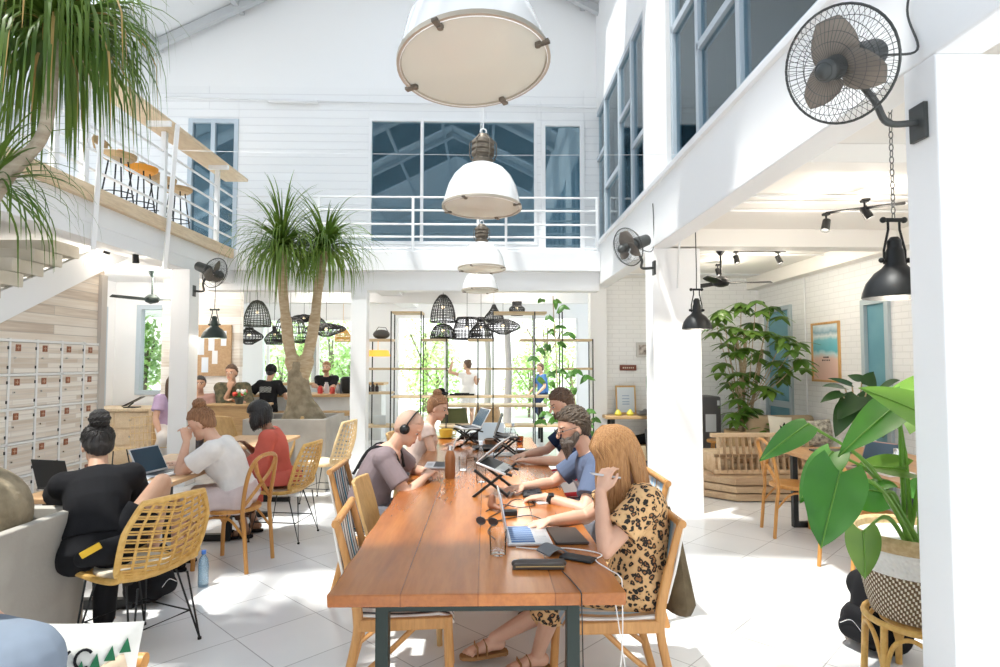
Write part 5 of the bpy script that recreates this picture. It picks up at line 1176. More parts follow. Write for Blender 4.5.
for k_, m_ in enumerate(FLW):
    q = MB()
    for i in range(7): q.ball((rnd.uniform(-.09, .09), rnd.uniform(-.05, .05), .12+rnd.uniform(0, .08)), .026, 8, 6)
    q.build('bloom', m_, t)
def slab_bench(name, label, loc, rz):
    t = thing(name, label, 'bench chair', loc, rz)
    q = MB(); rs = []
    for i in range(8):
        f = i/7; z = .42+.50*f; x = -.2-.16*f; rs.append([(x, -.26+.04*f, z), (x, .26-.04*f, z), (x-.035, .26-.04*f, z), (x-.035, -.26+.04*f, z)])
    q.rings(rs); q.build('backrest', OAK, t, bevel=.01)
    MB().bb(-.22, .28, -.26, .26, .38, .43).build('seat', OAK, t, bevel=.012)
    for a_ in (-.18, .22):
        for b_ in (-.2, .2): MB().bb(a_-.03, a_+.03, b_-.03, b_+.03, 0, .38).build('leg', OAK, t, bevel=.006)
    return t
p = at(262, 440, 7.6); slab_bench('slab_chair', 'tilted teak slab chair nearest the small table by the planter', (p.x+.05, 7.75, 0), R(200))
p = at(285, 430, 8.9); slab_bench('slab_chair', 'tilted teak slab chair farther back beside the bar', (p.x-.1, 9.0, 0), R(205))
p = at(243, 440, 7.9); slab_bench('slab_chair', 'teak slab chair turned towards the wood counter', (p.x-.1, 8.2, 0), R(60))
# cork board
p0, p1 = at(195, 325, 10.18), at(231, 376, 10.18)
cb = thing('cork_board', 'brown cork notice board with papers on the whitewashed partition', 'notice board', ((p0.x+p1.x)/2, 10.18, p1.z)); w_ = (p1.x-p0.x)/2; h_ = p0.z-p1.z
MB().bb(-w_, w_, -.015, .015, 0, h_).build('board', mat('cork', (.42, .27, .15), .9, 0, (.5, .34, .2), 30), cb, bevel=.003)
for x, z, w2, h2, c in ((-.2, .35, .12, .3, (.72, .78, .84)), (-.02, .42, .10, .26, (.74, .78, .84)), (.18, .5, .09, .25, (.75, .8, .85)), (-.12, .06, .11, .25, (.7, .76, .84)), (.04, .2, .09, .22, (.8, .82, .84)), (-.26, .62, .05, .14, (.8, .8, .78))):
    MB().bb(x-w2/2, x+w2/2, -.02, -.016, z, z+h2).build('paper', mat('paper_%d' % int(c[0]*100+z*10), c, .8), cb)
# ================================================================ back left corner: drawers, bicycle-like wire chair, boxes
p0 = at(116, 425, 9.9)
dr = thing('drawer_counter', 'light pine counter with drawers under the left window', 'counter', (p0.x+.30, 10.1, 0))
MB().bb(-.75, .3, -.35, .35, .0, .84).build('body', PINE, dr, bevel=.004); MB().bb(-.77, .32, -.4, .37, .84, .88).build('counter_top', PINE, dr, bevel=.004)
for i in range(2):
    for j in range(3):
        d = MB().bb(-.72+.51*i, -.24+.51*i, -.37, -.34, .06+.26*j, .29+.26*j).build('drawer', PINE, dr, bevel=.003); MB().ball((-.48+.51*i, -.385, .18+.26*j), .018, 10, 6).build('knob', CHROME, d)
pw = wood('warm_panel_wood', (.50, .30, .12), (.62, .40, .18), 'Z', 3, .5)
p1 = at(160, 460, 9.2); cab = thing('wood_cabinet', 'orange wood cabinet end beside the left white column', 'cabinet', (p1.x+.12, 9.25, 0))
MB().bb(-.18, .3, -.2, .2, .05, .88).build('body', pw, cab, bevel=.005); MB().bb(-.17, .29, -.19, .19, 0, .05).build('plinth', BLACKM, cab); MB().bb(-.16, .28, -.215, -.2, .1, .84).build('door', pw, cab, bevel=.004)
def wire_chair(name, label, loc, rz, m, seat_m):
    t = thing(name, label, 'chair', loc, rz)
    q = MB(); 
    for k in range(9):
        y = -.2+.05*k; q.tube(bez([(.2, y, .45), (-.1, y, .43), (-.2, y*1.05, .52), (-.27, y*1.1, .84)], 4), .005, 5)
    for z, x in ((.45, .2), (.43, -.05), (.52, -.2), (.62, -.225), (.73, -.25), (.84, -.27)): q.tube([(x, -.22, z), (x, 0, z), (x, .22, z)], .006, 5)
    q.build('seat_shell', m, t)
    for a_ in (-1, 1):
        for b_ in (-1, 1): MB().cyl((a_*.12, b_*.14, .43), (a_*.2-.02, b_*.2, 0), .008, n=6).build('leg', BLACKM, t)
    return t
p = flo(152, 478); wire_chair('wire_chair', 'pale wicker wire chair in front of the pine drawers', (p.x, 8.5, 0), R(-60), RATTAN_L, CUSH)
p = flo(118, 480); wire_chair('wire_chair', 'light rattan chair with black seat by the locker wall end', (p.x, 8.3, 0), R(-20), RATTAN_L, CUSH)
q = MB(); q.limb((0,0,.16), (0,0,.30), .17, .12, 14); q.ball((.0, -.13, .17), (.12, .06, .12), 12, 8)
o = small('blue_backpack', 'pale blue striped backpack on the floor by the left counter', 'backpack', q, stripes('blue_white_cloth', [(0, (.35, .45, .62)), (.5, (.75, .78, .83))], 2, .06), (at(140, 460, 8.0).x, 8.05, 0), remesh=.015, relax=2)
q = MB(); q.box((0, 0, .1), (.30, .22, .012), (0, -.5, .2)); q.tube([(-.1,0,0), (0,0,.08)], .01); q.bb(-.12, .08, -.08, .08, 0, .015); small('tablet_stand', 'black tablet propped up near the end of the locker wall', 'tablet', q, BLACKM, (at(120, 420, 9.6).x, 9.95, .88))
# ================================================================ upstairs left: bar ledge, rail, stools
mz = thing('mezzanine_railing', 'white railing with slanted posts along the left mezzanine edge', 'railing', (XL, 6.5, ZS-.15))
for k_, z in enumerate((3.55, 3.75, 3.97, 4.2)): MB().tube([(0, -3.3, z-ZS+.15), (0, 2.95, z-ZS+.15)], .016, 8).build('rail', WHITE, mz)
for p, sl in ((217, 0), (163, 0), (160, 1), (83, 0), (86, 1), (52, 0)):
    y = atx(p, 200, XL).y-6.5
    if sl: MB().tube([(.05, y+.05, -.62), (.30, y-.22, 1.08)], .03, 4).build('slanted_post', WHITE, mz)
    else: MB().bb(-.03, .03, y-.03, y+.03, -.02, 1.1).build('post', WHITE, mz, bevel=.003)
lg = thing('ledge_counter', 'long pale wooden bar ledge on top of the mezzanine railing', 'counter', (XL, 6.5, 4.45))
MB().bb(-.14, .22, -3.2, 3.0, 0, .045).build('board', PINE, lg, bevel=.006)
for y in (-2.5, -1, .6, 2.2): MB().bb(-.03, .25, y-.02, y+.02, -.06, 0).build('bracket', WHITE, lg)
ORANGES = mat('orange_fabric', (.80, .32, .03), .7); SEATW = wood('brown_stool_seat', (.40, .26, .12), (.52, .36, .18), 'Y', 5, .5)
for i, (pp, lab, mm) in enumerate(((118, 'bar stool upstairs nearest the camera behind the left railing', SEATW), (141, 'bar stool upstairs with orange seat and backrest behind the left railing', SEATW), (161, 'third bar stool upstairs behind the left railing', SEATW), (178, 'farthest bar stool upstairs behind the left railing', SEATW))):
    X_ = XL-.42; a_ = atx(pp, 175, X_); t = bar_stool('mezzanine_stool', lab, (X_, a_.y, 3.33), ORANGES if i == 1 else mm, .72, 'bar stools upstairs')
    q = MB(); q.tube(bez([(-.17, -.16, .74), (-.2, -.17, .9), (-.22, 0, .96), (-.2, .17, .9), (-.17, .16, .74)], 6), .01, 6)
    q.rings([[(-.21, -.13+.026*j, .86), (-.21, -.13+.026*j, .95), (-.225, -.13+.026*j, .95), (-.225, -.13+.026*j, .86)] for j in range(11)]); q.build('backrest', ORANGES if i == 1 else mm, t)
# upper outside daylight opening behind the mezzanine
# ================================================================ right room
BENCHW = wood('pallet_bench_wood', (.58, .40, .24), (.74, .57, .38), 'X', 4, .6); BENCHD = wood('pallet_step_wood', (.45, .30, .18), (.62, .47, .30), 'X', 4, .65)
dk = thing('pallet_deck', 'low three tier pallet wood deck in the right room', 'deck', (3.5, 7.65, 0))
for i in range(3):
    q = MB(); q.prism([(-.98+.02*i, .9), (-.98+.02*i, -.3), (-.62, -.68+.01*i), (1.1, -.68+.01*i), (1.1, .9)], .075, c=(0, 0, .012+.088*i)); q.build('tier', BENCHD, dk, bevel=.006)
q = MB(); q.prism([(-.9, .8), (-.9, -.28), (-.56, -.6), (1.0, -.6), (1.0, .8)], .26, c=(0,0,.0)); q.build('core', BENCHD, dk)
bn = thing('slatted_bench', 'slatted pale wood bench with leaning back on the pallet deck', 'bench', (3.35, 7.55, .265))
q = MB()
for k_ in range(15):
    x = -.55+.078*k_; q.tube([(x, -.30, .02), (x+.01, -.21, .44)], .04, 4, flat=(1.25, .35), up=(1,0,0))
q.build('back_slats', BENCHW, bn)
MB().box((0, -.205, .46), (1.24, .07, .05)).build('top_rail', BENCHW, bn, bevel=.006); MB().box((0, -.29, .03), (1.24, .07, .05)).build('bottom_rail', BENCHW, bn, bevel=.006); MB().box((0, -.275, .22), (1.2, .03, .03)).build('middle_rail', mat('dark_bench_rail', (.2, .12, .06), .6), bn)
MB().box((.0, .06, .2), (1.15, .50, .06)).build('seat', BENCHW, bn, bevel=.008)
for x in (-.55, .55): MB().box((x, .02, .1), (.06, .5, .2)).build('leg', BENCHW, bn, bevel=.005)
TANC = cloth('tan_canvas', (.46, .36, .24)); 
q = MB(); q.box((0, 0, .0), (.95, .16, .40), (-.12, 0, 0)); o = small('back_cushion', 'long tan canvas back cushion on the bench by the right wall', 'cushion', q, TANC, (4.18, 8.55, .66), bevel=.06, seg=4)
wb = thing('corner_bench', 'wooden bench seat along the right wall under the tan cushion', 'bench', (4.05, 8.3, 0))
MB().bb(-.75, .6, -.3, .3, .36, .42).build('seat', BENCHW, wb, bevel=.006); MB().bb(-.75, .6, -.26, .3, .27, .36).build('base', BENCHD, wb); 
for x in (-.7, .55): MB().bb(x-.03, x+.03, .22, .3, .02, .6).build('leg', BENCHW, wb)
PATC = mat('cream_pillow', (.74, .70, .60), .9)
def pillow(name, label, loc, rot, w, h, m):
    q = MB(); n = 12; 
    for s in (1, -1): 
        g = [[V((w*(i/n-.5)*(1-.06*sin(pi*j/n)), s*.065*(sin(pi*i/n)*sin(pi*j/n))**.45, h*(j/n-.5)*(1-.06*sin(pi*i/n)))) for i in range(n+1)] for j in range(n+1)]; q.rings(g, False)
    M = rotm(rot); q.v = [tuple(M @ V(p)) for p in q.v]
    o = q.build(name, m, smooth=60); o.location = loc; return tag(o, label, 'pillow')
o = pillow('throw_pillow', 'cream pillow with black leaf print leaning on the tan cushion', (at(781, 430, 8.25).x, 8.25, at(781, 430, 8.25).z), (-.25, .1, .2), .38, .38, PATC)
for a_, l_ in ((.5, .15), (1.3, .13), (2.2, .14), (-.4, .1), (3.0, .1)):
    q = MB(); c = V((.0, -.078, -.02)); d = V((cos(a_), 0, sin(a_))); pr = V((-sin(a_), 0, cos(a_))); q.rings([[c+d*l_*f+pr*w_*.03+V((0, .05*f*f, 0)), c+d*l_*f-pr*w_*.03+V((0, .05*f*f, 0)), c+d*l_*f-pr*w_*.03+V((0, .05*f*f+.004, 0)), c+d*l_*f+pr*w_*.03+V((0, .05*f*f+.004, 0))] for f, w_ in ((.1, .2), (.4, 1), (.75, .7), (1, .05))]); q.build('leaf_print', BLKFAB, o)
q = MB(); pillow('throw_pillow', 'second cream patterned pillow farther right on the tan cushion', (at(820, 432, 8.2).x, 8.2, at(820, 432, 8.2).z), (-.25, -.1, -.1), .36, .34, mat('dotted_pillow', (.72, .68, .58), .9, 0, (.2, .18, .15), 20))
# fridge
p = at(713, 420, 9.85); fr_ = thing('mini_fridge', 'grey mini fridge with white paper notice behind the middle column', 'fridge', (p.x-.02, 9.95, .0)); FRG = mat('grey_fridge', (.16, .155, .16), .4, .3)
MB().bb(-.47, .08, -.25, .28, .02, 1.06).build('body', FRG, fr_, bevel=.01); MB().bb(-.47, .08, -.285, -.25, .04, 1.05).build('door', FRG, fr_, bevel=.008)
MB().bb(-.17, .0, -.292, -.287, .5, .78).build('notice', mat('notice_paper', (.75, .77, .78), .8), fr_); MB().bb(.02, .06, -.292, -.287, .92, 1.0).build('sticker', mat('notice_paper', (.75,.77,.78)), fr_); MB().bb(-.44, -.41, -.31, -.285, .5, .9).build('handle', BLACKM, fr_)
st_ = thing('side_stool', 'small orange wooden stool by the grey fridge', 'stool', (flo(712, 466).x-.05, 9.0, 0)); MB().cyl((0,0,.42), (0,0,.46), .17, n=24).build('seat', BENT, st_, bevel=.008)
for k_ in range(4): MB().cyl((.11*cos(k_*pi/2+.6), .11*sin(k_*pi/2+.6), .42), (.16*cos(k_*pi/2+.6), .16*sin(k_*pi/2+.6), 0), .015).build('leg', BENT, st_)
# framed poster on the right wall
m, nt, b = newmat('beach_poster_print')
sp = N(nt, 'ShaderNodeSeparateXYZ'); tc2 = N(nt, 'ShaderNodeTexCoord'); L(nt, tc2.outputs['Object'], sp.inputs[0])
nz = N(nt, 'ShaderNodeTexNoise'); nz.inputs['Scale'].default_value = 5; L(nt, tc2.outputs['Object'], nz.inputs[0])
mm = N(nt, 'ShaderNodeMath', operation='MULTIPLY_ADD'); mm.inputs[1].default_value = .16; L(nt, nz.outputs[0], mm.inputs[0]); L(nt, sp.outputs[2], mm.inputs[2])
L(nt, ramp(nt, mm.outputs[0], [(.05, (.78, .50, .42)), (.40, (.80, .56, .48)), (.47, (.55, .72, .74)), (.52, (.12, .45, .52)), (.66, (.2, .52, .58)), (.72, (.75, .8, .8)), (.78, (.25, .42, .5)), (.86, (.72, .82, .86))]), b.inputs['Base Color']); b.inputs['Roughness'].default_value = .4
a_, b_ = atx(813, 350, 4.7), atx(841, 350, 4.7); z1, z0 = atx(827, 322, 4.7).z, atx(827, 382, 4.7).z
ps = thing('framed_poster', 'framed beach poster in pink and teal on the white brick wall', 'poster', (4.7, (a_.y+b_.y)/2, z0)); w_ = (a_.y-b_.y)/2; h_ = z1-z0
q = MB(); q.bb(-.03, 0, -w_, w_, 0, .03); q.bb(-.03, 0, -w_, w_, h_-.03, h_); q.bb(-.03, 0, -w_, -w_+.03, 0, h_); q.bb(-.03, 0, w_-.03, w_, 0, h_); q.build('frame', wood('poster_frame_oak', (.55, .30, .10), (.66, .40, .16), 'Z', 5), ps, bevel=.003)
MB().bb(-.012, -.005, -w_+.02, w_-.02, .02, h_-.02).build('print', m, ps)
q = MB()
for z, ww in ((h_*.40, .14), (h_*.35, .2)):
    for j in range(5): q.bb(-.016, -.012, -ww/2+ww*j/5, -ww/2+ww*(j+.6)/5, z, z+.02)
q.build('lettering', BLKFAB, ps)
# console with pictures in the gap left of the middle column
p0, p1 = at(606, 417, 9.9), at(654, 417, 9.9)
cs = thing('console_table', 'console table with wooden top and black legs against the white brick wall', 'table', ((p0.x+p1.x)/2+.1, 10.02, 0)); w_ = (p1.x-p0.x)/2+.12
MB().bb(-w_, w_, -.22, .22, .69, .74).build('tabletop', PLY, cs, bevel=.005)
for x in (-w_+.12, w_-.16):
    for y in (-.17, .17): MB().bb(x-.03, x+.03, y-.03, y+.03, 0, .69).build('leg', BLACKM, cs)
p = at(627, 400, 10.1); t = thing('standing_picture', 'oak framed pale blue print standing on the console table', 'picture', (p.x, 10.17, .742)); t.rotation_euler = (R(-6), 0, 0)
q = MB(); q.bb(-.17, .17, -.012, .012, 0, .03); q.bb(-.17, .17, -.012, .012, .45, .48); q.bb(-.17, -.145, -.012, .012, 0, .48); q.bb(.145, .17, -.012, .012, 0, .48); q.build('frame', OAK, t); MB().bb(-.15, .15, -.004, .004, .02, .46).build('print', mat('pale_print_sheet', (.70, .77, .84), .6), t)
q = MB()
for z in (.16, .2, .25, .3): q.bb(-.06, .06, -.007, -.004, z, z+.014)
q.build('print_lines', mat('print_blue', (.3, .42, .6), .6), t)
for k_, (pp, lab) in enumerate(((618, 'left yellow pear shaped ornament on the console table'), (630, 'right yellow pear shaped ornament on the console table'))):
    p = at(pp, 411, 9.9); q = MB(); q.lathe([(0,0), (.05,0), (.06,.03), (.04,.07), (.015,.1), (0,.105)], n=16); small('ornament', lab, 'ornament', q, mat('yellow_green_glaze', (.55, .50, .06), .4), (p.x, 9.9, .741))
p = at(645, 411, 9.9); q = MB(); q.limb((-.1, 0, .04), (.1, 0, .05), .04, .045); q.ball((.0, 0, .07), .04); small('grey_ornament', 'grey lumpy stone ornament at the right of the console table', 'ornament', q, mat('grey_stone', (.2, .19, .18), .8), (p.x, 9.9, .741))
p = at(643, 448, 9.9); bk = thing('floor_basket', 'tan woven basket under the console table', 'basket', (p.x, 9.98, 0)); q = MB(); q.lathe([(0,.0), (.17,0), (.19,.1), (.18,.26), (.16,.26), (.16,.03), (0,.03)], n=28); q.build('basket', mat('tan_weave', (.52, .40, .24), .9, 0, (.62, .5, .33), 60, bumps=.4, bscale=90), bk)
p = at(643, 436, 9.9); q = MB(); q.limb((-.13, 0, .05), (.13, 0, .05), .05, .05); q.limb((-.1, 0, .1), (.12, 0, .17), .05, .03); small('black_bag', 'black leather bag lying on the basket under the console', 'bag', q, BLKFAB, (p.x, 9.98, .262), remesh=.015, relax=2)
p0 = at(626, 363, 10.28); sg = thing('wall_sign', 'small dark red wooden sign with pale letters on white brick', 'sign', (at(628, 367, 10.28).x, 10.28, at(628, 370.5, 10.28).z)); MB().bb(-.14, .14, -.02, .015, 0, .095).build('board', mat('dark_red_wood', (.18, .045, .025), .5), sg, bevel=.004)
q = MB()
for j in range(6): q.bb(-.095+.034*j, -.075+.034*j, -.026, -.02, .035, .06)
q.build('lettering', mat('cream_letters', (.7, .62, .5), .6), sg)
p = at(645, 350, 10.28); pf = thing('wall_picture', 'small framed photo on the white brick wall above the red sign', 'picture', (p.x, 10.28, at(645, 357, 10.28).z)); MB().bb(-.15, .15, -.015, .015, 0, .25).build('frame', mat('silver_frame', (.55, .54, .52), .5), pf, bevel=.004); MB().bb(-.11, .11, -.02, -.012, .04, .21).build('photo', mat('photo_tones', (.15, .12, .1), .5, 0, (.6, .55, .5), 14), pf)
# cactus in a pot by the column
def greenm(name, a, b_, tr=.25, rough=.4):
    m, nt, b = newmat(name); t_ = N(nt, 'ShaderNodeTexNoise'); t_.inputs['Scale'].default_value = 3; L(nt, coords(nt), t_.inputs[0])
    c_ = ramp(nt, t_.outputs[0], [(.35, a), (.65, b_)]); L(nt, c_, b.inputs['Base Color']); b.inputs['Roughness'].default_value = rough
    if tr:
        o = nt.nodes['Material Output']; ts = N(nt, 'ShaderNodeBsdfTranslucent'); L(nt, ramp(nt, t_.outputs[0], [(.35, [x*1.6 for x in a]), (.65, [x*1.6 for x in b_])]), ts.inputs[0]); mx = N(nt, 'ShaderNodeMixShader'); mx.inputs[0].default_value = tr; L(nt, b.outputs[0], mx.inputs[1]); L(nt, ts.outputs[0], mx.inputs[2]); L(nt, mx.outputs[0], o.inputs[0])
    return m
CACT = greenm('cactus_green', (.07, .16, .05), (.12, .24, .08), 0)
p = at(652, 455, 9.75); t = thing('tall_cactus', 'tall green column cactus in a dark pot beside the middle column', 'cactus', (p.x, 9.6, 0))
q = MB(); q.lathe([(0,0), (.11,0), (.15,.55), (.13,.55), (0,.5)], n=24); q.build('pot', mat('charcoal_pot', (.05, .05, .055), .6), t)
q = MB(); rs = []
for i in range(17):
    z = .48+1.02*i/16; r_ = .06*(1 if i < 14 else (.9, .65, .25)[i-14]); rs.append([(-.06*i/16+r_*(1+.25*cos(6*a))*cos(a), r_*(1+.25*cos(6*a))*sin(a), z) for a in [2*pi*k/36 for k in range(36)]])
q.rings(rs); q.build('stem', CACT, t)
q = MB(); q.lathe([(0,0), (.12,0), (.16,.05), (.15,.06), (0,.02)], n=24); small('black_bowl', 'black pet bowl on the floor in front of the console table', 'bowl', q, BLACKM, (flo(648, 466).x, flo(648, 466).y, 0))
# track spotlights on the right ceiling
def track(name, label, a, b_, heads, tilt):
    a, b_ = V(a), V(b_); t = thing(name, label, 'track light', a); MB().tube([(0,0,0), b_-a], .012, 4).build('rail', BLACKM, t)
    for f, d in heads:
        c = (b_-a)*f; d = V(d).normalized(); q = MB(); q.cyl(c, c-V((0,0,.07)), .008); q.box(c-V((0,0,.012)), (.05, .05, .02)); h = c-V((0,0,.09)); q.cyl(h-d*.03, h+d*.075, .032, .036, 16); q.build('spot_head', BLACKM, t); e_ = a+h+d*.14; bulb(e_.x, e_.y, e_.z, 6 if e_.x > 0 else 1.2, .03)
track('track_light', 'black track with two spotlights on the right ceiling near the front', at(826, 213, 5.2) , at(905, 203, 4.6), ((.0, (-.3, -.2, -1)), ), 0)
track('track_light', 'single black spotlight hanging from the right ceiling conduit', at(862, 200, 4.9), at(870, 199, 4.9), ((.3, (.5, -.2, -1)),), 0)
p = at(735, 251, 7.6); track('track_light', 'pair of black spotlights on the track behind the ceiling beam', (p.x, 7.6, 3.03), (at(778, 251, 7.6).x+.1, 7.6, 3.03), ((.02, (.1, -.3, -1)), (.85, (.3, -.3, -1))), 0)
p = at(716, 268, 8.6); track('track_light', 'small black spotlight behind the ceiling fan', (p.x, 8.6, 3.02), (p.x+.08, 8.6, 3.02), ((.3, (.2, -.3, -1)),), 0)
track('track_light', 'white ceiling track with spotlights under the left mezzanine', at(98, 236, 7.0), at(140, 250, 7.0), ((.25, (-.4, .2, -1)), (.9, (-.1, .3, -1))), 0)
q = MB(); a, b_ = at(165, 97, YW-.03), at(598, 108, YW-.03); q.tube([a, b_], .012, 6); q.tube([at(268, 101, YW-.05), at(318, 102, YW-.05)], .03, 8); struct('trim_21', q, GALV)
# stretched white cables across the hall
q = MB(); q.tube([(-3.97, 5.4, 3.52), (-2, 5.4, 3.49), (0, 5.4, 3.48), (1.8, 5.4, 3.5)], .002, 5); small('tension_cable', 'thin white cable stretched across the hall above the table', 'cable', q, WHITE)
# ================================================================ plants
PALMG = greenm('strap_leaf_green', (.085, .16, .022), (.18, .27, .045), .32); PALMD = greenm('deep_strap_leaf_green', (.05, .11, .016), (.14, .215, .035), .32); DRYL = greenm('dry_leaf', (.42, .26, .08), (.5, .34, .13), .2)
MONS = greenm('glossy_leaf_green', (.028, .14, .012), (.06, .23, .02), .2, .42); MONSL = greenm('young_leaf_green', (.13, .30, .04), (.2, .38, .07), .35, .35); FIGG = greenm('umbrella_leaf_green', (.05, .13, .015), (.13, .24, .035), .25, .35); DARKL = greenm('dark_leaf_green', (.012, .05, .012), (.03, .09, .022), .12, .3)
GARD = greenm('garden_leaf_green', (.30, .48, .16), (.52, .66, .32), .45, .5)
BARK = mat('pale_trunk_bark', (.40, .29, .17), .85, 0, (.54, .43, .29), 5, (2, 2, 7), bumps=.5, bscale=18); BULB = mat('swollen_trunk_bark', (.20, .16, .10), .95, 0, (.34, .28, .19), 9, bumps=.9, bscale=22)
SOIL = mat('potting_soil', (.06, .045, .03), .95, bumps=.6, bscale=30)
def strap(q, c, az, el, ln, w, droop, rnd, n=9):
    p = V(c); a = el; rows = []; sd = V((-sin(az), cos(az), 0)); tw = rnd.uniform(-.5, .5)
    for i in range(n+1):
        t = i/n; ww = w*(1-t**2.2)*(.6+.4*min(1, t*5)) + .0008; u = (sd*cos(tw*t)+V((0,0,1))*sin(tw*t)*.5); rows.append([p-u*ww, p+u*ww])
        d = V((cos(az)*cos(a), sin(az)*cos(a), sin(a))); p = p+d*ln/n; a = max(-1.5, a-droop*(.3+1.5*t)/n)
    q.rings(rows, False)
def strap_head(root, c, n, ln, seed, m=None, up=.25, w=.0075, dry=0, fall=1.0, name='foliage'):
    rnd = random.Random(seed); q = MB(); q2 = MB()
    for i in range(n):
        f = rnd.random(); az = rnd.uniform(0, 2*pi); el = (1.45-1.9*f**.85) if f > up else rnd.uniform(1.05, 1.5)
        strap(q2 if rnd.random() < dry else q, V(c)+V((cos(az), sin(az), .8))*.035*rnd.random(), az, el, ln*rnd.uniform(.65, 1.05), w*rnd.uniform(.7, 1.25), rnd.uniform(1.6, 3.4)*fall*(.55 if f <= up else 1), rnd)
    q.build(name, m or PALMG, root, smooth=60)
    if q2.v: q2.build('dry_leaves', DRYL, root, smooth=60)
def planter(name, label, x0, x1, y0, y1, h):
    t = thing(name, label, 'planter', ((x0+x1)/2, (y0+y1)/2, 0)); a, b_ = (x1-x0)/2, (y1-y0)/2; w = .06; q = MB()
    q.rings([[(sx_*a, sy_*b_, 0) for sx_, sy_ in ((-1,-1),(1,-1),(1,1),(-1,1))], [(sx_*a, sy_*b_, h) for sx_, sy_ in ((-1,-1),(1,-1),(1,1),(-1,1))], [(sx_*(a-w), sy_*(b_-w), h) for sx_, sy_ in ((-1,-1),(1,-1),(1,1),(-1,1))], [(sx_*(a-w), sy_*(b_-w), h-.2) for sx_, sy_ in ((-1,-1),(1,-1),(1,1),(-1,1))]], True, True)
    q.build('box', CONC, t, bevel=.008); MB().bb(-a+w, a-w, -b_+w, b_-w, h-.22, h-.12).build('soil', SOIL, t); return t
planter('concrete_planter', 'square grey concrete planter holding the tall two headed palm', -3.02, -1.99, 7.62, 8.62, .90)
t = thing('ponytail_palm', 'tall ponytail palm with forked trunk and two leafy heads in the hall', 'palm', (-2.56, 8.1, .78))
inv = V(t.location); at3 = lambda px, py, Y: at(px, py, Y)-inv
q = MB(); q.tube(bez([at3(305, 440, 8.1)*1.0-V((0,0,.25)), at3(303, 420, 8.1), at3(300, 400, 8.1), at3(298, 378, 8.1), at3(299, 362, 8.1)], 6), [.36]*4+[.35, .33, .30, .27, .24, .22, .2, .18, .165, .155, .15, .145, .14, .14, .135, .13, .13, .12, .12, .12, .11][:21], 20); q.build('trunk_base', BULB, t)
q = MB(); q.tube(bez([at3(299, 380, 8.1), at3(290, 350, 8.1), at3(286, 320, 8.08), at3(283, 290, 8.05), at3(282, 250, 8.0)], 6), [.11]*5+[.075]*8+[.062]*12, 12); q.build('trunk', BARK, t)
q = MB(); q.tube(bez([at3(300, 380, 8.1), at3(309, 350, 8.1), at3(315, 318, 8.12), at3(318, 290, 8.15), at3(324, 252, 8.2)], 6), [.11]*5+[.075]*8+[.062]*12, 12); q.build('trunk', BARK, t)
strap_head(t, at3(282, 246, 8.0), 330, 1.02, 1, up=.16, w=.0125); strap_head(t, at3(325, 248, 8.2), 300, .98, 2, up=.14, w=.0125)
# front left palm
planter('concrete_planter', 'large concrete planter cut off by the left edge of the photo', -3.5, -2.32, 2.45, 3.62, .775)
t = thing('ponytail_palm', 'large ponytail palm hanging over the upper left corner', 'palm', (-2.85, 3.05, .6)); inv = V(t.location)
q = MB(); q.ball(V((-2.72, 3.27, .80))-inv, (.29, .29, .27), 24, 14); q.limb(V((-2.84, 3.25, .9))-inv, V((-2.95, 3.08, 1.35))-inv, .15, .08, 14); q.build('trunk_base', BULB, t, remesh=.02, relax=2)
q = MB(); q.tube(bez([V((-2.95, 3.05, 1.2))-inv, V((-2.78, 3.0, 1.75))-inv, at3(0, 186, 2.9), at3(40, 140, 2.85), at3(50, 95, 2.8), at3(55, 40, 2.8)], 6), [.055]*10+[.034]*6+[.027]*15, 12); q.build('trunk', mat('grey_palm_bark', (.34, .28, .21), .85, 0, (.46, .40, .31), 5, (2, 2, 7), bumps=.5, bscale=18), t)
q = MB(); q.tube(bez([V((-2.95, 3.05, 1.3))-inv, V((-2.85, 3.1, 2.0))-inv, at3(-25, 80, 3.0), at3(2, 30, 3.0), at3(16, -20, 3.0)], 6), [.06]*10+[.038]*15, 12); q.build('trunk', BARK, t)
q = MB(); q.tube(bez([V((-2.97, 3.05, 1.2))-inv, V((-3.0, 2.98, 1.7))-inv, at3(-18, 205, 2.9)+V((0,0,.0)), at3(-12, 190, 2.9)], 6), [.05]*7+[.03]*12, 12); q.build('trunk', BARK, t)
strap_head(t, at3(55, 30, 2.8), 440, .80, 3, PALMD, up=.05, w=.0075, dry=.05, fall=1.75); strap_head(t, at3(14, -35, 3.0), 340, .95, 4, PALMD, up=.05, w=.0075, dry=.10, fall=1.7); strap_head(t, at3(-12, 186, 2.9), 130, .62, 5, PALMD, up=.1, w=.006)
# broad leaves
def leaf(q, base, tip, width, nrm, cup=.12, bend=.15, heart=.24, n=12, wave=0.0):
    base, tip, nrm = V(base), V(tip), V(nrm); ax = tip-base; L_ = ax.length; ax.normalize(); sd = ax.cross(nrm).normalized(); nn = sd.cross(ax).normalized(); rows = []
    for i in range(n+1):
        t = i/n; w = width/2*(sin(pi*min(1, (t*.93+.07))**.62))**.85 if t < 1 else 0.001; row = []
        for j in range(-5, 6):
            v = j/5; back = heart*L_*abs(v)**1.3*(1-t)**2.2
            row.append(base+ax*(t*L_-back)+sd*(v*w)+nn*(cup*width*v*v*(1-.5*t)-bend*L_*t*t+wave*width*sin(t*19+v*2)*abs(v)))
        rows.append(row)
    q.rings(rows, False)
bx = V((2.15, 3.02, 0)); t = thing('monstera_plant', 'big leaved green plant in a woven basket at the right front', 'potted plant', bx)
LF = [((812, 452, 2.55), (800, 500, 2.45), 0.0, None)]
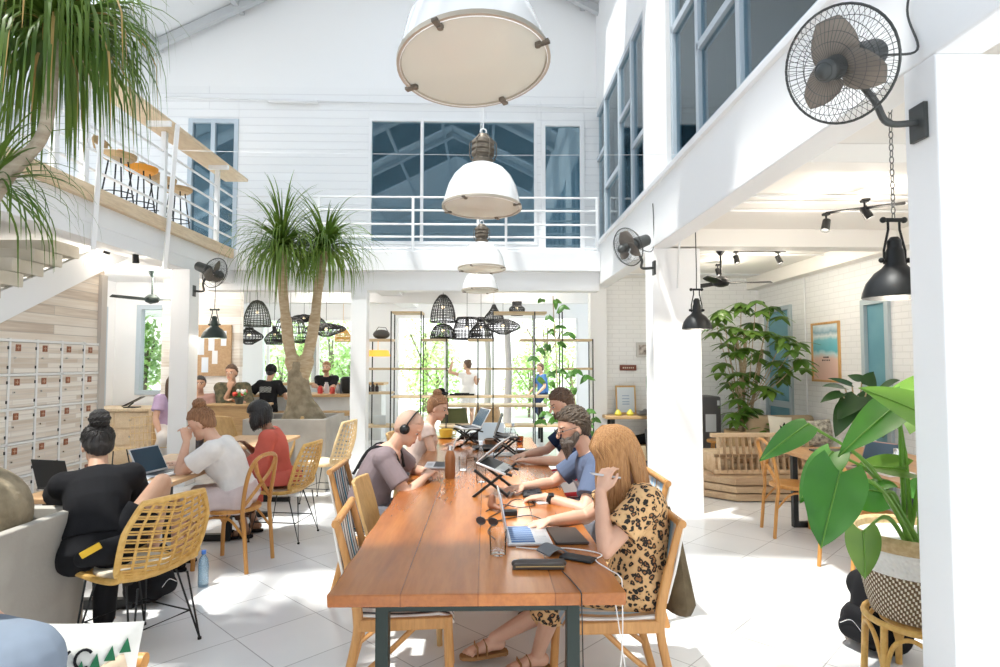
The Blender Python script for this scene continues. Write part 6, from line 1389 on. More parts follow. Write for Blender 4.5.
def mon(bpx, tpx, w, n_, m, stem_to=None, **kw):
    b_, e = at(*bpx)-bx, at(*tpx)-bx; q = MB(); leaf(q, b_, e, w, n_, **kw); q.mi = 1; nv_ = V(n_).normalized(); q.tube([b_.lerp(e, f)+nv_*(.003-kw.get('bend', .15)*(e-b_).length*f*f) for f in [i/8 for i in range(9)]], .0035, 5); q.build('leaf', [m, MONSL], t, smooth=80)
    q = MB(); s0 = V((.06*random.uniform(-1, 1), .06*random.uniform(-1, 1), .66)); q.tube(bez([s0, s0.lerp(b_, .5)+V((0,0,.12)), b_], 6), [.011]*8+[.007]*5, 7); q.build('stem', MONSL, t)
mon((840, 472, 2.62), (820, 548, 2.5), .25, (-.35, -1, .25), MONS, cup=-.10, bend=-.05, wave=.035)
mon((808, 424, 2.75), (764, 453, 2.6), .12, (-.1, -.8, .7), MONS, cup=-.12, heart=.1)
mon((832, 452, 2.9), (800, 492, 2.7), .16, (-.5, -.6, .6), MONS, cup=-.10)
mon((898, 404, 2.8), (843, 446, 2.6), .17, (-.1, -.7, .8), MONS, cup=.10, wave=.01)
mon((945, 425, 2.7), (868, 384, 2.7), .20, (.2, -.9, .35), MONSL, cup=.12)
mon((900, 420, 2.9), (930, 362, 3.1), .24, (-.6, -.6, .5), MONSL, cup=.12)
mon((882, 492, 2.8), (838, 486, 2.95), .22, (-.2, -.7, .8), MONS, cup=-.12)
mon((863, 532, 2.75), (867, 580, 2.72), .15, (-.3, -1, .1), FIGG, cup=-.05)
mon((905, 470, 2.9), (858, 462, 2.95), .20, (0, -.5, 1), FIGG)
mon((920, 500, 3.2), (960, 470, 3.2), .2, (0, -.6, .8), MONS)
q = MB(); prof = [(.0, .36), (.205, .36), (.225, .42), (.262, .60), (.285, .74), (.292, .77), (.275, .775), (.265, .74), (.0, .68)]; 
m, nt, b = newmat('woven_basket'); tc3 = N(nt, 'ShaderNodeTexCoord'); sp = N(nt, 'ShaderNodeSeparateXYZ'); L(nt, tc3.outputs['Object'], sp.inputs[0])
at2 = N(nt, 'ShaderNodeMath', operation='ARCTAN2'); L(nt, sp.outputs[1], at2.inputs[0]); L(nt, sp.outputs[0], at2.inputs[1])
mu = N(nt, 'ShaderNodeMath', operation='MULTIPLY'); mu.inputs[1].default_value = 58; L(nt, at2.outputs[0], mu.inputs[0]); sn = N(nt, 'ShaderNodeMath', operation='SINE')
zr = N(nt, 'ShaderNodeMath', operation='MULTIPLY'); zr.inputs[1].default_value = 72; L(nt, sp.outputs[2], zr.inputs[0]); fl2 = N(nt, 'ShaderNodeMath', operation='FLOOR'); L(nt, zr.outputs[0], fl2.inputs[0]); of = N(nt, 'ShaderNodeMath', operation='MULTIPLY_ADD'); of.inputs[1].default_value = pi*.75; L(nt, fl2.outputs[0], of.inputs[0]); L(nt, mu.outputs[0], of.inputs[2]); L(nt, of.outputs[0], sn.inputs[0])
cw = ramp(nt, sn.outputs[0], [(.25, (.16, .10, .05)), (.55, (.55, .43, .28)), (.8, (.80, .74, .62))]); gt = N(nt, 'ShaderNodeMath', operation='GREATER_THAN'); gt.inputs[1].default_value = .585; L(nt, sp.outputs[2], gt.inputs[0])
nx = N(nt, 'ShaderNodeMix', data_type='RGBA'); L(nt, gt.outputs[0], nx.inputs[0]); L(nt, cw, nx.inputs[6]); nx.inputs[7].default_value = (.80, .78, .74, 1); L(nt, nx.outputs[2], b.inputs['Base Color']); b.inputs['Roughness'].default_value = .9; bump(nt, b, sn.outputs[0], .6, .006)
q.lathe(prof[:5], n=48); q.lathe([(.285, .74), (.27, .735), (.0, .70)], n=48); q.build('basket', m, t, smooth=50)
q = MB(); q.lathe([(.284, .70), (.300, .72), (.304, .755), (.290, .775), (.262, .765), (.255, .70), (.05, .69)], n=48); q.build('folded_rim', mat('natural_seagrass', (.44, .31, .15), .9, 0, (.56, .42, .24), 40, bumps=.3, bscale=80), t)
MB().cyl((0,0,.69), (0,0,.705), .25, n=32).build('soil', SOIL, t)
rs_ = thing('rattan_stand', 'golden rattan plant stand under the woven basket', 'plant stand', bx)
q = MB(); q.tube([(.235*cos(2*pi*k/32), .235*sin(2*pi*k/32), .335) for k in range(32)], .016, 8, closed=True); q.tube([(.16*cos(2*pi*k/24), .16*sin(2*pi*k/24), .33) for k in range(24)], .014, 8, closed=True); q.build('top_ring', RATTAN, rs_)
for k in range(6):
    a = 2*pi*k/6+.3; MB().tube([(.23*cos(a), .23*sin(a), .335), (.245*cos(a), .245*sin(a), 0)], .017, 10).build('leg', RATTAN, rs_)
    a2 = a+pi/6; q = MB(); q.tube(bez([(.235*cos(a), .235*sin(a), .10), (.235*cos(a+.2), .235*sin(a+.2), .25), (.232*cos(a2), .232*sin(a2), .30), (.235*cos(a2+pi/6-.2), .235*sin(a2+pi/6-.2), .25), (.235*cos(a2+pi/6), .235*sin(a2+pi/6), .10)], 5), .011, 8); q.build('arch', RATTAN, rs_)
# umbrella tree in the right room
pp = at(744, 430, 8.85); t = thing('umbrella_plant', 'tall bushy umbrella plant in a wooden tub by the teal door', 'potted plant', (pp.x, 8.85, 0)); inv = V(t.location)
q = MB(); q.lathe([(0,0), (.24,0), (.28,.62), (.25,.62), (.24,.55), (0,.55)], n=32); q.build('tub', wood('tub_wood', (.42, .27, .12), (.56, .39, .2), 'Z', 4), t); MB().cyl((0,0,.5), (0,0,.57), .24, n=24).build('soil', SOIL, t)
def rosette(q, c, n, ln, w, rnd, tilt=.5, axis=None):
    c = V(c); a0 = rnd.uniform(0, 6)
    for i in range(n):
        a = a0+2*pi*i/n; d = V((cos(a), sin(a), rnd.uniform(-.55, .15)-tilt*.2)).normalized(); b_ = c+d*ln*.15; l2_ = ln*rnd.uniform(.8, 1.1); leaf(q, b_, b_+d*l2_, w*rnd.uniform(.85, 1.1), V((0,0,1)), cup=-.08, bend=.22, heart=0, n=6)
rnd = random.Random(9); q = MB(); stems = MB()
for (px, py, dY) in ((722, 309, -.2), (741, 302, .1), (756, 300, -.2), (771, 306, .1), (716, 322, .1), (733, 326, -.3), (752, 322, .2), (765, 331, -.2), (727, 343, .0), (744, 347, -.3), (760, 350, .1), (784, 336, -.5), (797, 342, -.6), (801, 358, -.6), (722, 362, .1), (737, 372, -.2), (752, 371, .1), (776, 360, -.3), (783, 372, 0), (748, 330, -.4), (738, 398, -.2), (752, 408, -.1), (762, 385, -.2), (730, 382, .2), (735, 412, -.3), (765, 420, -.2)):
    c = at(px, py, 8.85+dY)-inv; rosette(q, c, 8, .25, .125, rnd); rosette(q, c+V((rnd.uniform(-.12, .12), -.1, rnd.uniform(-.16, -.06))), 7, .20, .11, rnd)
    k_ = min(c.z-.05, 1.3); root_ = V((.05*((px > 755)*2-1), 0, max(.62, k_-.35))); stems.tube(bez([root_, root_.lerp(c, .6)+V((0,0,-.05)), c], 4), .006, 5)
q.build('foliage', FIGG, t, smooth=80)
stems.tube(bez([(-.03, 0, .5), (-.06, 0, 1.0), (-.02, 0, 1.5), (-.1, 0, 2.0)], 5), .028, 8); stems.tube(bez([(.06, 0, .5), (.14, .02, 1.0), (.22, 0, 1.4), (.3, 0, 1.8)], 5), .024, 8); stems.tube(bez([(0, .05, .5), (.03, .06, 1.0), (.05, .05, 1.6), (.04, 0, 2.1)], 5), .022, 8); stems.build('stems', BARK, t)
# plant behind the side table
pp = at(858, 455, 6.9); t = thing('rubber_plant', 'dark broad leaved plant in a white ring handled pot behind the side table', 'potted plant', (pp.x, 6.9, .30)); inv = V(t.location)
q = MB(); q.lathe([(0,0), (.15,0), (.19,.2), (.185,.42), (.165,.42), (.16,.36), (0,.36)], n=32); q.build('pot', mat('white_glazed_pot', (.78, .77, .74), .4), t); MB().cyl((0,0,.3), (0,0,.37), .16, n=20).build('soil', SOIL, t)
MB().bb(-.2, .2, -.2, .2, -.29, 0).build('plinth', BENCHD, t, bevel=.006)
q = MB(); st2 = MB()
for (b_, e, w) in (((842, 393, 6.8), (822, 398, 6.6), .14), ((845, 388, 6.9), (825, 382, 6.7), .14), ((852, 385, 6.9), (830, 376, 6.9), .12), ((858, 396, 6.8), (838, 416, 6.6), .26), ((872, 395, 6.9), (862, 428, 6.6), .30), ((880, 390, 6.6), (897, 378, 6.4), .24), ((868, 386, 6.9), (872, 372, 6.8), .22), ((886, 400, 6.5), (900, 425, 6.1), .26), ((850, 402, 6.9), (835, 435, 6.8), .24), ((878, 405, 6.8), (884, 436, 6.6), .28), ((862, 380, 7.1), (848, 374, 7.2), .16)):
    bb_, ee = at(*b_)-inv, at(*e)-inv; leaf(q, bb_, ee, w, V((-.2, -.6, .9)), cup=.06, heart=.05, n=8); st2.tube(bez([(0, 0, .35), V((0,0,.35)).lerp(bb_, .5)+V((0,0,.08)), bb_], 4), .008, 6)
q.build('foliage', DARKL, t, smooth=80); st2.build('stems', BARK, t)
# climbing plant beside the shelf
t = thing('climbing_plant', 'leafy climbing plant growing up the right end of the open shelf', 'potted plant', (at(566, 450, 9.6).x, 9.6, 0)); inv = V(t.location); rnd = random.Random(21)
q = MB(); q.lathe([(0,0), (.13,0), (.17,.3), (.15,.3), (0,.26)], n=28); q.build('pot', mat('white_glazed_pot', (.78,.77,.74)), t)
q = MB(); q.tube(bez([(0,0,.2), at3(562, 420, 9.6), at3(557, 380, 9.6), at3(556, 350, 9.6), at3(554, 320, 9.6), at3(553, 296, 9.6)], 5), .009, 6); q.tube(bez([(0.03,0,.2), at3(575, 410, 9.6), at3(572, 380, 9.6)], 5), .008, 6); q.tube(bez([(0.03,0,.2), at3(585, 435, 9.6), at3(592, 420, 9.6)], 5), .008, 6); q.build('stem', BARK, t)
q = MB()
for (px, py) in ((543, 299), (556, 300), (565, 306), (549, 316), (559, 326), (570, 333), (553, 330), (540, 348), (533, 357), (547, 345), (558, 342), (550, 372), (560, 370), (540, 378), (552, 382), (570, 372), (578, 370), (584, 376), (566, 394), (575, 388), (546, 412), (540, 420), (552, 418), (590, 410), (596, 418), (588, 424), (592, 432), (560, 408)):
    c = at(px+rnd.uniform(-2, 2), py, 9.55+rnd.uniform(-.15, .15))-inv
    for k_ in range(3): a = rnd.uniform(0, 6.28); d = V((cos(a), sin(a)*.6-.3, rnd.uniform(-1.1, -.2))).normalized(); leaf(q, c, c+d*rnd.uniform(.10, .17), .085, V((.3*cos(a), -1, .6)), cup=-.06, bend=.1, heart=.08, n=6)
q.build('foliage', greenm('vine_leaf_green', (.05, .16, .025), (.12, .27, .05), .35), t, smooth=80)
# ---- garden outside
def bush(name, label, c, r, n, sz, m, trunk=0, seed=0):
    rnd = random.Random(seed); t = thing(name, label, 'tree' if trunk else 'bush', (c[0], c[1], -.05)); q = MB()
    for i in range(n):
        while True:
            p = V((rnd.uniform(-1, 1), rnd.uniform(-1, 1), rnd.uniform(-1, 1)))
            if .25 < p.length < 1+.12*sin(p.x*9)*sin(p.z*7): break
        p = V((p.x*r[0], p.y*r[1], c[2]+p.z*r[2])); d = V((rnd.uniform(-1, 1), rnd.uniform(-1, 1), rnd.uniform(-.9, .4))).normalized(); u, w_ = frame(d); l_ = sz*rnd.uniform(.7, 1.3)
        q.add([p, p+d*l_*.5+u*l_*.28, p+d*l_, p+d*l_*.5-u*l_*.28], [(0, 1, 2, 3)])
    q.build('foliage', m, t, smooth=0)
    q = MB(); q.tube([(0,0,0), (.05, 0, max(.3, c[2]))], max(trunk, .04), 8)
    for k_ in range(4): q.tube([(0.03, 0, max(.2, c[2]*.7)), (r[0]*.5*cos(k_*1.6), r[1]*.5*sin(k_*1.6), c[2]+r[2]*.3)], max(trunk*.4, .02), 6)
    q.build('trunk', mat('garden_bark', (.22, .18, .14), .9), t)
for i, (px, py, Y, r, n, lab, tr) in enumerate((
    (436, 375, 19, (.9, .6, 1.3), 900, 'pale green bush outside left of the woman in white dress', 0), (425, 350, 21, (1.0, .8, 2.0), 900, 'taller tree outside at the left of the doorway', .08), (529, 378, 18.5, (.8, .6, 1.0), 800, 'bright bush outside right of the woman in white dress', 0),
    (570, 372, 19, (1.1, .8, 1.3), 900, 'wide bush outside at the right of the doorway', 0), (545, 340, 23, (1.4, 1, 1.6), 800, 'leafy tree crown outside behind the man in blue', .08),
    (280, 368, 17.5, (1.0, .7, 1.2), 900, 'light green bush outside the left half of the bar window', 0), (330, 352, 18.5, (1.6, .8, 1.4), 1200, 'bright garden tree outside the right half of the bar window', .08), (300, 340, 21, (2.0, 1, 2.2), 1200, 'tall garden tree far outside the bar window', .1),
    (144, 350, 13.2, (.45, .4, .85), 800, 'leafy tree outside the back left window', .05), (350, 372, 17, (.6, .5, .8), 600, 'small shrub outside at the right end of the bar window', 0))):
    p = at(px, py, Y); bush('garden_tree' if tr else 'garden_bush', lab, (p.x, Y, p.z), r, int(n*1.5), .15, GARD, tr, i)
for px, Y, lab in ((507, 16.5, 'straight grey palm trunk outside the doorway on the right'), (487, 19, 'thinner palm trunk outside the doorway near the middle'), (313, 16, 'palm trunk outside behind the bar window')):
    p = at(px, 360, Y); t = thing('palm_tree', lab, 'palm', (p.x, Y, -.05)); q = MB(); q.tube([(0,0,0), (.05,0,1.5), (-.03,0,3.4), (0.05,0,5.2)], [.12, .085, .075, .07], 12); q.build('trunk', mat('palm_grey_bark', (.27,.25,.24), .9), t)
    q = MB(); rnd = random.Random(px)
    for k_ in range(14): strap(q, (0.05,0,5.2), 2*pi*k_/14, rnd.uniform(.1, 1.1), 2.4, .16, 2.2, rnd)
    q.build('fronds', GARD, t, smooth=60)
WALLX = mat('pale_garden_wall', (.72, .73, .72), .9)
struct('exterior_wall', MB().bb(-26, 26, 27, 27.2, -.1, 2.6), WALLX)
# ================================================================ things on the tables
TZ = .7535
T = lambda px, py, z=TZ: flo(px, py, z)
SILV = mat('silver_laptop', (.62, .63, .65), .35, .6); KEYS = mat('dark_keys', (.03, .035, .045), .5); SCRB = mat('laptop_screen_glow', (.05, .08, .14), .15, emit=(.22, .34, .6), estr=.35); SCRD = mat('laptop_screen_dark', (.03, .06, .09), .12)
BLUEK = stripes('blue_key_rows', [(0, (.08, .16, .33)), (.75, (.5, .56, .64))], 1, .035)
def laptop(name, label, loc, rz, ang=110, w=.30, d=.21, body=None, keys=None, scr=None):
    """screen hinge at local -X, user at +X"""
    t = thing(name, label, 'laptop', loc, rz); body = body or SILV
    MB().bb(-d/2, d/2, -w/2, w/2, 0, .014).build('base', body, t, bevel=.004)
    MB().bb(-d/2+.02, d*.12, -w/2+.018, w/2-.018, .0135, .0165).build('keyboard', keys or KEYS, t); MB().bb(d*.2, d*.42, -.05, .05, .0135, .0150).build('trackpad', mat('trackpad_grey', (.5, .51, .53), .3, .4), t)
    a = R(ang); hx, hz = -d/2+.004, .014; M = Matrix(((cos(a), 0, sin(a)), (0, 1, 0), (sin(a), 0, -cos(a))))
    def slab(x0, x1, y0, y1, z0, z1):
        q = MB(); q.bb(x0, x1, y0, y1, z0, z1); q.v = [tuple(M @ V(p)+V((hx, 0, hz))) for p in q.v]; return q
    l_ = slab(0, d, -w/2, w/2, -.004, .004).build('lid', body, t, bevel=.003); slab(.012, d-.01, -w/2+.01, w/2-.01, .004, .0055).build('screen', scr or SCRB, t); return t
def stand(name, label, loc, rz):
    t = thing(name, label, 'laptop stand', loc, rz)
    for s in (-1, 1):
        q = MB(); q.box((0, s*.11, .09), (.30, .02, .016), (0, R(-38), 0)); q.box((0, s*.11, .09), (.27, .02, .016), (0, R(35), 0)); q.box((.02, s*.11, .175), (.24, .02, .014), (0, R(16), 0)); q.build('cross_arm', BLACKM, t, bevel=.002)
    q = MB(); q.cyl((0, -.12, .09), (0, .12, .09), .01); q.cyl((-.11, -.12, .005), (-.11, .12, .005), .008); q.cyl((.1, -.12, .02), (.1, .12, .02), .008); q.build('crossbar', BLACKM, t); return t
c = T(527, 537); laptop('laptop', 'silver laptop with blue key rows in front of the woman in leopard print', (c.x+.0, c.y, TZ), R(2), 100, keys=BLUEK)
q = MB(); a, b_ = T(553, 528), T(590, 546); q.prism([(0, 0), (.155, .0), (.13, .26), (-.02, .26)], .012); small('desk_pad', 'dark brown leather sleeve on the table beside the silver laptop', 'sleeve', q, mat('dark_brown_leather', (.055, .04, .032), .5), (T(556, 545).x, T(556, 545).y, TZ), bevel=.003)
q = MB(); q.limb((-.10, 0, .012), (.10, .0, .012), .016, .016); q.rings([[(-.115, -.045, 0), (.10, -.055, 0), (.115, .04, 0), (-.085, .05, 0)], [(-.11, -.04, .02), (.095, -.05, .024), (.11, .035, .02), (-.08, .045, .018)]]); o = small('pencil_case', 'dark brown leather pencil case near the table front edge', 'pencil case', q, mat('dark_brown_leather', (.055,.04,.032)), (T(539, 566).x, T(539, 566).y, TZ), remesh=.005, relax=2)
q = MB(); q.tube([(-.1, -.052, .014), (.0, -.058, .017), (.1, -.056, .015)], .0025, 5); z_ = q.build('zip', mat('brass_zip', (.5, .36, .15), .4, .7), o)
q = MB(); q.bb(-.037, .037, -.075, .075, 0, .01); small('phone', 'black phone lying face down near the right front corner of the long table', 'phone', q, BLACKM, (T(578, 559).x, T(578, 559).y, TZ), bevel=.004).rotation_euler = (0, 0, R(58))
q = MB(); q.rings([[(x, -.05, .004+.022*sin(pi*(x+.05)/.10)), (x, .05, .004+.022*sin(pi*(x+.05)/.10)), (x, .05, .010+.024*sin(pi*(x+.05)/.10)), (x, -.05, .010+.024*sin(pi*(x+.05)/.10))] for x in [-.05+.0125*i for i in range(9)]]); small('folded_sleeve', 'small folded grey felt sleeve beside the pencil case', 'sleeve', q, mat('grey_felt', (.16, .16, .165), .9), (T(552, 553).x, T(552, 553).y, TZ)).rotation_euler = (0, 0, .5)
TUMB = clear('tumbler_glass', (.96, .975, .98), .06, .02, blend=.14)
def glass(name, label, loc, r=.036, h=.10, m=None):
    q = MB(); q.lathe([(0, 0), (r*.86, 0), (r, h), (r-.003, h), (r*.84, .008), (0, .008)], n=28); return small(name, label, 'glass', q, m or TUMB, loc)
p = T(498, 554); glass('water_glass', 'clear glass tumbler near the front of the long table', (p.x, p.y, TZ), .04, .105)
def glasses(name, label, loc, rz, m=BLACKM):
    t = thing(name, label, 'glasses', loc, rz); q = MB()
    for s in (1, -1): q.tube([(.0+.022*cos(a)*.15, s*.034+.026*cos(a), .022+.019*sin(a)) for a in [2*pi*i/16 for i in range(16)]], .003, 5, closed=True); q.tube([(0, s*.06, .03), (.06, s*.066, .02), (.12, s*.06, .006)], .0025, 5)
    q.tube([(0, -.009, .028), (0, .009, .028)], .003, 5); q.build('frame', m, t)
    q = MB()
    for s in (1, -1): q.rings([[(x, s*.034+.025*cos(a), .022+.018*sin(a)) for a in [2*pi*i/16 for i in range(16)]] for x in (-.001, .001)])
    q.build('lenses', mat('dark_lens', (.02, .02, .025), .08), t); return t
p = T(487, 526); glasses('sunglasses', 'black sunglasses folded on the table left of the silver laptop', (p.x, p.y, TZ+.003), R(70))
q = MB(); q.limb((0,0,.03), (.0,.0,.075), .028, .02, 12); q.limb((0,0,.03), (.05,-.05,.015), .02, .012, 10); small('leather_pouch', 'brown leather sunglasses pouch standing between cables', 'pouch', q, mat('brown_leather', (.22, .09, .045), .5), (T(492, 510).x, T(492, 510).y, TZ), remesh=.006, relax=2)
def cable(name, label, pts, m, r=.0026): q = MB(); q.tube(bez(pts, 6), r, 6); return small(name, label, 'cable', q, m)
WHC = mat('white_cable', (.82, .8, .78), .5)
tz = lambda px, py, dz=.004: tuple(T(px, py)+V((0,0,dz)))
cable('charging_cable', 'white charging cable running along the table and hanging off its right edge', [tz(516, 548), tz(540, 550), tz(565, 549), tz(590, 552), tz(602, 556), (.47, 2.62, .7575), (.505, 2.5, .7575), (.532, 2.44, .752), (.54, 2.43, .70), (.53, 2.43, .40), (.46, 2.5, .03), (.5, 2.7, .006)], WHC)
cable('charging_cable', 'second white cable hanging under the right table edge to the floor', [(.525, 2.60, .70), (.54, 2.58, .62), (.56, 2.5, .4), (.62, 2.55, .02), (.7, 2.7, .006)], WHC)
cable('power_cable', 'thin black cable from the pencil case over the table front edge', [tz(562, 572), tz(570, 580), tz(577, 588), (.35, 2.262, .757), (.352, 2.255, .72), (.36, 2.28, .45), (.40, 2.5, .006)], BLACKM, .0025)
cable('power_cable', 'tangled black cable left of the brown leather pouch', [tz(486, 512), tz(500, 505), tz(520, 508), tz(535, 505), tz(515, 500), tz(500, 512), tz(488, 520), tz(505, 522)], BLACKM, .0028)
cable('power_cable', 'black cable looping behind the silver laptop', [tz(495, 540), tz(488, 532), tz(498, 522), tz(515, 518), tz(530, 516), tz(545, 521)], BLACKM, .0028)
q = MB(); q.bb(-.04, .04, -.025, .025, 0, .028); small('power_adapter', 'black power adapter block lying between the cables', 'adapter', q, BLACKM, (T(510, 515).x, T(510, 515).y, TZ), bevel=.005)
# bearded man's set
c = T(492, 494); stand('laptop_stand', 'black folding cross leg laptop stand before the bearded man', (c.x+.02, c.y, TZ), R(-14))
c2 = c+V((.02, .0, .195)); t = laptop('laptop', 'slim blue grey laptop raised on the black folding stand', (c2.x, c2.y, TZ+.178), R(-14), 60, w=.28, d=.2, scr=SCRD); t.rotation_euler = (0, R(20), R(-14))
q = MB(); q.bb(-.065, .065, -.2, .2, 0, .014); q.mi = 0; o = small('keyboard', 'black keyboard under the hands of the bearded man', 'keyboard', q, BLACKM, (T(531, 491).x, T(531, 491).y, TZ), bevel=.004)
q = MB(); [q.bb(-.055+.022*i, -.037+.022*i, -.19+.026*j, -.168+.026*j, .013, .017) for i in range(5) for j in range(15)]; q.build('keys', KEYS, o)
q = MB(); q.bb(-.09, .09, -.07, .07, 0, .004); q.bb(-.088, .09, -.068, .07, .004, .008); small('notebook', 'open white notebook in front of the bearded man', 'notebook', q, mat('white_paper', (.82, .82, .82), .8), (T(548, 501).x, T(548, 501).y, TZ)).rotation_euler = (0, 0, .3)
def clear_bottle(name, label, loc, h=.24):
    t = thing(name, label, 'bottle', loc); q = MB(); q.lathe([(0,0), (.032,0), (.034,.02), (.034,h*.6), (.03,h*.7), (.013,h*.86), (.013,h), (.011,h), (.011,h*.86), (.03,h*.69), (.031,.02), (0,.01)], n=24); q.build('body', TUMB, t); MB().cyl((0,0,h*.97), (0,0,h+.02), .015).build('cap', mat('pale_blue_cap', (.6, .7, .8), .4), t); return t
p = T(481, 482); clear_bottle('water_bottle', 'tall clear water bottle just left of the folding laptop stand', (p.x, p.y, TZ), .27)
p = T(513, 450); clear_bottle('water_bottle', 'clear water bottle in front of the dark haired man in navy', (p.x, p.y, TZ), .24)
# wooden bottle, cup, left side
p = T(450, 478); t = thing('wooden_bottle', 'brown wood finish drinking bottle in the middle of the table', 'bottle', (p.x, p.y, TZ)); q = MB(); q.lathe([(0,0), (.036,0), (.038,.01), (.038,.15), (.030,.185), (.02,.205), (0,.206)], n=28); q.build('body', wood('bottle_wood', (.20, .075, .025), (.33, .14, .05), 'Z', 5, .4), t); MB().cyl((0,0,.2), (0,0,.235), .021, .019, 20).build('cap', CHROME, t)
p = T(446, 438); t = thing('coffee_cup', 'mustard yellow coffee cup on its saucer at the far left of the table', 'cup', (p.x, p.y, TZ)); YEL = mat('mustard_glaze', (.62, .42, .06), .35)
q = MB(); q.lathe([(0,.012), (.06,.012), (.075,.05), (.08,.10), (.075,.10), (.068,.05), (0,.022)], n=28); q.tube([(.078,0,.085), (.115,0,.075), (.105,0,.04), (.07,0,.035)], .007, 6); q.build('cup', YEL, t); q = MB(); q.lathe([(0,0), (.06,0), (.11,.016), (.11,.02), (.06,.006), (0,.006)], n=32); q.build('saucer', mat('olive_saucer', (.42, .32, .08), .4), t)
c = T(440, 466); laptop('laptop', 'white laptop under the hands of the man wearing headphones', (c.x-.02, c.y, TZ), R(180), 105, w=.28, d=.2, body=mat('white_laptop', (.75, .75, .76), .4, .1), scr=SCRB)
c = T(452, 447); 
p = T(463, 470); glass('water_glass', 'clear glass beside the brown wood bottle', (p.x, p.y, TZ), .033, .11)
p = T(475, 462); glasses('glasses', 'spectacles lying folded beyond the brown wood bottle', (p.x, p.y, TZ+.002), R(190))
# far cluster of stands and laptops
c = T(474, 438, TZ); stand('laptop_stand', 'black laptop stand at the far left end of the table', (c.x-.06, 6.3, TZ), R(20)); t = laptop('laptop', 'silver laptop on the far left stand leaning back', (c.x-.06, 6.3, TZ+.175), R(200), 120, scr=SCRD)
c = T(516, 446); stand('laptop_stand', 'black laptop stand in front of the dark haired man in navy', (.18, 5.55, TZ), R(0)); t = laptop('laptop', 'dark laptop raised on the stand of the man in navy', (.18, 5.55, TZ+.178), R(0), 70, w=.3, d=.21, body=mat('dark_laptop', (.08, .085, .09), .4, .4), scr=SCRD)
q = MB(); q.lathe([(0,0), (.10,0), (.155,.02), (.15,.025), (.09,.008), (0,.008)], n=32); small('black_plate', 'round black plate on the far part of the table', 'plate', q, BLACKM, (T(487, 449).x, T(487, 449).y, TZ))
q = MB(); q.limb((-.16,.02,.04), (.12,0,.05), .035, .05); q.limb((-.2,.03,.035), (-.05,.06,.05), .03, .04); small('black_pouch', 'soft black cable pouch lying on the far left part of the table', 'pouch', q, BLKFAB, (T(480, 442).x, T(480, 442).y+.1, TZ), remesh=.012, relax=2)
q = MB(); q.lathe([(0,0), (.06,0), (.07,.05), (.06,.055), (0,.03)], n=24); small('wooden_bowl', 'small dark wooden bowl on the far part of the table', 'bowl', q, mat('dark_bowl_wood', (.10, .055, .03), .5), (T(491, 446).x, T(491, 446).y, TZ+.02))
for px, py, lab, h in ((500, 440, 'clear glass jar at the far end of the long table', .13), (520, 446, 'amber drink glass near the dark haired man', .10), (467, 443, 'clear tumbler behind the mustard yellow cup', .11), (508, 441, 'tall glass at the far right end of the table', .15)):
    p = T(px, py); glass('water_glass', lab, (p.x, p.y, TZ), .036, h, clear('amber_glass', (.7, .45, .22), .1) if 'amber' in lab else None)
q = MB(); q.bb(-.04, .04, -.08, .08, 0, .009); o = small('phone', 'phone with pale blue lit screen in front of the man in navy', 'phone', q, BLACKM, (T(518, 447).x+.02, T(518, 447).y-.25, TZ), bevel=.003); MB().bb(-.036, .036, -.074, .074, .009, .0098).build('screen', mat('phone_screen', (.5, .6, .75), .2, emit=(.45, .6, .85), estr=.8), o)
q = MB(); q.bb(-.11, .11, -.045, .045, 0, .018); small('brown_wallet', 'long dark brown wallet near the red shorts', 'wallet', q, mat('dark_brown_leather', (.055,.04,.032)), (T(527, 452).x, T(527, 452).y, TZ), bevel=.005)
q = MB(); q.bb(-.13, .13, -.09, .09, 0, .012); small('white_tablet', 'white tablet lying at the far middle of the table', 'tablet', q, mat('white_paper', (.82,.82,.82)), (T(500, 455).x, T(500, 455).y, TZ), bevel=.003)
q = MB(); q.bb(-.14, .14, -.01, .01, 0, .2); o = small('table_sign', 'small upright pale blue card at the far end of the table', 'card', q, mat('pale_blue_card', (.45, .58, .68), .6), (T(491, 438).x, 6.6, TZ))
# left table
LTZ = .7515; c = T(176, 474, LTZ); laptop('laptop', 'silver laptop with dark screen in front of the woman in white t-shirt', (c.x-.08, c.y, LTZ), R(-12), 118, scr=SCRD)
q = MB(); q.bb(-.15, .15, -.1, .1, 0, .006); small('paper_sheets', 'white paper sheets on the left table by the laptop', 'paper', q, mat('white_paper', (.82,.82,.82)), (-2.62, 4.55, LTZ)).rotation_euler = (0, 0, .2)
q = MB(); q.bb(-.1, .1, -.07, .07, 0, .012); small('grey_notebook', 'grey notebook on the near right corner of the left table', 'notebook', q, mat('grey_cover', (.35, .36, .38), .6), (-2.32, 4.32, LTZ), bevel=.003).rotation_euler = (0, 0, -.3)
laptop('laptop', 'small blue screened laptop left of the woman in black', (-2.86, 4.25, LTZ), R(75), 105, w=.28, d=.2, body=BLACKM, scr=mat('blue_laptop_screen', (.05, .2, .5), .2, emit=(.1, .35, .8), estr=.8))
q = MB(); q.bb(-.035, .035, -.07, .07, -.005, .005); small('phone', 'dark phone held by the woman in red', 'phone', q, BLACKM, (-2.32, 5.64, .845)).rotation_euler = (0, R(-50), 0)
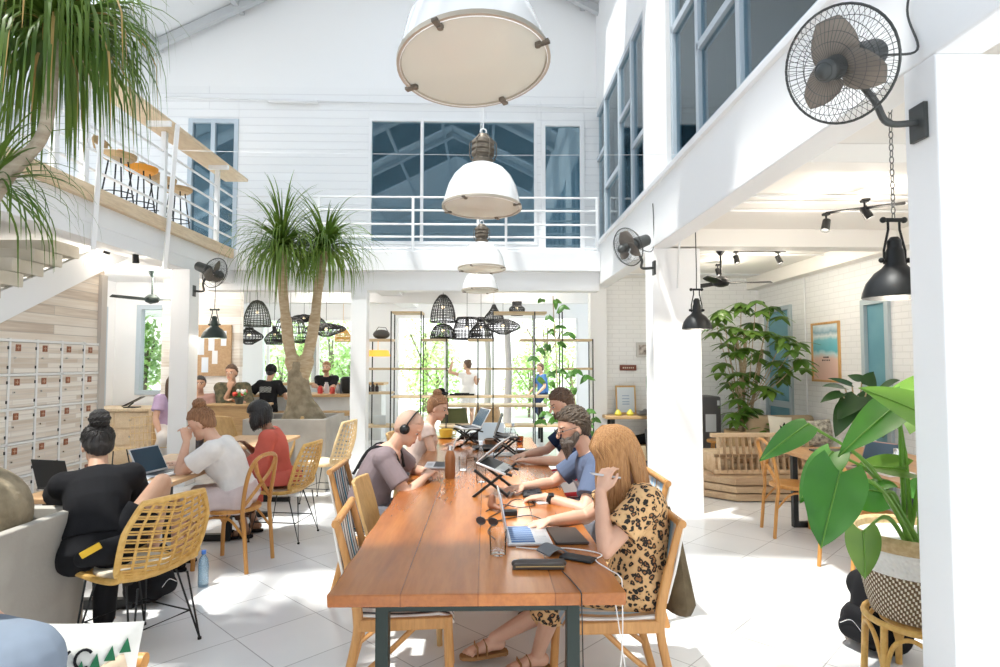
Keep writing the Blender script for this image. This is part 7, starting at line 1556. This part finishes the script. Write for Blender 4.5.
# right table
c = at(872, 462, 4.75); laptop('laptop', 'rose gold laptop half open on the side room table', (c.x, 4.80, LTZ), R(200), 112, body=mat('rose_gold', (.42, .26, .22), .35, .6), scr=SCRD)
q = MB(); q.lathe([(0,0), (.036,0), (.038,.01), (.038,.14), (.022,.165), (.022,.2), (0,.2)], n=24); small('steel_bottle', 'stainless steel bottle beside the rose gold laptop', 'bottle', q, CHROME, (at(897, 464, 4.55).x, 4.55, LTZ))
q = MB(); q.bb(-.16, .16, -.11, .11, 0, .016); small('closed_laptop', 'closed dark laptop lying on the far end of the side room table', 'laptop', q, mat('dark_laptop', (.08,.085,.09)), (3.3, 5.75, LTZ), bevel=.004)
q = MB(); q.bb(-.1, .1, -.07, .07, 0, .03); small('paper_pad', 'white paper pad beside the rose gold laptop', 'paper', q, mat('white_paper', (.82,.82,.82)), (3.1, 4.55, LTZ))
# ================================================================ bags and floor things
def backpack(name, label, loc, rz, k=1.0, m=None):
    t = thing(name, label, 'backpack', loc, rz); m = m or BLKFAB
    q = MB(); q.limb((0,0,.13*k), (0,0,.34*k), .145*k, .12*k, 16); q.limb((.0,-.09*k,.12*k), (.0,.09*k,.12*k), .12*k, .12*k, 14); q.limb((0,-.08*k,.34*k), (0,.08*k,.34*k), .09*k, .09*k, 12); q.build('body', m, t, remesh=.012, relax=3)
    q = MB(); q.limb((.13*k,-.06*k,.12*k), (.13*k,.06*k,.12*k), .07*k, .07*k, 12); q.limb((.12*k,-.05*k,.2*k), (.12*k,.05*k,.2*k), .055*k, .055*k); q.build('front_pocket', m, t, remesh=.012, relax=3)
    q = MB(); q.tube(bez([(-.05*k, -.05*k, .42*k), (-.06*k, -.03*k, .47*k), (-.06*k, .03*k, .47*k), (-.05*k, .05*k, .42*k)], 5), .010, 6); q.build('handle', m, t)
    for s in (-1, 1): MB().tube(bez([(-.11*k, s*.06*k, .40*k), (-.17*k, s*.08*k, .3*k), (-.16*k, s*.09*k, .12*k), (-.12*k, s*.09*k, .04*k)], 5), .018, 6, flat=(1.3, .5)).build('strap', m, t)
    q = MB(); q.tube(bez([(.205*k, -.07*k, .15*k), (.2*k, 0, .19*k), (.205*k, .07*k, .15*k)], 5), .003, 5); q.build('zip', CHROME, t); return t
p = flo(882, 690); t = backpack('backpack', 'black backpack on the floor behind the rattan plant stand', (2.20, 3.44, 0), R(200), .95)
q = MB(); q.tube(bez([(.15, .12, .12), (.22, .2, .07), (.27, .3, .03), (.26, .36, .02)], 5), .008, 6, flat=(1.4, .6)); q.build('loose_strap', BLKFAB, t)
p = flo(185, 592); backpack('backpack', 'black backpack on the floor under the left table', (-2.27, 4.22, 0), R(-20), .84)
p = flo(203, 586); t = thing('plastic_bottle', 'blue capped plastic water bottle on the floor by the backpack', 'bottle', (p.x, p.y, 0)); q = MB(); q.lathe([(0,0), (.034,0), (.036,.03), (.034,.1), (.036,.14), (.03,.19), (.013,.22), (.013,.235), (0,.235)], n=20); q.build('body', clear('pet_plastic', (.7, .85, .95), .12, .05, frost=(.4, .62, .8), frost_amt=.25), t); MB().cyl((0,0,.228), (0,0,.252), .016).build('cap', mat('blue_cap', (.05, .16, .5), .4), t)
# tote hanging on the leopard chair
OLV = mat('olive_canvas', (.10, .07, .035), .9, 0, (.15, .11, .06), 12, bumps=.3, bscale=90)
t = thing('tote_bag', 'olive brown bag hanging behind the chair of the woman in leopard print', 'bag', (.90, 3.02, .42))
q = MB(); rs = []
for z, w, d in ((0, .17, .07), (.04, .19, .085), (.2, .13, .055), (.40, .04, .02)): rs.append([(.03+d*cos(a), w*sin(a), z) for a in [2*pi*i/16 for i in range(16)]])
q.rings(rs); q.build('bag', OLV, t)
q = MB(); q.tube([(.03, -.03, .38), (-.0, -.02, .47), (-.0, .02, .47), (.03, .03, .38)], .008, 6); q.build('strap', OLV, t)
# cushion at the lower left
CUSHW = mat('white_cushion_cotton', (.80, .79, .74), .9, bumps=.2, bscale=30)
o = pillow('tree_cushion', 'white cushion printed with green fir trees at the lower left corner', (-1.02, 1.455, .83), (.22, .12, R(12)), .40, .40, CUSHW); o.rotation_euler = (0, 0, 0)
GRN = mat('print_green', (.02, .16, .07), .9); SAND = mat('print_sand', (.70, .55, .40), .9)
M = rotm((.22, .12, R(12)))
def onp(x, z, off=.001): return M @ V((x, -(.065*(max(0, sin(pi*(x/.4+.5)))*max(0, sin(pi*(z/.4+.5))))**.45)-off, z))
q = MB()
for i in range(8):
    x = .172-.027*i; z = .150-.0135*i; w = .011; q.add([onp(x-w, z-.012), onp(x+w, z-.014), onp(x+.001, z+.020)], [(0, 1, 2)])
q.build('tree_print', GRN, o, smooth=0, solid=.0015)
q = MB(); q.rings([[onp(-.02+.19*f, .035+.10*f-.0, .0006), onp(.08+.10*f, -.02+.12*f, .0006)] for f in [i/10 for i in range(11)]], False); q.build('sand_print', SAND, o, solid=.001)
q = MB()
q.tube([onp(.095+.017*cos(a), .132+.020*sin(a), .001) for a in [.7+4.6*i/12 for i in range(13)]], .0032, 5)
q.tube([onp(.045, .150), onp(.054, .134), onp(.044, .112)], .0032, 5); q.tube([onp(.066, .150), onp(.054, .134)], .0032, 5); q.tube([onp(.020, .150), onp(.022, .116), onp(.034, .114)], .0032, 5)
q.build('lettering', BLKFAB, o)
